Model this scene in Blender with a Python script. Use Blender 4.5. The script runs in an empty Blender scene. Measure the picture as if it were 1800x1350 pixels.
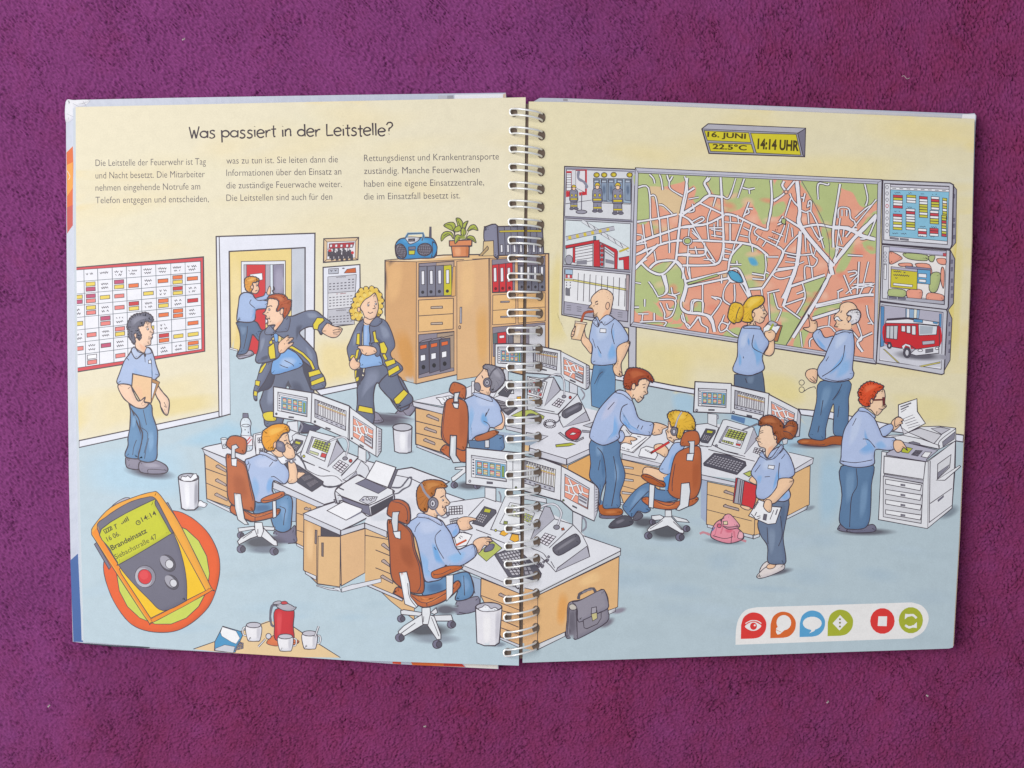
import bpy, bmesh, math, random
import numpy as np
from mathutils import Vector, noise
from mathutils.geometry import tessellate_polygon
random.seed(7)
R = math.radians
scene = bpy.context.scene
col = scene.collection

# ---------------------------------------------------------------- camera
K = 0.000286            # metres on the blanket per photo pixel
H = 0.78                # lens height above the blanket
def pw(x, y, z=0.0):    # photo pixel -> world point at height z
    f = K * (H - z) / H
    return ((x - 900) * f, (675 - y) * f, z)
cd = bpy.data.cameras.new('camera')
cam = bpy.data.objects.new('camera', cd); col.objects.link(cam)
cam.location = (0, 0, H)
cd.sensor_width = 36; cd.lens = 36 * H / (1800 * K)
cd.clip_start = 0.01; cd.clip_end = 20
scene.camera = cam

# ---------------------------------------------------------------- light
w = bpy.data.worlds.new('World'); scene.world = w; w.use_nodes = True
bg = w.node_tree.nodes['Background']
bg.inputs[0].default_value = (0.86, 0.90, 1.0, 1); bg.inputs[1].default_value = 0.40
def area(name, loc, target, size, size_y, power, color):
    ld = bpy.data.lights.new(name, 'AREA'); ld.shape = 'RECTANGLE'
    ld.size = size; ld.size_y = size_y; ld.energy = power; ld.color = color
    o = bpy.data.objects.new(name, ld); col.objects.link(o); o.location = loc
    o.rotation_euler = (Vector(target) - Vector(loc)).to_track_quat('-Z', 'Y').to_euler()
area('window_light', (-1.0, .20, 1.6), (0, 0, 0), 1.0, 1.2, 29, (1.0, 0.97, 0.93))
vs = scene.view_settings
vs.view_transform = 'Standard'; vs.look = 'None'; vs.exposure = 0; vs.gamma = 1
vs.use_curve_mapping = False
scene.render.filter_size = 1.2

# ---------------------------------------------------------------- helpers
def tag(o, label=None, cat=None, group=None, kind=None):
    for k, v in (('label', label), ('category', cat), ('group', group), ('kind', kind)):
        if v: o[k] = v
    return o
def lin(h):
    if isinstance(h, str):
        h = [int(h[i:i+2], 16) / 255 for i in (0, 2, 4)]
    return tuple(c / 12.92 if c <= .04045 else ((c + .055) / 1.055) ** 2.4 for c in h)
def mat(name, color=(.8, .8, .8), rough=.6, metal=0.0, spec=.5):
    m = bpy.data.materials.new(name); m.use_nodes = True
    b = m.node_tree.nodes['Principled BSDF']
    b.inputs['Base Color'].default_value = (*color, 1)
    b.inputs['Roughness'].default_value = rough; b.inputs['Metallic'].default_value = metal
    b.inputs['Specular IOR Level'].default_value = spec
    return m
def meshobj(name, verts, faces, m, parent=None, smooth=False):
    me = bpy.data.meshes.new(name); me.from_pydata(verts, [], faces); me.update()
    me.materials.append(m)
    if smooth: me.polygons.foreach_set('use_smooth', [True] * len(me.polygons))
    o = bpy.data.objects.new(name, me); col.objects.link(o)
    if parent: o.parent = parent
    return o

# printed ink: colour comes from the drawing, a fine mottling from the paper
ink = mat('printed_ink', rough=.42, spec=.32)
nt = ink.node_tree; N = nt.nodes; bs = N['Principled BSDF']
at = N.new('ShaderNodeAttribute'); at.attribute_name = 'ink'
tc = N.new('ShaderNodeTexCoord')
n1 = N.new('ShaderNodeTexNoise'); n1.inputs['Scale'].default_value = 210; n1.inputs['Detail'].default_value = 5
n2 = N.new('ShaderNodeTexNoise'); n2.inputs['Scale'].default_value = 1500; n2.inputs['Detail'].default_value = 2
nt.links.new(tc.outputs['Object'], n1.inputs['Vector']); nt.links.new(tc.outputs['Object'], n2.inputs['Vector'])
r1 = N.new('ShaderNodeMapRange'); r1.inputs[1].default_value = .3; r1.inputs[2].default_value = .7
r1.inputs[3].default_value = .97; r1.inputs[4].default_value = 1.022
r2 = N.new('ShaderNodeMapRange'); r2.inputs[1].default_value = .25; r2.inputs[2].default_value = .75
r2.inputs[3].default_value = .955; r2.inputs[4].default_value = 1.04
nt.links.new(n1.outputs[0], r1.inputs[0]); nt.links.new(n2.outputs[0], r2.inputs[0])
mu = N.new('ShaderNodeMath'); mu.operation = 'MULTIPLY'
nt.links.new(r1.outputs[0], mu.inputs[0]); nt.links.new(r2.outputs[0], mu.inputs[1])
vm = N.new('ShaderNodeVectorMath'); vm.operation = 'SCALE'
nt.links.new(at.outputs['Color'], vm.inputs[0]); nt.links.new(mu.outputs[0], vm.inputs['Scale'])
nt.links.new(vm.outputs[0], bs.inputs['Base Color'])
bp = N.new('ShaderNodeBump'); bp.inputs['Strength'].default_value = .12; bp.inputs['Distance'].default_value = .0004
n3 = N.new('ShaderNodeTexNoise'); n3.inputs['Scale'].default_value = 9; n3.inputs['Detail'].default_value = 6
nt.links.new(tc.outputs['Object'], n3.inputs['Vector'])
nt.links.new(n3.outputs[0], bp.inputs['Height']); nt.links.new(bp.outputs[0], bs.inputs['Normal'])

# ---------------------------------------------------------------- drawing kit
INK = '463c48'
C = dict(w='e4e6f0', W='f0f1f6', g='d4d6de', G='a9a9b6', d='6f6c7c', D='4a4854', k='38343c',
         wo='ddb280', wd='d09c62', wl='edc890', sk='f1c6a6', sp='e8a88c', sh='aec0e2', sl='bfcce8', ss='86b2de', je='6790b8', jd='4c6f98',
         nv='6f7790', nd='4d4e62', nl='8a93a8', ye='e3ce3a', yd='b99f28', ch='b9683c', cd='a0522c', cl='dc8a54',
         re='cf3038', rd='a8282e', mo='d9dbe0', ms='bcbcc6', fl='bbced8', gr='a9b86e', wa='e6d9b4', bl='5f9fc8', bo='6a6676')
FIGS = []
class Fig:
    def __init__(s, name, lv, side, label):
        s.name, s.lv, s.side, s.label, s.sh = name, lv, side, label, []
_f = None; _v = (0, 0, 1)
def F(name, lv, side='L', label=None):
    global _f
    flush()
    _f = Fig(name, lv, side, label); FIGS.append(_f)
def V(x, y, s=6.0):
    global _v
    _v = (x, y, s)
def pts(t):
    if isinstance(t, str): t = [float(q) for q in t.replace(',', ' ').split()]
    return [(_v[0] + t[i] / _v[2], _v[1] + t[i+1] / _v[2]) for i in range(0, len(t) - 1, 2)]
def crom(p, closed, n=4):
    if len(p) < 3: return p
    out = []; m = len(p)
    for i in range(m if closed else m - 1):
        a = p[i-1] if closed or i else p[0]; b = p[i]; c = p[(i+1) % m]
        d = p[(i+2) % m] if closed or i + 2 < m else p[-1]
        for k in range(n):
            t = k / n
            out.append(tuple(.5 * (2*b[j] + (c[j]-a[j])*t + (2*a[j]-5*b[j]+4*c[j]-d[j])*t*t + (3*b[j]-a[j]-3*c[j]+d[j])*t**3) for j in (0, 1)))
    if not closed: out.append(p[-1])
    return out
_pend = None
def flush():
    global _pend
    if _pend: p = _pend; _pend = None; ribbon(*p)
def _add(v, f, c):
    c = lin(C.get(c, c)) if isinstance(c, str) else c
    xs = [q[0] for q in v]; ys = [q[1] for q in v]
    _f.sh.append((v, f, c, (min(xs), min(ys), max(xs), max(ys))))
def ribbon(p, w, closed, c):
    if c == INK and w < 2.4: w = w*1.1 + .12
    q = [p[0]]
    for a in p[1:]:
        if math.hypot(a[0]-q[-1][0], a[1]-q[-1][1]) > .25: q.append(a)
    if closed and len(q) > 2 and math.hypot(q[0][0]-q[-1][0], q[0][1]-q[-1][1]) < .25: q.pop()
    m = len(q)
    if m < 2: return
    v = []; f = []
    for i in range(m):
        a = q[i-1] if closed or i else q[i]; b = q[(i+1) % m] if closed or i < m-1 else q[i]
        d1 = (q[i][0]-a[0], q[i][1]-a[1]); d2 = (b[0]-q[i][0], b[1]-q[i][1])
        l1 = math.hypot(*d1); l2 = math.hypot(*d2)
        if l1 == 0: d1, l1 = d2, l2
        if l2 == 0: d2, l2 = d1, l1
        t = (d1[0]/l1 + d2[0]/l2, d1[1]/l1 + d2[1]/l2); l = math.hypot(*t) or 1
        n = (-t[1]/l, t[0]/l); k = min(2.0, 2 / max(l, .2)) * w / 2
        k *= 1 + .16 * math.sin(i * 1.7 + q[i][0])
        v += [(q[i][0] + n[0]*k, q[i][1] + n[1]*k), (q[i][0] - n[0]*k, q[i][1] - n[1]*k)]
    for i in range(m if closed else m - 1):
        j = (i + 1) % m
        f.append((2*i, 2*i+1, 2*j+1, 2*j))
    _add(v, f, c)
def _fill(p, c):
    v3 = [Vector((a, b, 0)) for a, b in p]
    _add(p, [tuple(t) for t in tessellate_polygon([v3])], c)
LW = 1.75
def P(c, t, w=None, s=0, oc=INK):           # outlined colour patch
    global _pend
    flush()
    p = pts(t) if isinstance(t, str) else t
    if s: p = crom(p, True)
    if c: _fill(p, c)
    w = LW if w is None else w
    if c and s and w > .02: shade(p, c)
    if w > .02: _pend = (p, w, True, oc)
def S(c, t, w=None, oc=INK): P(c, t, w, 1, oc)   # the same, rounded
def wash(p, c, keep=.45, a=1.0):            # watercolour wash: full in the middle, fading out at the rim
    n = len(p); cx = sum(q[0] for q in p)/n; cy = sum(q[1] for q in p)/n
    inn = [(cx + (x-cx)*keep, cy + (y-cy)*keep) for x, y in p]
    mid = [(cx + (x-cx)*(1+keep)/2, cy + (y-cy)*(1+keep)/2) for x, y in p]
    v = [(cx, cy)] + inn + mid + p; f = []
    for i in range(n):
        j = (i+1) % n
        f += [(0, 1+i, 1+j), (1+i, 1+n+i, 1+n+j, 1+j), (1+n+i, 1+2*n+i, 1+2*n+j, 1+n+j)]
    _add(v, f, c); _f.sh[-1] += ([a]*(1+n) + [a*.55]*n + [0.0]*n,)
def inpoly(x, y, p):
    r = False; j = len(p) - 1
    for i in range(len(p)):
        if (p[i][1] > y) != (p[j][1] > y) and x < (p[j][0]-p[i][0])*(y-p[i][1])/(p[j][1]-p[i][1]) + p[i][0]: r = not r
        j = i
    return r
def normals(p):
    n = len(p); a2 = sum(p[i][0]*p[(i+1) % n][1] - p[(i+1) % n][0]*p[i][1] for i in range(n)); o = []
    for i in range(n):
        dx, dy = p[(i+1) % n][0]-p[i-1][0], p[(i+1) % n][1]-p[i-1][1]; l = math.hypot(dx, dy) or 1
        o.append((dy/l, -dx/l) if a2 > 0 else (-dy/l, dx/l))
    return o, abs(a2)/2
def shade(p, c):        # pencil modelling along the lower right contour of a drawn shape
    nr, ar = normals(p)
    if ar < 70: return
    c = lin(C.get(c, c)); wd = min(7.5, .30*math.sqrt(ar)); n = len(p); inn = []; al = []
    for (x, y), (a, b) in zip(p, nr):
        q = (x - a*wd, y - b*wd)
        if not inpoly(q[0], q[1], p): q = (x - a*wd*.4, y - b*wd*.4)
        if not inpoly(q[0], q[1], p): q = (x - a*.3, y - b*.3)
        inn.append(q); al.append(max(.10, min(1, .25 + .75*(a*.75 + b*.5))) * .55)
    f = [(i, (i+1) % n, n + (i+1) % n, n + i) for i in range(n)]
    dk = (c[0]*.50, c[1]*.52, c[2]*.66)
    _add(p + inn, f, dk); _f.sh[-1] += (al + [0.0]*n, c)
def spread(p, c, wd=2.2):   # wash that bleeds outwards a little
    _fill(p, c); nr, _ = normals(p); n = len(p); out = []
    for (x, y), (a, b) in zip(p, nr):
        q = (x + a*wd, y + b*wd); out.append(q if not inpoly(q[0], q[1], p) else (x + a*.1, y + b*.1))
    _add(p + out, [(i, (i+1) % n, n + (i+1) % n, n + i) for i in range(n)], c); _f.sh[-1] += ([1.0]*n + [0.0]*n,)
def Hr(c, t, amp=.8, lam=5.5, w=None):      # hair: a wavy edge and a few strands
    global _pend
    flush(); p = crom(pts(t), True, 6); q = [p[0]]
    for a in p[1:]:
        if math.hypot(a[0]-q[-1][0], a[1]-q[-1][1]) > 1.1: q.append(a)
    nr, ar = normals(q); s = 0; o = []
    for i, ((x, y), (a, b)) in enumerate(zip(q, nr)):
        s += math.hypot(x-q[i-1][0], y-q[i-1][1]) if i else 0; k = amp*abs(math.sin(math.pi*s/lam)) - amp*.3; o.append((x + a*k, y + b*k))
    _fill(o, c); shade(o, c); cx = sum(a for a, b in o)/len(o); cy = sum(b for a, b in o)/len(o); dk = tuple(v*.62 for v in lin(C.get(c, c)))
    for i in range(0, len(o), 5):
        x, y = o[i]; l0, l1 = random.uniform(.1, .3), random.uniform(.45, .75); m = random.uniform(-1.2, 1.2)
        a, b, d = [(x + (cx-x)*k, y + (cy-y)*k) for k in (l0, (l0+l1)/2, l1)]
        if all(inpoly(u, v, o) for u, v in (a, b, d)): ribbon(crom([a, (b[0]+m, b[1]-m), d], False), .8, False, dk)
    _pend = (o, LW if w is None else w, True, INK)
def B(c, t, a=.9): wash(crom(pts(t), True, 3), c, .5, a)     # soft patch, no outline
def EB(c, cx, cy, rx, ry, rot=0, a=.7): wash(E_(cx, cy, rx, ry, rot, 18), c, .2, a)
def L(t, w=None, c=INK, s=1):               # ink line
    flush()
    p = pts(t) if isinstance(t, str) else t
    if s: p = crom(p, False)
    ribbon(p, LW if w is None else w, False, c)
def LL(t, w=None, c=INK):                   # several straight lines split by /
    for q in t.split('/'): L(q, w, c, 0)
def E_(cx, cy, rx, ry, rot=0, n=18):
    a = R(rot); o = []
    for i in range(n):
        x = rx * math.cos(2*math.pi*i/n); y = ry * math.sin(2*math.pi*i/n)
        o.append((_v[0] + (cx + x*math.cos(a) - y*math.sin(a)) / _v[2], _v[1] + (cy + x*math.sin(a) + y*math.cos(a)) / _v[2]))
    return o
def E(c, cx, cy, rx, ry, rot=0, w=None, oc=INK):
    flush()
    p = E_(cx, cy, rx, ry, rot)
    if c: _fill(p, c)
    w = LW if w is None else w
    if w: ribbon(p, w, True, oc)
def soft(c, cx, cy, rx, ry, rot=0, base='b6cad6', n=5):   # drawn shadow, smudged in rings
    wash(E_(cx, cy, rx*1.18, ry*1.2, rot, 22), c, .45, .92)
def scrib(x0, y0, x1, y1, h=3.2, w=1.1, c='4e4753', ang=0):   # hand-lettered squiggle
    flush()
    a, b = pts((x0, y0, x1, y1)); l = math.hypot(b[0]-a[0], b[1]-a[1]); n = max(3, int(l / 1.7))
    ux, uy = (b[0]-a[0]) / l, (b[1]-a[1]) / l; run = []
    for i in range(n + 1):
        if random.random() < .12 and len(run) > 1: ribbon(run, w, False, c); run = []; continue
        t = l * i / n; k = (h/2 if i % 2 else -h/2) * random.uniform(.5, 1.05)
        run.append((a[0] + ux*t - uy*k, a[1] + uy*t + ux*k))
    if len(run) > 1: ribbon(run, w, False, c)
def quad(q, u, v):                          # point inside a four-cornered patch (tl, tr, br, bl)
    return tuple((q[0][k]*(1-u) + q[1][k]*u) * (1-v) + (q[3][k]*(1-u) + q[2][k]*u) * v for k in (0, 1))
def Q(q, c, u0, v0, u1, v1, w=.8, oc=INK):
    P(c, [quad(q, u0, v0), quad(q, u1, v0), quad(q, u1, v1), quad(q, u0, v1)], w, 0, oc)
def QL(q, u0, v0, u1, v1, w=.8, c=INK):
    flush()
    ribbon([quad(q, u0, v0), quad(q, u1, v1)], w, False, c)
def eye(x, y, s=1):
    E('W', x, y, 11*s, 14*s, 0, .7); E('k', x+2, y+2, 5*s, 7*s, 0, 0)
_fc = {}
def T(txt, x, y, width, ang=0, hgt=None, c='4b434d', bold=0, shear=0):   # set type: baseline start, length in photo px
    flush()
    cu = bpy.data.curves.new('type', 'FONT'); cu.body = txt; cu.size = 1; cu.offset = bold; cu.shear = shear
    cu.resolution_u = 3
    o = bpy.data.objects.new('type', cu); col.objects.link(o)
    bpy.context.view_layer.update()
    me = o.evaluated_get(bpy.context.evaluated_depsgraph_get()).to_mesh()
    vv = [tuple(q.co)[:2] for q in me.vertices]; ff = [tuple(p.vertices) for p in me.polygons]
    o.evaluated_get(bpy.context.evaluated_depsgraph_get()).to_mesh_clear()
    bpy.data.objects.remove(o); bpy.data.curves.remove(cu)
    mx = max(q[0] for q in vv); mn = min(q[0] for q in vv)
    sx = width / (mx - mn); sy = (hgt / .73) if hgt else sx
    a = R(ang); (x, y), = pts((x, y)) if not isinstance(x, tuple) else (x,)
    out = []
    for q in vv:
        u, t = (q[0] - mn) * sx, -q[1] * sy
        out.append((x + u*math.cos(a) - t*math.sin(a), y + u*math.sin(a) + t*math.cos(a)))
    _add(out, ff, c)
# ================================================================ drawing, upper left page
F('printed_wall', 0, 'L'); V(0, 0, 1)
PL = '133 188 924 171 912 1170 600 1160 320 1142 147 1128 141 900 137 690 134 430'
P('e7dec2', PL, 0)
for i in range(46):       # watercolour clouds in the wall wash
    cx, cy = random.uniform(150, 905), random.uniform(200, 600)
    EB(random.choice(['e8dab2', 'e9ddb9', 'e4dcbf', 'e6d9b4', 'e5dfc4', 'ead9ac']), cx, cy, random.uniform(60, 140), random.uniform(12, 40), random.uniform(-14, 8), .45)
B('ead8a0', '140 690 200 676 290 660 375 650 384 715 300 735 200 756 141 768', .5); B('e6d28c', '250 705 320 694 383 690 384 716 310 733 240 745', .6)
B('ecd693', '552 600 600 595 625 600 628 668 590 678 556 684', .7)
F('printed_floor', 1, 'L')
P('fl', '139 786 388 733 403 730 403 612 440 618 470 640 552 690 566 694 628 681 700 660 930 640 920 1180 600 1180 320 1160 125 1140 122 788', 0)
for i in range(60):
    cx, cy = random.uniform(160, 890), random.uniform(830, 1120)
    EB(random.choice(['b9cdd9', 'b4c8d3', 'bccfdb', 'b2c9d7', 'b8cad3']), cx, cy, random.uniform(30, 90), random.uniform(8, 24), random.uniform(-14, 0))
B('a9cbdf', '390 740 405 735 470 760 430 800 360 790 300 780'); B('b2d0e2', '150 800 260 780 330 790 340 870 240 880 150 860')
F('printed_baseboard', 2, 'L')
V(120, 680); P('w', '112 568 1602 255 1612 315 112 640')
F('printed_baseboard', 2, 'L'); V(400, 480); P('w', '930 1235 1365 1150 1372 1208 985 1290')

F('printed_planning_board', 2, 'L', 'red framed wall chart with rows of coloured chips'); V(120, 430)
P('d2444e', '60 243 1425 130 1440 1125 60 1348'); P('ebebf2', '60 270 1395 175 1408 1103 60 1306', .9)
BX = [(60, 70), (163, 185), (308, 332), (462, 483), (612, 632), (768, 785), (922, 945), (1080, 1097), (1232, 1245), (1396, 1408)]
BY = [(268, 176), (392, 292), (521, 408), (644, 520), (770, 640), (903, 757), (1035, 875), (1165, 993), (1303, 1104)]
def bpt(i, j):
    i0 = min(int(i), 8); j0 = min(int(j), 7); fi = i - i0; fj = j - j0
    xt = BX[i0][0] + (BX[i0+1][0]-BX[i0][0]) * fi; xb = BX[i0][1] + (BX[i0+1][1]-BX[i0][1]) * fi
    yl = BY[j0][0] + (BY[j0+1][0]-BY[j0][0]) * fj; yr = BY[j0][1] + (BY[j0+1][1]-BY[j0][1]) * fj
    u = (xt - 70) / 1330; y = yl + (yr - yl) * u; v = (y - 180) / 1120
    return xt + (xb - xt) * v, y
def bq(i0, j0, i1, j1): return [q for a, b in ((i0, j0), (i1, j0), (i1, j1), (i0, j1)) for q in bpt(a, b)]
for i in range(1, 9): L([*pts(bpt(i, 0)), *pts(bpt(i, 7.98))], 1, '54606e', 0)
for j in range(1, 8): L([*pts(bpt(0, j)), *pts(bpt(8.97, j))], 1, '54606e', 0)
CHIP = dict(Y='e8cf58', M='c04a72', S='e8807a', O='e8743c', R='cc3038', W='f2f2f6')
for row in '1 1YM 2x 3MY 4-O 5x 6O 7OY 8O/2 0YM 1MS 2Y 3S 5Y 6x 7RY 8x/3 0x 1YS 2x 3S 4RY 5x 6OY 7x 8R/4 0Y 2MS 3x 4x 6O 7OO 8x/5 0x 1S 2x 3SY 5Y 6x 8O/6 0S 1x 2M 3x 6RO 7Y 8Y/7 1WS 3S 6x 7x 8OY'.split('/'):
    j, *cs = row.split()
    for q in cs:
        i = int(q[0]); k = q[1:]
        if k == 'x':
            for t in (.36, .68): scrib(*bpt(i + .22, int(j) + t), *bpt(i + .7, int(j) + t), 3.4)
            continue
        n = len(k)
        for m, h in enumerate(k):
            if h == '-': continue
            y = int(j) + (.34 if n == 1 else .12 + .42 * m)
            P(CHIP[h], pts(bq(i + .13, y, i + .8, y + .32)), .8)
for i in range(1, 9):
    scrib(*bpt(i + .15, .4), *bpt(i + .72, .4), 3.4)
    if i > 2: scrib(*bpt(i + .22, .68), *bpt(i + .66, .68), 3.2)

F('printed_door_frame', 2, 'L'); V(360, 380)
P('e2e4ef', '125 215 1160 180 1150 1700 1050 1850 255 1420 272 2086 170 2120 150 2110 160 1430', .01)
P('e8d088', '258 372 1058 332 1055 1850 258 1400', .01); B('ecd8a0', '270 480 370 470 400 900 340 1100 330 1300 268 1390')
P('c6cbd6', '915 345 1058 334 1055 1850 915 1700', .8); B('b8bfcc', '930 700 1040 690 1045 1100 930 1080')
P('e2e4ef', '272 2086 170 2115 150 2110 120 215 1162 180 1150 1800 1058 1750 1058 332 258 372 272 1360 272 2100')
L('152 218 168 1000 180 2110', 1.2, s=0); L('255 372 270 2090', 1.3, s=0)
P('e4e6ee', '385 478 850 470 850 900 500 1300 385 800', 1)
P('fl', '262 1395 300 1402 345 1420 500 1440 700 1460 900 1600 900 2100 272 2090', .01); P('e6e6ec', '262 1384 345 1406 345 1424 262 1400', .8); P('re', '440 510 640 510 640 1470 440 1440', .8); P('b9b3bc', '412 512 440 512 440 640 412 680', .6)
P('b0aab6', '640 512 690 512 700 900 640 950', .7); P('d9e2ec', '690 510 718 510 722 900 690 900', .7); P('8e88a0', '720 512 832 505 832 900 722 900', .8)
B('a5a0b6', '740 560 820 550 826 800 745 820'); L('722 740 735 770 715 790 735 820', 2)
P('W', '475 615 605 600 610 670 490 690', .7)
F('printed_picture', 2, 'L', 'small wooden framed group photo on the wall')
P('dfc19a', '1255 238 1622 224 1615 460 1252 488'); P('e8e4e8', '1290 272 1590 262 1585 440 1288 456', .8)
P('b23340', '1312 290 1578 275 1560 330 1310 345', .5)
LL('1255 238 1290 272/1622 224 1590 262/1615 460 1585 440/1252 488 1288 456', 1)
for i in range(15):
    x = 1310 + i * 17; y = 350 + (i % 3) * 22
    E('5a5660' if i % 4 else 'd8d2d6', x, y, 11, 16, 0, .6); P('4a4450', f'{x-12} {y+18} {x+12} {y+16} {x+14} {y+70} {x-12} {y+74}', .5)
E('re', 1320, 362, 18, 14, 0, 0); E('re', 1558, 385, 14, 16, 0, 0)
for x in (1330, 1385, 1440, 1500, 1545): P('e8e6ec', f'{x-10} 300 {x+14} 298 {x+12} 325 {x-10} 328', .4)
F('printed_calendar', 2, 'L', 'three month wall calendar')
P('w', '1248 540 1636 510 1640 900 1560 1140 1250 1180')
P('c9c9d2', '1298 640 1598 615 1590 790 1298 812', .8); P('d9d9de', '1298 812 1590 790 1560 960 1298 985', .8); P('bfbfc8', '1298 985 1560 960 1580 1140 1296 1150', .8)
P('b9bcc8', '1306 556 1410 550 1408 604 1306 610', .8); scrib(1325, 575, 1390, 572, 2.5); P('c9602c', '1470 600 1500 560 1590 545 1595 596', .7); E('d', 1462, 550, 14, 8, 0, 0)
for m, (y0, y1) in enumerate(((640, 800), (815, 970), (990, 1130))):
    scrib(1385, y0+5, 1490, y0-2, 2, .8, '8c2c34' if m == 1 else '5c5560')
    for r in range(4):
        for cc in range(7):
            if r == 0 and cc < 5 and m != 1: continue
            x = 1312 + cc * 40 - (m > 0) * cc * 3; y = y0 + 45 + r * 30 - cc * 3
            L(f'{x} {y} {x+22} {y-3}', 1.5, '5a5662', 0)

F('printed_cabinet', 3, 'B', 'wide wooden office cabinet with red and grey folders'); V(660, 370)
P('dcb184', '100 525 720 470 1828 455 1826 1800 1215 1650 430 1830 300 1770 100 1100')
P('d6a673', '105 535 432 540 428 1828 250 1780 105 1500', 1); B('e4b47c', '120 560 300 560 260 900 130 1000'); B('d3974f', '180 1300 330 1250 420 1500 420 1800 300 1750')
P('e6c08c', '105 527 720 472 1790 458 1790 480 850 520 432 542', 1); B('eee2cc', '200 520 700 480 800 484 430 530 220 530')
P('8f8794', '458 560 828 532 828 905 455 915', 1); P('b59c88', '640 550 828 536 826 600 640 600', .6)
for i, c in enumerate(('7c7c8c', '7c7c8c', '7c7c8c', 'c9c02e')):
    x = 458 + i * 88 + (i == 3) * -4
    P(c, f'{x} {592-i*4} {x+84} {586-i*4} {x+88} {905-i*4} {x+2} {910-i*4}', 1); P('eaeaf0', f'{x+26} {640-i*4} {x+58} {636-i*4} {x+60} {780-i*4} {x+28} {782-i*4}', .9); E('k', x+40, 862-i*4, 17, 18, 0, 0)
P('dba96a', '820 590 845 590 845 900 800 905', .6)
P('e6ba80', '455 945 822 925 820 1250 455 1282', 1); L('455 1112 820 1088', 1, s=0)
for y in (1020, 1190): P('c9b6a4', f'585 {y-6} 705 {y-12} 708 {y+10} 585 {y+14}', 1)
P('8b8492', '455 1310 828 1275 828 1690 455 1770', 1); P('a8927e', '650 1300 828 1280 828 1660 780 1660 780 1350 650 1340', .6)
for i in range(3):
    x = 456 + i * 112; y = -i * 18
    P('5e5d6e', f'{x} {1400+y} {x+106} {1380+y} {x+112} {1700+y} {x+2} {1735+y}', 1); P('df6a34', f'{x+14} {1425+y} {x+84} {1412+y} {x+84} {1450+y} {x+16} {1466+y}', .7)
    P('W', f'{x+20} {1528+y} {x+70} {1518+y} {x+70} {1578+y} {x+20} {1590+y}', .7); E('26242a', x+50, 1652+y, 20, 24, 0, 0)
    L(f'{x} {1398+y} {x+40} {1372+y} {x+140} {1350+y}', 1, s=0)
P('deb484', '858 536 1195 506 1205 1730 860 1788', 1); B('e8be88', '900 560 1050 545 1040 1000 900 1050'); B('dca968', '1050 1050 1190 1000 1190 1600 1080 1650')
P('b8b4bc', '892 1020 910 1020 910 1190 890 1190', 1); E('dcb184', 888, 1232, 10, 18, 0, 1)
L('1205 500 1225 1700', 1, s=0)
P('8b8492', '1228 520 1790 480 1790 850 1232 868', 1); P('dcb184', '1470 510 1500 508 1505 862 1470 866', .8)
for i in range(3):
    x = 1230 + i * 73; P('cf343c', f'{x} {575-i*8} {x+70} {565-i*8} {x+72} {858-i*3} {x+6} {862-i*3}', .9); P('eaeaf0', f'{x+16} {606} {x+44} {603} {x+48} {748} {x+18} {752}', .7); E('6a2028', x+38, 825-i*4, 15, 17, 0, 0)
for i in range(4):
    x = 1505 + i * 72; P('70707f', f'{x} 580 {x+68} 576 {x+70} 848 {x} 852', .9); P('eaeaf0', f'{x+22} 595 {x+48} 592 {x+48} 735 {x+22} 738', .6); E('k', x+38, 806, 13, 16, 0, 0)
P('e6ba80', '1238 892 1480 880 1480 1190 1235 1206', 1); L('1235 1055 1480 1036', 1, s=0); P('e6ba80', '1502 880 1790 868 1790 1165 1505 1188', 1); L('1505 1036 1790 1018', 1, s=0)
for y in (964, 1122): P('a8a2aa', f'1320 {y-6} 1412 {y-10} 1412 {y+4} 1320 {y+8}', .9)
P('8b8492', '1235 1232 1790 1180 1790 1500 1240 1540', 1); P('cf343c', '1285 1290 1378 1278 1380 1400 1288 1404', .9); P('W', '1308 1322 1358 1316 1358 1342 1308 1348', .5); P('5e7078', '1238 1300 1285 1290 1285 1400 1240 1405', .6)
P('cfcfd6', '1620 1240 1720 1210 1790 1205 1790 1500 1620 1510', .7); P('c8b8a8', '1456 1280 1530 1270 1530 1500 1456 1500', .8); P('70707f', '1400 1280 1450 1270 1450 1440 1400 1440', .7)
F('printed_radio', 4, 'L', 'blue portable radio with two round speakers')
S('3f8ec4', '215 350 260 300 330 290 400 300 480 285 590 290 640 350 648 420 620 495 480 505 330 515 240 505 210 430'); B('5aa6d6', '260 310 330 300 420 310 560 300 600 340 420 350 300 340')
S('d4d6dc', '315 290 345 280 460 285 450 320 370 355 340 330', 1); L('318 288 345 245 500 240 508 270 490 320', 4, '6f9fc4', 0); L('318 288 345 245 500 240 508 270 490 320', 1, s=0)
LL('345 305 410 302 410 320 345 322', 2)
E('8a8692', 270, 428, 54, 78, -20); E('8a8692', 520, 412, 76, 66, -10)
for k in range(-3, 4):
    L(f'{268+k*14} {360+abs(k)*10} {280+k*16} {428} {285+k*13} {500-abs(k)*12}', .8); L(f'{224+abs(k)*6} {425+k*19} {318-abs(k)*6} {432+k*19}', .8)
    L(f'{510+k*20} {352+abs(k)*8} {520+k*22} 412 {524+k*18} {474-abs(k)*10}', .8); L(f'{450+abs(k)*8} {412+k*17} {590-abs(k)*8} {410+k*17}', .8)
P('c9c83c', '350 422 418 420 412 464 352 466', 1); P('7c7888', '350 385 420 380 422 408 350 412', .8); L('578 290 580 170', 4.5, '5c5664', 0)
S('3f8ec4', '600 330 640 360 648 420 615 490 590 490 605 420', .9)
F('printed_potted_plant', 4, 'L', 'green leafy plant in a terracotta pot')
P('d98a5c', '778 320 1018 308 1015 375 990 380 985 490 815 492 800 380 780 375'); B('e8a87c', '830 390 900 385 900 480 840 480'); L('780 376 1015 374'); B('c47444', '950 385 985 385 980 480 955 484')
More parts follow.
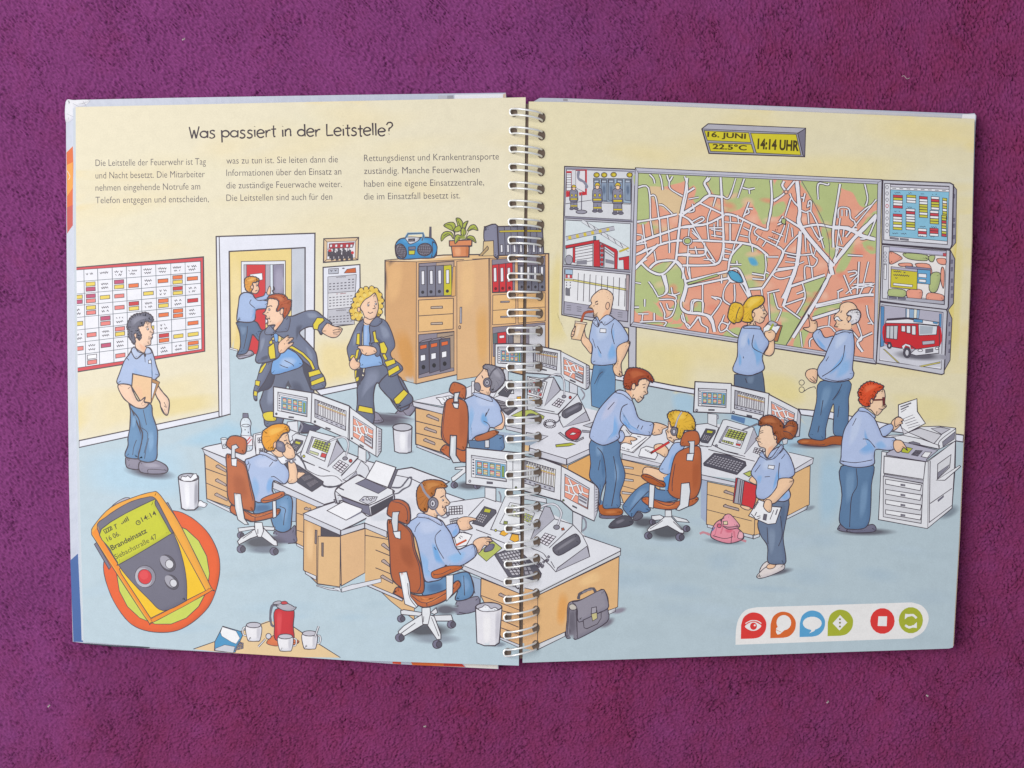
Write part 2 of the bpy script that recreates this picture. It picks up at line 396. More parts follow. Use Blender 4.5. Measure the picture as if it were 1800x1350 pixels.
for t in ('835 330 830 230 780 200 720 160 760 130 820 125 845 165 838 240', '820 300 790 260 740 280 695 325 695 265 730 225 790 225 820 260', '880 200 860 130 850 82 890 85 920 130 915 200', '920 200 925 140 975 110 960 160 940 210',
          '970 210 1000 160 1050 152 1082 210 1030 200 985 215', '960 290 990 265 1040 280 1060 340 1010 310 970 300', '840 350 835 290 860 255 900 270 880 310', '905 200 890 160 840 180 830 220 870 225', '900 230 910 190 945 190 955 240 930 270 910 260'):
    S('aab44a', t, 1.2)
for t in ('835 330 830 240 800 160 750 150', '820 300 770 245 715 270', '890 300 905 200 870 110', '930 300 935 210 965 130', '950 300 990 210 1050 180', '970 300 1010 290 1045 320', '850 340 880 280', '900 300 910 250'): L(t, .8)
B('8c9a34', '880 270 940 260 960 300 900 305')
F('printed_folder_row', 4, 'B', 'row of grey folders on top of the cabinet')
S('85859a', '1150 330 1148 190 1165 170 1290 165 1300 480 1250 480'); P('7b7b8c', '1285 170 1760 158 1775 460 1300 475')
for i in range(7): 
    x = 1290 + i * 68; L(f'{x} 168 {x+14} 470', 1, s=0); P('eaeaf0', f'{x+28} {362} {x+50} {360} {x+54} {440} {x+30} {442}', .9)
P('c3b13c', '1305 212 1560 204 1750 206 1750 228 1560 226 1308 232', .6)
P('d9bf90', '1140 325 1245 318 1248 478 1130 480', 1); P('b89c70', '1090 478 1180 375 1190 390 1190 410 1120 480', 1)

F('printed_walking_man', 5, 'L', 'dark haired man in a light blue shirt carrying a folder'); V(120, 680)
soft('5c5666', 860, 905, 250, 62, 8)
S('8f8a9c', '605 770 620 740 740 730 770 800 740 870 640 860 610 830'); S('8f8a9c', '750 800 800 780 920 775 1020 820 1052 870 1020 910 900 920 780 905 745 870'); B('a6a2b2', '780 810 900 800 980 830 960 850 820 850'); L('845 915 850 870 1040 880', .9)
P('je', '650 165 860 175 890 320 800 460 700 440 655 400', 0); S('je', '640 170 655 250 650 420 630 540 630 620 600 700 610 740 680 758 740 752 745 690 780 540'); S('je', '650 190 860 175 890 300 940 460 938 620 935 740 900 785 820 795 750 770 740 735 770 600 785 500 760 430 740 330')
B('7fa6cc', '680 300 720 330 700 430 670 420'); B('7fa6cc', '840 480 900 470 900 640 850 700'); B('55799f', '740 340 780 380 800 480 770 560 760 480')
L('790 240 825 400', .8); L('770 430 840 500 800 700', .8); L('720 560 690 640 680 720', .8); L('850 540 820 660 805 760', .8)
V(120, 530)
S('f4d0b4', '950 890 1000 960 1062 1040 1060 1150 1040 1200 1000 1170 975 1110 965 1060 930 1000 900 900 930 830'); L('1010 1100 1035 1115 1010 1060', .8); L('985 1120 1015 1180', .8)
S('sh', '640 560 590 630 540 760 512 850 560 880 650 880 740 900 880 850 940 800 960 770 930 680 900 570 870 500 820 480 700 480')
B('9db8e0', '690 690 740 720 780 760 700 770 670 860 640 860 690 760'); B('8fb4e2', '880 700 900 780 885 800 870 740')
S('f4ceb2', '705 440 700 360 735 262 800 235 815 206 872 212 875 260 903 322 885 350 890 380 872 410 868 455 815 470 830 490 812 545 770 530 715 492', 1.2); B('eeb898', '740 430 800 470 830 480 810 530 760 500')
S('bccae6', '665 510 700 480 740 530 800 545 815 560 810 580 790 550 720 605 680 560'); S('bccae6', '830 485 870 510 875 545 810 550', 1)
Hr('6a6a7c', '640 300 620 280 635 215 660 170 710 135 760 128 820 118 880 155 895 200 870 216 815 205 790 250 735 265 748 310 768 360 755 402 728 380 700 345 705 430 690 445 660 400 640 365', 1.5, 5); B('8a8a9c', '660 200 720 150 800 150 850 170 780 190 720 220 680 260')
S('f0c4a6', '695 350 715 335 720 365 708 385', 1); eye(838, 290, .9); L('815 272 845 262', 1.2); L('842 395 870 392 885 378', 1); L('880 350 900 345', 1)
P('W', '846 620 876 616 878 650 848 654', .9); L('805 560 812 640', .8); L('870 600 882 690 885 810', .9); L('615 590 640 620', .9)
P('b58450', '880 812 965 850 880 1065', 1); P('e6e6ee', '875 850 930 870 875 1050', .8); P('ecc498', '680 762 882 805 875 1070 760 1050 670 900'); B('eebf98', '680 900 760 880 800 1020 760 1040')
S('f4ceb2', '525 880 650 880 680 940 740 1050 810 1010 800 1060 850 1075 800 1125 720 1120 640 1070 570 1000'); L('800 1062 830 1070', .9)

F('printed_man_at_door', 5, 'L', 'ginger haired man opening the red door'); V(400, 480)
S('a9a5b4', '105 860 230 815 275 845 260 870 140 905 108 890'); L('110 880 200 868 262 862', .9)
S('5d7393', '105 515 290 510 350 590 380 610 345 640 335 720 270 650 250 690 210 830 150 860 100 855 135 780 130 640 105 560'); L('210 560 205 640 170 800', .9); L('310 520 330 560 375 610', .8); B('768cab', '130 560 200 570 190 640 150 660')
S('a6bbe0', '180 205 130 240 115 330 98 480 120 510 230 520 290 490 300 390 420 370 430 300 300 270 260 220'); S('a6bbe0', '300 265 380 240 400 205 440 220 430 270 330 290', 1.2); B('7fa8d8', '270 330 300 390 285 470 250 480 280 400'); L('250 280 235 320 290 370', 1)
S('f2c6a4', '415 210 440 140 455 150 455 200 440 235', 1); S('f2c6a4', '245 120 330 80 322 130 335 165 315 210 280 215 240 190', 1.2)
Hr('e09a3c', '180 120 185 60 240 35 300 45 335 75 300 95 262 105 270 150 245 200 215 195 190 170'); B('eeb45c', '200 80 260 50 300 60 240 90'); E('f0c0a0', 258, 148, 14, 20, 0, .9); eye(308, 130, .6); L('290 190 315 180', .9)

F('printed_firefighter', 6, 'L', 'red haired man pulling on a dark jacket with yellow stripes')
V(330, 660); S('6b7288', '760 290 780 220 830 60 880 -100 1260 -100 1300 60 1330 200 1250 320 1200 480 1230 520 1400 540 1300 600 1180 600 1200 500 1100 350 1060 80 1000 300 1000 500 830 540 800 420')
B('8a93aa', '850 100 930 120 900 300 830 300'); B('50546a', '1080 60 1180 60 1250 200 1200 300 1120 200'); S('ye', '795 400 900 380 935 440 920 480 820 475', 1.3); P('50505e', '1060 50 1030 110 1100 130', 0)
S('55546a', '1200 500 1280 520 1400 545 1330 590 1200 600 1175 590', 1)
V(400, 480)
S('nd', '380 950 300 1150 275 1250 280 1330 310 1345 320 1260 460 1200 500 1000', 1.2); S('nv', '370 950 310 1120 275 1240 278 1320 310 1345 320 1250 400 1130 480 930', 1.2)
for t in ('400 940 350 1000 330 1060 360 1050 410 960', '295 1130 345 1140 335 1195 290 1180', '280 1240 315 1250 310 1300 275 1290'): P('ye', t, 1)
P('4a4a5a', '880 900 960 1000 880 1250 800 1050 780 940', 0)
S('79a8de', '480 920 560 820 640 800 740 850 790 930 790 970 740 1005 600 1050 520 1070 460 1055', 1.4); B('a9c2e6', '560 900 680 880 740 930 640 1010 540 1000'); L('600 920 680 960 700 985', 1); L('550 965 590 985 640 1000', 1)
S('nv', '640 465 700 450 830 400 930 400 1010 460 1100 530 1050 560 990 650 950 600 880 565 800 590 760 640 850 740 930 840 960 1000 1020 1100 1035 1180 1000 1215 885 1225 870 1080 880 1000 800 930 720 840 640 790 600 700 500 640 400 650 380 620 440 560'); 
B('8a93aa', '830 420 930 420 960 470 860 480'); B('50546a', '720 560 800 540 760 620 720 720'); B('848da6', '820 760 900 850 900 960 840 860'); B('5a6078', '600 640 700 700 680 780 620 740')
P('ye', '600 770 690 770 800 840 890 930 925 1010 900 1025 860 940 780 860 680 800', 1.2); P('ye', '850 1045 965 1015 990 1060 860 1100', 1.2); P('ye', '878 1145 1015 1090 1025 1140 885 1190', 1.2)
P('ye', '945 470 1010 475 1020 500 965 550 950 600 905 590 900 540', 1.4)
S('nv', '380 600 340 660 325 800 295 900 310 945 360 950 460 930 545 880 560 790 530 720 460 700 500 650 440 600'); B('8a93aa', '350 690 400 680 380 780 340 850'); B('50546a', '350 930 440 900 430 860 350 890')
P('ye', '430 780 490 735 500 800 510 900 450 910 430 850', 1.4); P('ye', '440 720 470 705 475 745 440 750', 1); P('ye', '565 690 595 680 600 710 575 720', 1)
S('79a8de', '490 640 530 650 530 720 500 720', 1)
S('f4c9a8', '540 740 620 670 640 655 640 680 690 680 690 700 640 740 695 730 680 760 640 790 590 840 540 835', 1.3); LL('620 720 660 680/640 750 685 730/600 740 600 755', .8)
S('f4c9a8', '1050 530 1110 555 1200 580 1205 610 1160 670 1100 680 1030 650 995 610', 1.3); LL('1110 605 1190 585/1110 625 1185 620/1115 640 1160 645', .9)
S('nv', '440 560 490 600 500 620 580 620 640 600 660 470 600 460 560 540', 1); S('7c859e', '480 590 500 635 410 650 395 610 440 555', 1.2)
S('f5ceb0', '440 260 520 260 560 330 600 390 590 490 545 560 500 610 485 580 500 545 420 550 425 500 400 480 410 450 372 430 400 400 420 330', 1.4); B('f0b896', '500 540 560 500 585 490 560 540 505 600'); B('f0b090', '375 420 410 430 400 450')
Hr('b5562f', '420 280 440 240 500 222 560 222 610 240 640 280 672 290 660 390 600 475 585 440 590 370 555 380 540 400 515 395 540 330 530 285 480 270 440 265'); B('cc7448', '480 240 560 240 600 280 570 310 520 262')
E('f2c4a4', 572, 405, 18, 34, 10, 1); eye(440, 385, .9); L('415 360 455 345 470 355', 1.3); L('405 482 430 488', 1.1); L('440 470 448 490', 1)

F('printed_firefighter', 6, 'L', 'curly blond firefighter in a dark jacket with yellow stripes')
V(400, 480)
S('nd', '1340 1000 1400 1180 1450 1150 1500 1000 1690 960 1800 1080 1830 1120 1700 1200 1500 1120', .8)
V(660, 550); soft('5c5666', 80, 1150, 270, 50, 4); S('8f8a9c', '260 1010 380 940 420 1000 380 1070 300 1130 210 1130 200 1080'); L('270 1010 330 1080 360 1085', .9)
V(560, 600); soft('5c5666', 650, 800, 330, 50, 5)
S('8f8a9c', '425 730 600 745 660 800 680 850 560 860 430 830', 1.2); L('430 820 560 835 670 840', .8)
V(400, 480); S('6b7288', '1370 1200 1440 1090 1470 990 1690 960 1800 1080 1850 1140 1920 1290 1920 1400 1870 1440 1790 1440 1600 1160 1540 1280 1540 1580 1370 1580 1370 1330'); B('848ba2', '1470 1030 1600 1010 1600 1130 1480 1240 1400 1330'); B('50546a', '1660 1100 1720 1060 1800 1120 1780 1200')
P('ye', '1385 1395 1530 1425 1535 1485 1375 1455', 1.4)
V(660, 550); S('6b7288', '40 740 200 600 250 700 300 800 385 880 380 950 250 1005 215 960 100 850'); P('ye', '190 910 300 805 345 850 250 960 215 960', 1.3)
V(400, 480)
P('4c4a5a', '1355 1020 1440 980 1400 1180 1375 1170', 0); P('ye', '1340 1030 1365 1020 1355 1110 1345 1110', .9); P('ye', '1350 1105 1385 1090 1385 1130 1355 1150', .9)
S('8fb4e2', '1435 540 1500 545 1510 760 1600 860 1640 960 1540 985 1400 1000 1395 900 1430 800', 1.3); B('a9bfe6', '1450 560 1480 570 1470 740 1440 740')
S('nv', '1430 490 1380 530 1340 600 1290 720 1260 800 1280 900 1290 930 1360 930 1410 830 1420 600 1440 540', 1.4); B('8a93aa', '1330 640 1400 600 1390 700 1320 780')
P('ye', '1365 640 1395 635 1395 760 1355 750', 1.2); P('ye', '1360 810 1390 800 1370 900 1340 910', 1.2); P('ye', '1290 890 1310 860 1350 870 1330 910 1300 910', 1)
S('nv', '1500 545 1600 480 1680 520 1740 650 1765 770 1720 840 1740 900 1830 970 1840 1030 1720 1095 1680 1000 1640 960 1610 860 1500 760 1510 700', 1.4); B('8a93aa', '1600 540 1680 570 1720 680 1640 700'); B('545a72', '1560 660 1640 720 1680 800 1620 780')
P('ye', '1530 620 1560 610 1570 690 1600 730 1550 735', 1.2); P('ye', '1630 860 1660 850 1690 910 1660 920', 1.2); P('ye', '1655 935 1760 905 1775 950 1680 990', 1.2); P('ye', '1690 1030 1800 970 1820 1020 1700 1090', 1.2)
P('ye', '1600 740 1650 725 1690 800 1670 850 1620 845', 1.4); S('nv', '1520 750 1570 735 1600 770 1610 830 1600 870 1560 870', 1.2)
S('f4c9a8', '1370 780 1410 765 1500 770 1560 790 1570 840 1480 870 1420 850 1400 810', 1.3); S('f4c9a8', '1330 880 1360 930 1395 945 1390 990 1340 1020 1300 1000 1285 950', 1.2); LL('1415 800 1430 830/1450 860 1470 840', .9)
S('e6c150', '1310 470 1290 400 1330 300 1360 220 1400 165 1480 160 1540 148 1600 190 1640 280 1630 360 1610 450 1560 440 1480 240 1400 350 1420 490 1360 500'); 
for x, y in ((1325, 470), (1308, 400), (1330, 340), (1345, 280), (1375, 230), (1410, 180), (1460, 165), (1520, 160), (1565, 180), (1605, 230), (1625, 290), (1620, 350), (1610, 410), (1380, 480)): E('e8c65a', x, y, 26, 26, 0, 1)
S('e6c150', '1330 460 1315 400 1335 320 1365 240 1405 190 1480 175 1540 165 1590 200 1622 280 1612 360 1595 420 1540 440 1480 260 1410 350 1410 470 1370 480', 0)
for x, y in ((1400, 260), (1440, 220), (1500, 200), (1550, 220), (1370, 320), (1350, 380), (1350, 430), (1590, 300), (1590, 380), (1400, 430)): L(f'{x-14} {y} {x} {y-16} {x+14} {y+2} {x} {y+12}', 1, '8c6c20'); E('ecd070', x+8, y+14, 20, 18, 0, 0)
S('f5ceb0', '1420 370 1440 290 1500 250 1560 220 1590 330 1585 400 1560 470 1500 490 1450 460 1440 540 1500 545 1540 500 1555 470 1450 440', .01); S('f5ceb0', '1400 360 1440 290 1500 250 1560 215 1590 330 1585 400 1555 470 1500 490 1450 465 1425 410', 1.2)
S('f5ceb0', '1445 465 1500 490 1550 475 1500 540 1440 520', 1.1); S('nv', '1500 545 1560 470 1600 470 1630 510 1570 560', 1.2); E('f2c4a4', 1385, 385, 16, 26, 0, 1); eye(1484, 338, .9); eye(1564, 325, .8); L('1475 318 1500 305', 1); L('1550 300 1570 298', 1); L('1545 340 1558 370 1530 375', 1); L('1480 410 1505 425 1535 410', 1.1)
# ================================================================ drawing, lower left page
def handle(x, y, l=115, d=45):
    P('b9a6a0', f'{x} {y} {x+22} {y-12} {x+40} {y} {x+l-8} {y+d-14} {x+l} {y+d} {x+l-4} {y+d+14} {x} {y+14}', 1)
def grid(q, c, nx, ny, w=.8, gap=.12, oc=INK):
    for i in range(nx):
        for j in range(ny):
            Q(q, c if isinstance(c, str) else c[(i * 3 + j * 5) % len(c)], (i+gap)/nx, (j+gap)/ny, (i+1-gap)/nx, (j+1-gap)/ny, w, oc)
def q4(t): return pts(t)
def caster(x, y, r=38): E('77748a', x, y, r, r*.95, 0, 1); E('5a5766', x+r*.45, y+2, r*.62, r*.72, 0, 1)
def screen_chips(q, w=.6):      # blue status screen of the drawn monitors
    P('e8e8ee', q, 1); Q(q, 'cfd0d8', .02, .01, .98, .12, .5); Q(q, '86b9d6', .12, .2, .97, .86, .6); Q(q, 'dedfe6', .12, .88, .97, .97, .5)
    for i in range(6): Q(q, '5c5a66', .03, .16+i*.13, .085, .23+i*.13, 0)
    for i, (u, n) in enumerate(((.17, 2), (.34, 2), (.53, 2), (.7, 2))):
        for j in range(n):
            v = .26 + j * .31
            Q(q, 'e6e3e0', u, v, u+.12, v+.24, .7)
            for k in range(3): Q(q, ('d0525a', 'c9b84a', '8a9a5a', 'e0a050')[(i+j*2+k*3) % 4], u+.005, v+.02+k*.075, u+.115, v+.065+k*.075, 0)
    Q(q, '8fae5a', .87, .3, .93, .8, .6)
def screen_table(q, n=9, fg='e6e6ec'):
    P(fg, q, 1); Q(q, 'bdbdc8', .01, .8, .99, .99, .6); Q(q, 'a9a9b4', .01, .02, .1, .78, .6)
    for i in range(n): u = .12 + i * .86/n; Q(q, 'f0f0f4', u, .1, u + .6*.86/n, .78, .7); Q(q, '8f8c96', u, .02, u + .6*.86/n, .1, .4)
    Q(q, 'c9a94a', .1, .2, .99, .245, 0); QL(q, .1, .28, .99, .28, .7, 'a8584a')
    for i in range(6): Q(q, '6f6c7a', .05+i*.155, .86, .12+i*.155, .93, 0)
def screen_map(q):
    P('eea28a', q, 1); Q(q, 'd2d2dc', .01, .01, .99, .09, .4)
    rr = ['.02 .45 .3 .35 .5 .15 .6 .1', '.3 .35 .45 .6 .98 .55', '.45 .6 .3 .97', '.15 .12 .3 .35', '.02 .75 .4 .7', '.7 .12 .75 .35 .98 .3', '.5 .15 .7 .5', '.15 .42 .2 .72', '.75 .35 .6 .45']
    for w_, c in ((3.6, '5a525c'), (2.2, 'f2f0f2')):
        for t in rr:
            k = [float(z) for z in t.split()]; ribbon(crom([quad(q, k[i], k[i+1]) for i in range(0, len(k), 2)], False), w_, False, c)
    Q(q, 'd9dae2', .58, .5, .97, .95, .9); Q(q, '8c8996', .62, .58, .92, .66, .5); Q(q, '8c8996', .62, .74, .92, .8, .5)

F('printed_waste_basket', 6, 'L', 'empty white waste basket'); V(560, 600)
soft('8e97a4', 930, 1165, 75, 22); P('dedee6', '785 905 985 905 978 1165 930 1180 850 1178 802 1160'); B('f2f2f6', '850 960 920 960 915 1150 860 1150'); B('b4b4c0', '940 950 980 940 972 1150 935 1160'); E('c2c2cc', 884, 907, 102, 40); L('785 905 802 1160 850 1178 930 1180 978 1165 985 905', 1.3, s=0)
F('printed_waste_basket', 6, 'L', 'full waste basket with paper beside the drawers'); V(120, 680)
soft('8592a0', 1300, 1285, 120, 26); P('e2e2ea', '1160 960 1375 960 1375 1260 1330 1298 1240 1300 1195 1280'); B('f4f4f8', '1220 1020 1280 1020 1280 1280 1240 1280'); B('9c9ca8', '1330 1000 1372 980 1370 1250 1325 1280'); E('b8b8c4', 1268, 955, 108, 42)
P('W', '1185 975 1200 940 1240 950 1260 935 1290 960 1320 920 1350 915 1365 960 1300 995 1220 995', 1); S('W', '1370 1260 1375 1210 1400 1200 1430 1220 1465 1235 1440 1270 1400 1265', 1.1)

F('printed_desk', 6, 'L', 'back desk with drawers beside the grey haired man'); V(560, 600)
P('wo', '1020 700 1420 780 1420 1200 1320 1180 1025 1085'); LL('1025 840 1320 912/1022 965 1310 1040', 1.2); handle(1140, 780, 130, 48); handle(1115, 915, 130, 40); handle(1108, 1035, 122, 45)
P('d2d2dc', '1040 1090 1400 1225 1380 1250 1035 1115', 1.1); P('e0e0e8', '990 630 1560 490 1700 430 1900 430 1900 700 1330 690', 1.2); P('d0d0da', '990 635 1330 705 1330 775 1000 685', 1.2)
S('W', '1240 595 1300 590 1380 575 1420 590 1350 650 1340 665 1300 665 1270 620', 1); LL('1310 600 1335 625/1340 590 1360 615/1370 585 1385 605', 1)
V(660, 550); P('e0e0e8', '1010 735 1050 720 1360 720 1800 720 1800 1250 1400 1200 1340 1150 1040 1000', 0); P('d0d0da', '1370 1190 1800 1280 1800 1330 1380 1230', 1); P('a7b6cc', '1210 1240 1560 1290 1560 1360 1300 1360', 0)

F('printed_back_workstation', 7, 'L', 'rear monitor, calculator and keyboard left of the fold'); V(660, 550)
P('d0d2da', '1350 590 1400 600 1400 720 1380 720 1350 640', 1); P('dfe1e6', '1262 328 1560 322 1640 335 1660 600 1540 605 1262 565'); screen_chips(q4('1290 360 1545 362 1545 545 1290 530'))
P('e0e2e6', '1340 720 1440 710 1460 850 1330 860 1240 900', 1.1); P('55545f', '1295 850 1395 750 1460 790 1395 890 1310 870', 1); grid(q4('1345 800 1400 770 1440 790 1380 845'), '8c8a94', 4, 3, .5)
P('55545f', '1215 895 1400 950 1500 1005 1400 1080 1370 1060 1300 990', 1); grid(q4('1235 905 1395 950 1470 1005 1380 1050'), 'b4b2ba', 8, 4, .4)
P('b9c264', '1430 1085 1560 1020 1780 1090 1720 1130 1600 1115', 1); S('55545f', '1590 1090 1650 1060 1700 1075 1690 1110 1620 1115', 1); P('e8b23c', '1490 885 1535 880 1535 925 1495 930', .8); P('e8b23c', '1620 890 1670 890 1680 925 1625 930', .8); P('e8b23c', '1700 920 1760 930 1750 970 1690 960', .8)
F('printed_seated_man', 8, 'L', 'grey bearded man with a headset seen from behind'); V(660, 550)
P('e0e0e6', '1015 725 1045 718 1045 870 1012 880', 1)
S('sh', '930 930 1030 870 1050 845 1210 880 1300 960 1345 1080 1360 1150 1290 1215 1210 1210 1180 1260 1060 1300 1000 1360 980 1350 975 1050'); B('8fb6e0', '1010 960 1050 1050 1000 1250 1020 1300 980 1290 985 1050'); B('6fa8dc', '1130 1040 1180 1090 1190 1200 1130 1180 1100 1120'); B('bfcce8', '1050 890 1200 910 1280 980 1200 990 1080 980'); L('1170 1050 1160 1090 1200 1010', 1); L('1140 1140 1190 1170 1210 1215', 1)
S('f2c6a4', '1320 1030 1360 1090 1360 1180 1330 1230 1250 1215 1340 1150', 1.1)
P('5d7a9e', '980 1345 1100 1340 1180 1350 1350 1290 1350 1420 1250 1480 1000 1460', 1); S('6787ad', '1210 1290 1330 1290 1350 1340 1350 1440 1200 1460 1190 1330', 1)
S('bfcce8', '1035 865 1050 840 1180 870 1225 905 1220 935', 1)
S('f4ccac', '1120 620 1150 580 1200 600 1240 750 1210 850 1190 870 1090 830 1050 740 1060 690', 1.2); S('85828e', '1050 740 1090 740 1110 790 1090 830 1055 810 1040 770', 1); L('1110 815 1140 820', 1); L('1120 660 1135 690', 1.4)
Hr('8c8a96', '1135 580 1160 545 1240 555 1320 590 1360 660 1355 730 1310 790 1250 835 1210 820 1220 740 1190 640 1180 600'); B('a09eaa', '1220 580 1300 610 1330 690 1270 680'); L('1285 570 1230 620 1195 690', 3, '5c5966'); E('7a7886', 1180, 735, 44, 50, 0, 1.2); E('b2b0bc', 1178, 735, 24, 30, 0, 1); E('55545f', 1176, 735, 9, 12, 0, 0)
F('printed_office_chair', 9, 'L', 'orange office chair of the grey bearded man'); V(560, 600)
S('bf683c', '1300 1120 1340 1090 1400 1110 1600 1140 1700 1180 1700 1260 1480 1270 1300 1170')
S('bd683e', '1340 640 1400 600 1500 610 1560 660 1580 800 1570 1060 1540 1150 1440 1120 1330 1060 1295 980 1310 780'); B('b05f38', '1480 680 1550 700 1560 1000 1480 1060'); L('1340 660 1310 960 1350 1070', 1)
S('bd683e', '1410 440 1450 432 1530 465 1555 500 1550 590 1520 605 1390 540 1385 490'); P('d8dde2', '1430 545 1490 535 1470 600 1475 640 1425 640'); P('e6e8ec', '1410 650 1480 655 1470 710 1430 700'); P('d2d8de', '1390 990 1455 995 1450 1200 1500 1275 1420 1280 1380 1200'); B('e8ecf0', '1400 1010 1430 1010 1420 1180 1395 1180')
S('b96c44', '1650 1010 1700 990 1830 940 1885 945 1895 970 1800 1030 1690 1052 1655 1040', 1.2); P('d6d8de', '1755 1045 1800 1040 1800 1120 1755 1120', 1)
V(680, 680); P('e4e6ea', '720 850 830 840 830 900 720 990 690 1000 680 960 800 870 720 870', 1.1); soft('55525c', 880, 1040, 170, 50); caster(710, 1035, 36); caster(950, 1045, 34)

F('printed_front_monitor', 9, 'L', 'white monitor in the middle showing the blue status screen'); V(680, 680)
P('dfe0e6', '1035 1060 1150 1070 1150 1210 1035 1170', 1.1); L('1180 1100 1200 1150 1200 1220', 2.5, '8f8c98')
P('e2e4e9', '835 640 1340 690 1430 700 1420 1095 1335 1080 835 1025'); L('1330 695 1328 1080', 1); screen_chips(q4('890 720 1265 775 1262 1000 892 950')); P('6a6876', '1055 1000 1115 1004 1115 1024 1055 1020', .7); E('c9c9d2', 875, 995, 11, 13, 0, 1); E('7a8a52', 1362, 1062, 10, 12, 0, .8)
F('printed_front_desk', 8, 'L', 'front desk with drawers and a half open cupboard'); V(340, 780)
# left wing
P('wo', '118 110 420 190 420 680 140 580'); LL('120 258 345 340/130 412 360 510', 1.2); handle(238, 232, 110, 55); handle(232, 380, 115, 55); handle(225, 530, 135, 60); P('d6d8e0', '142 580 460 720 460 760 145 605', 1.1)
P('wo', '1085 570 1300 640 1300 720 1170 1100 1085 1055'); L('1085 730 1165 755', 1, s=0); L('1085 910 1165 935', 1, s=0); P('d6d8e0', '1090 1050 1170 1090 1165 1115 1090 1075', 1); handle(1170, 680, 70, 10)
P('a3b4cc', '840 470 1085 560 1080 820 1040 820 900 560', .8); P('9d9ab0', '890 960 1080 930 1080 1050 900 1050', .8)
V(340, 780)
P('wo', '1165 790 1560 960 2320 760 2300 900 2500 1000 2700 1100 2800 1280 2500 1500 2060 1340 1840 1270 1700 1200 1540 1510 1310 1480 1160 1330', 1.2)
P('4f4a54', '1345 870 1545 960 1545 985 1345 970', .8); P('e0b886', '1315 975 1550 980 1545 1510 1310 1475', 1.2); L('1300 1070 1300 1470', 1, s=0); LL('1345 870 1345 970', 1); P('8c7a76', '1285 910 1305 915 1298 1060 1280 1050', 1); P('7c6c6a', '1352 1045 1372 1045 1370 1190 1352 1185', 1)
B('d89c56', '1560 1000 1640 980 1660 1250 1570 1400'); B('edc492', '1190 830 1270 870 1260 1250 1190 1200')
P('e0e2ea', '1300 1490 1420 1520 1560 1540 1545 1555 1430 1540 1300 1500', .8)
V(520, 740)
P('deb486', '470 1210 730 1135 730 1600 480 1740', 1.1); P('e0b886', '735 1150 1000 1230 1000 1350 1250 1440 1250 2100 1000 1900 735 1640', 1.1); L('740 1320 1000 1440', 1.2, s=0); handle(905, 1300, 120, 55)
V(660, 950); P('e0b886', '-105 -130 180 -10 240 480 200 560 -110 440', 0); LL('-110 -55 140 -10/0 100 150 160/0 288 180 360', 1.2); handle(65, 40, 85, 55); handle(65, 210, 85, 50); handle(55, 375, 130, 65); P('d4d6e0', '-110 440 210 575 290 620 280 640 -110 470', 1.1)
V(320, 950); P('d8dae2', '1300 325 1415 375 1415 420 1300 350', 1); P('dcdee6', '1590 500 1680 545 1660 495', .8); P('dcdee6', '1685 500 1800 462 1830 460 2100 400 2100 440 1685 545', .8)
# table tops
V(340, 780)
P('d2d4de', '95 55 345 155 345 185 420 220 840 455 840 400 1380 625 1380 655 1300 665 840 470 400 280 120 110', 1)
P('e2e3ea', '90 50 130 30 560 -60 780 -130 1000 -60 1900 200 2200 300 2500 400 2100 500 1850 400 1660 560 1380 640 850 400 600 200 340 150')
P('e2e3ea', '1160 735 1380 650 1660 560 1800 330 2300 250 2700 400 2250 700 2010 690 1700 850 1560 915')
P('cfd1da', '1160 735 1560 915 1560 970 1165 795', 1.2); L('1550 915 1550 965', 1.2, s=0)
V(520, 740)
P('cfd1da', '475 1155 725 1075 725 1130 475 1210', 1.2); P('cfd1da', '728 1075 960 1165 960 1230 728 1130', 1.2); P('e2e3ea', '725 1075 800 900 1300 640 1780 830 1900 900 1900 1300 960 1165', 0)
L('475 1155 725 1075 960 1165', 1.2, s=0); L('1050 570 1200 600 1315 655', 1.3, s=0); L('1560 750 1780 830 1620 860', 1.2, s=0)
B('cfd3dc', '780 1010 960 950 980 1050 820 1060'); B('d6d8e0', '1000 880 1250 800 1280 960 1080 1000')
V(660, 820); P('e2e3ea', '640 380 780 375 1150 325 1600 450 1600 1500 1380 1240 900 1050 700 700', 0); L('780 378 1150 325 1330 380', 1.2, s=0); L('740 280 940 350', 1.2, s=0)
P('cfd1da', '930 1045 1520 1290 1520 1340 910 1085', 1.2); P('a3b4cc', '830 1090 1110 1190 1105 1560 1060 1560 1000 1200', .8)
L('980 520 1145 345', 1.2, s=0); L('1380 290 1215 665', 1.3, s=0)
V(660, 950); P('e2b686', '1115 400 1520 560 1520 1115 1330 1030 1110 580', 1.2); LL('1115 580 1520 735/1330 740 1520 790/1330 840 1510 915', 1.2); L('1320 920 1515 990', 1.2, s=0); handle(1300, 565, 130, 55); P('cfd1da', '1320 1020 1520 1100 1515 1130 1310 1040', 1.1)

F('printed_console', 9, 'L', 'calculator, notes and keyboard at the front desk'); V(660, 820)
P('dfe1e7', '1380 290 1500 300 1530 320 1530 720 1215 665', 1.1); P('e6e8ec', '1420 380 1525 400 1525 660 1310 600', 1); grid(q4('1435 400 1525 420 1525 540 1395 520'), ('d9dcc0', 'b8c35c', 'e0e2e6'), 3, 4, .6); P('8f9a4c', '1355 575 1395 580 1390 610 1350 605', .7)
P('5c5a66', '1020 600 1150 420 1270 460 1275 490 1140 635', 1.1); P('c3c23c', '1155 440 1220 455 1205 490 1140 480', .8); grid(q4('1105 490 1185 515 1130 600 1055 570'), 'b9b7bf', 4, 4, .4)
P('ecb23c', '1330 680 1380 670 1400 710 1360 735 1310 715', .9); P('ecb23c', '1440 710 1510 720 1515 780 1470 800 1415 770', .9); E('d9d44a', 1268, 674, 11, 13, 0, 1)
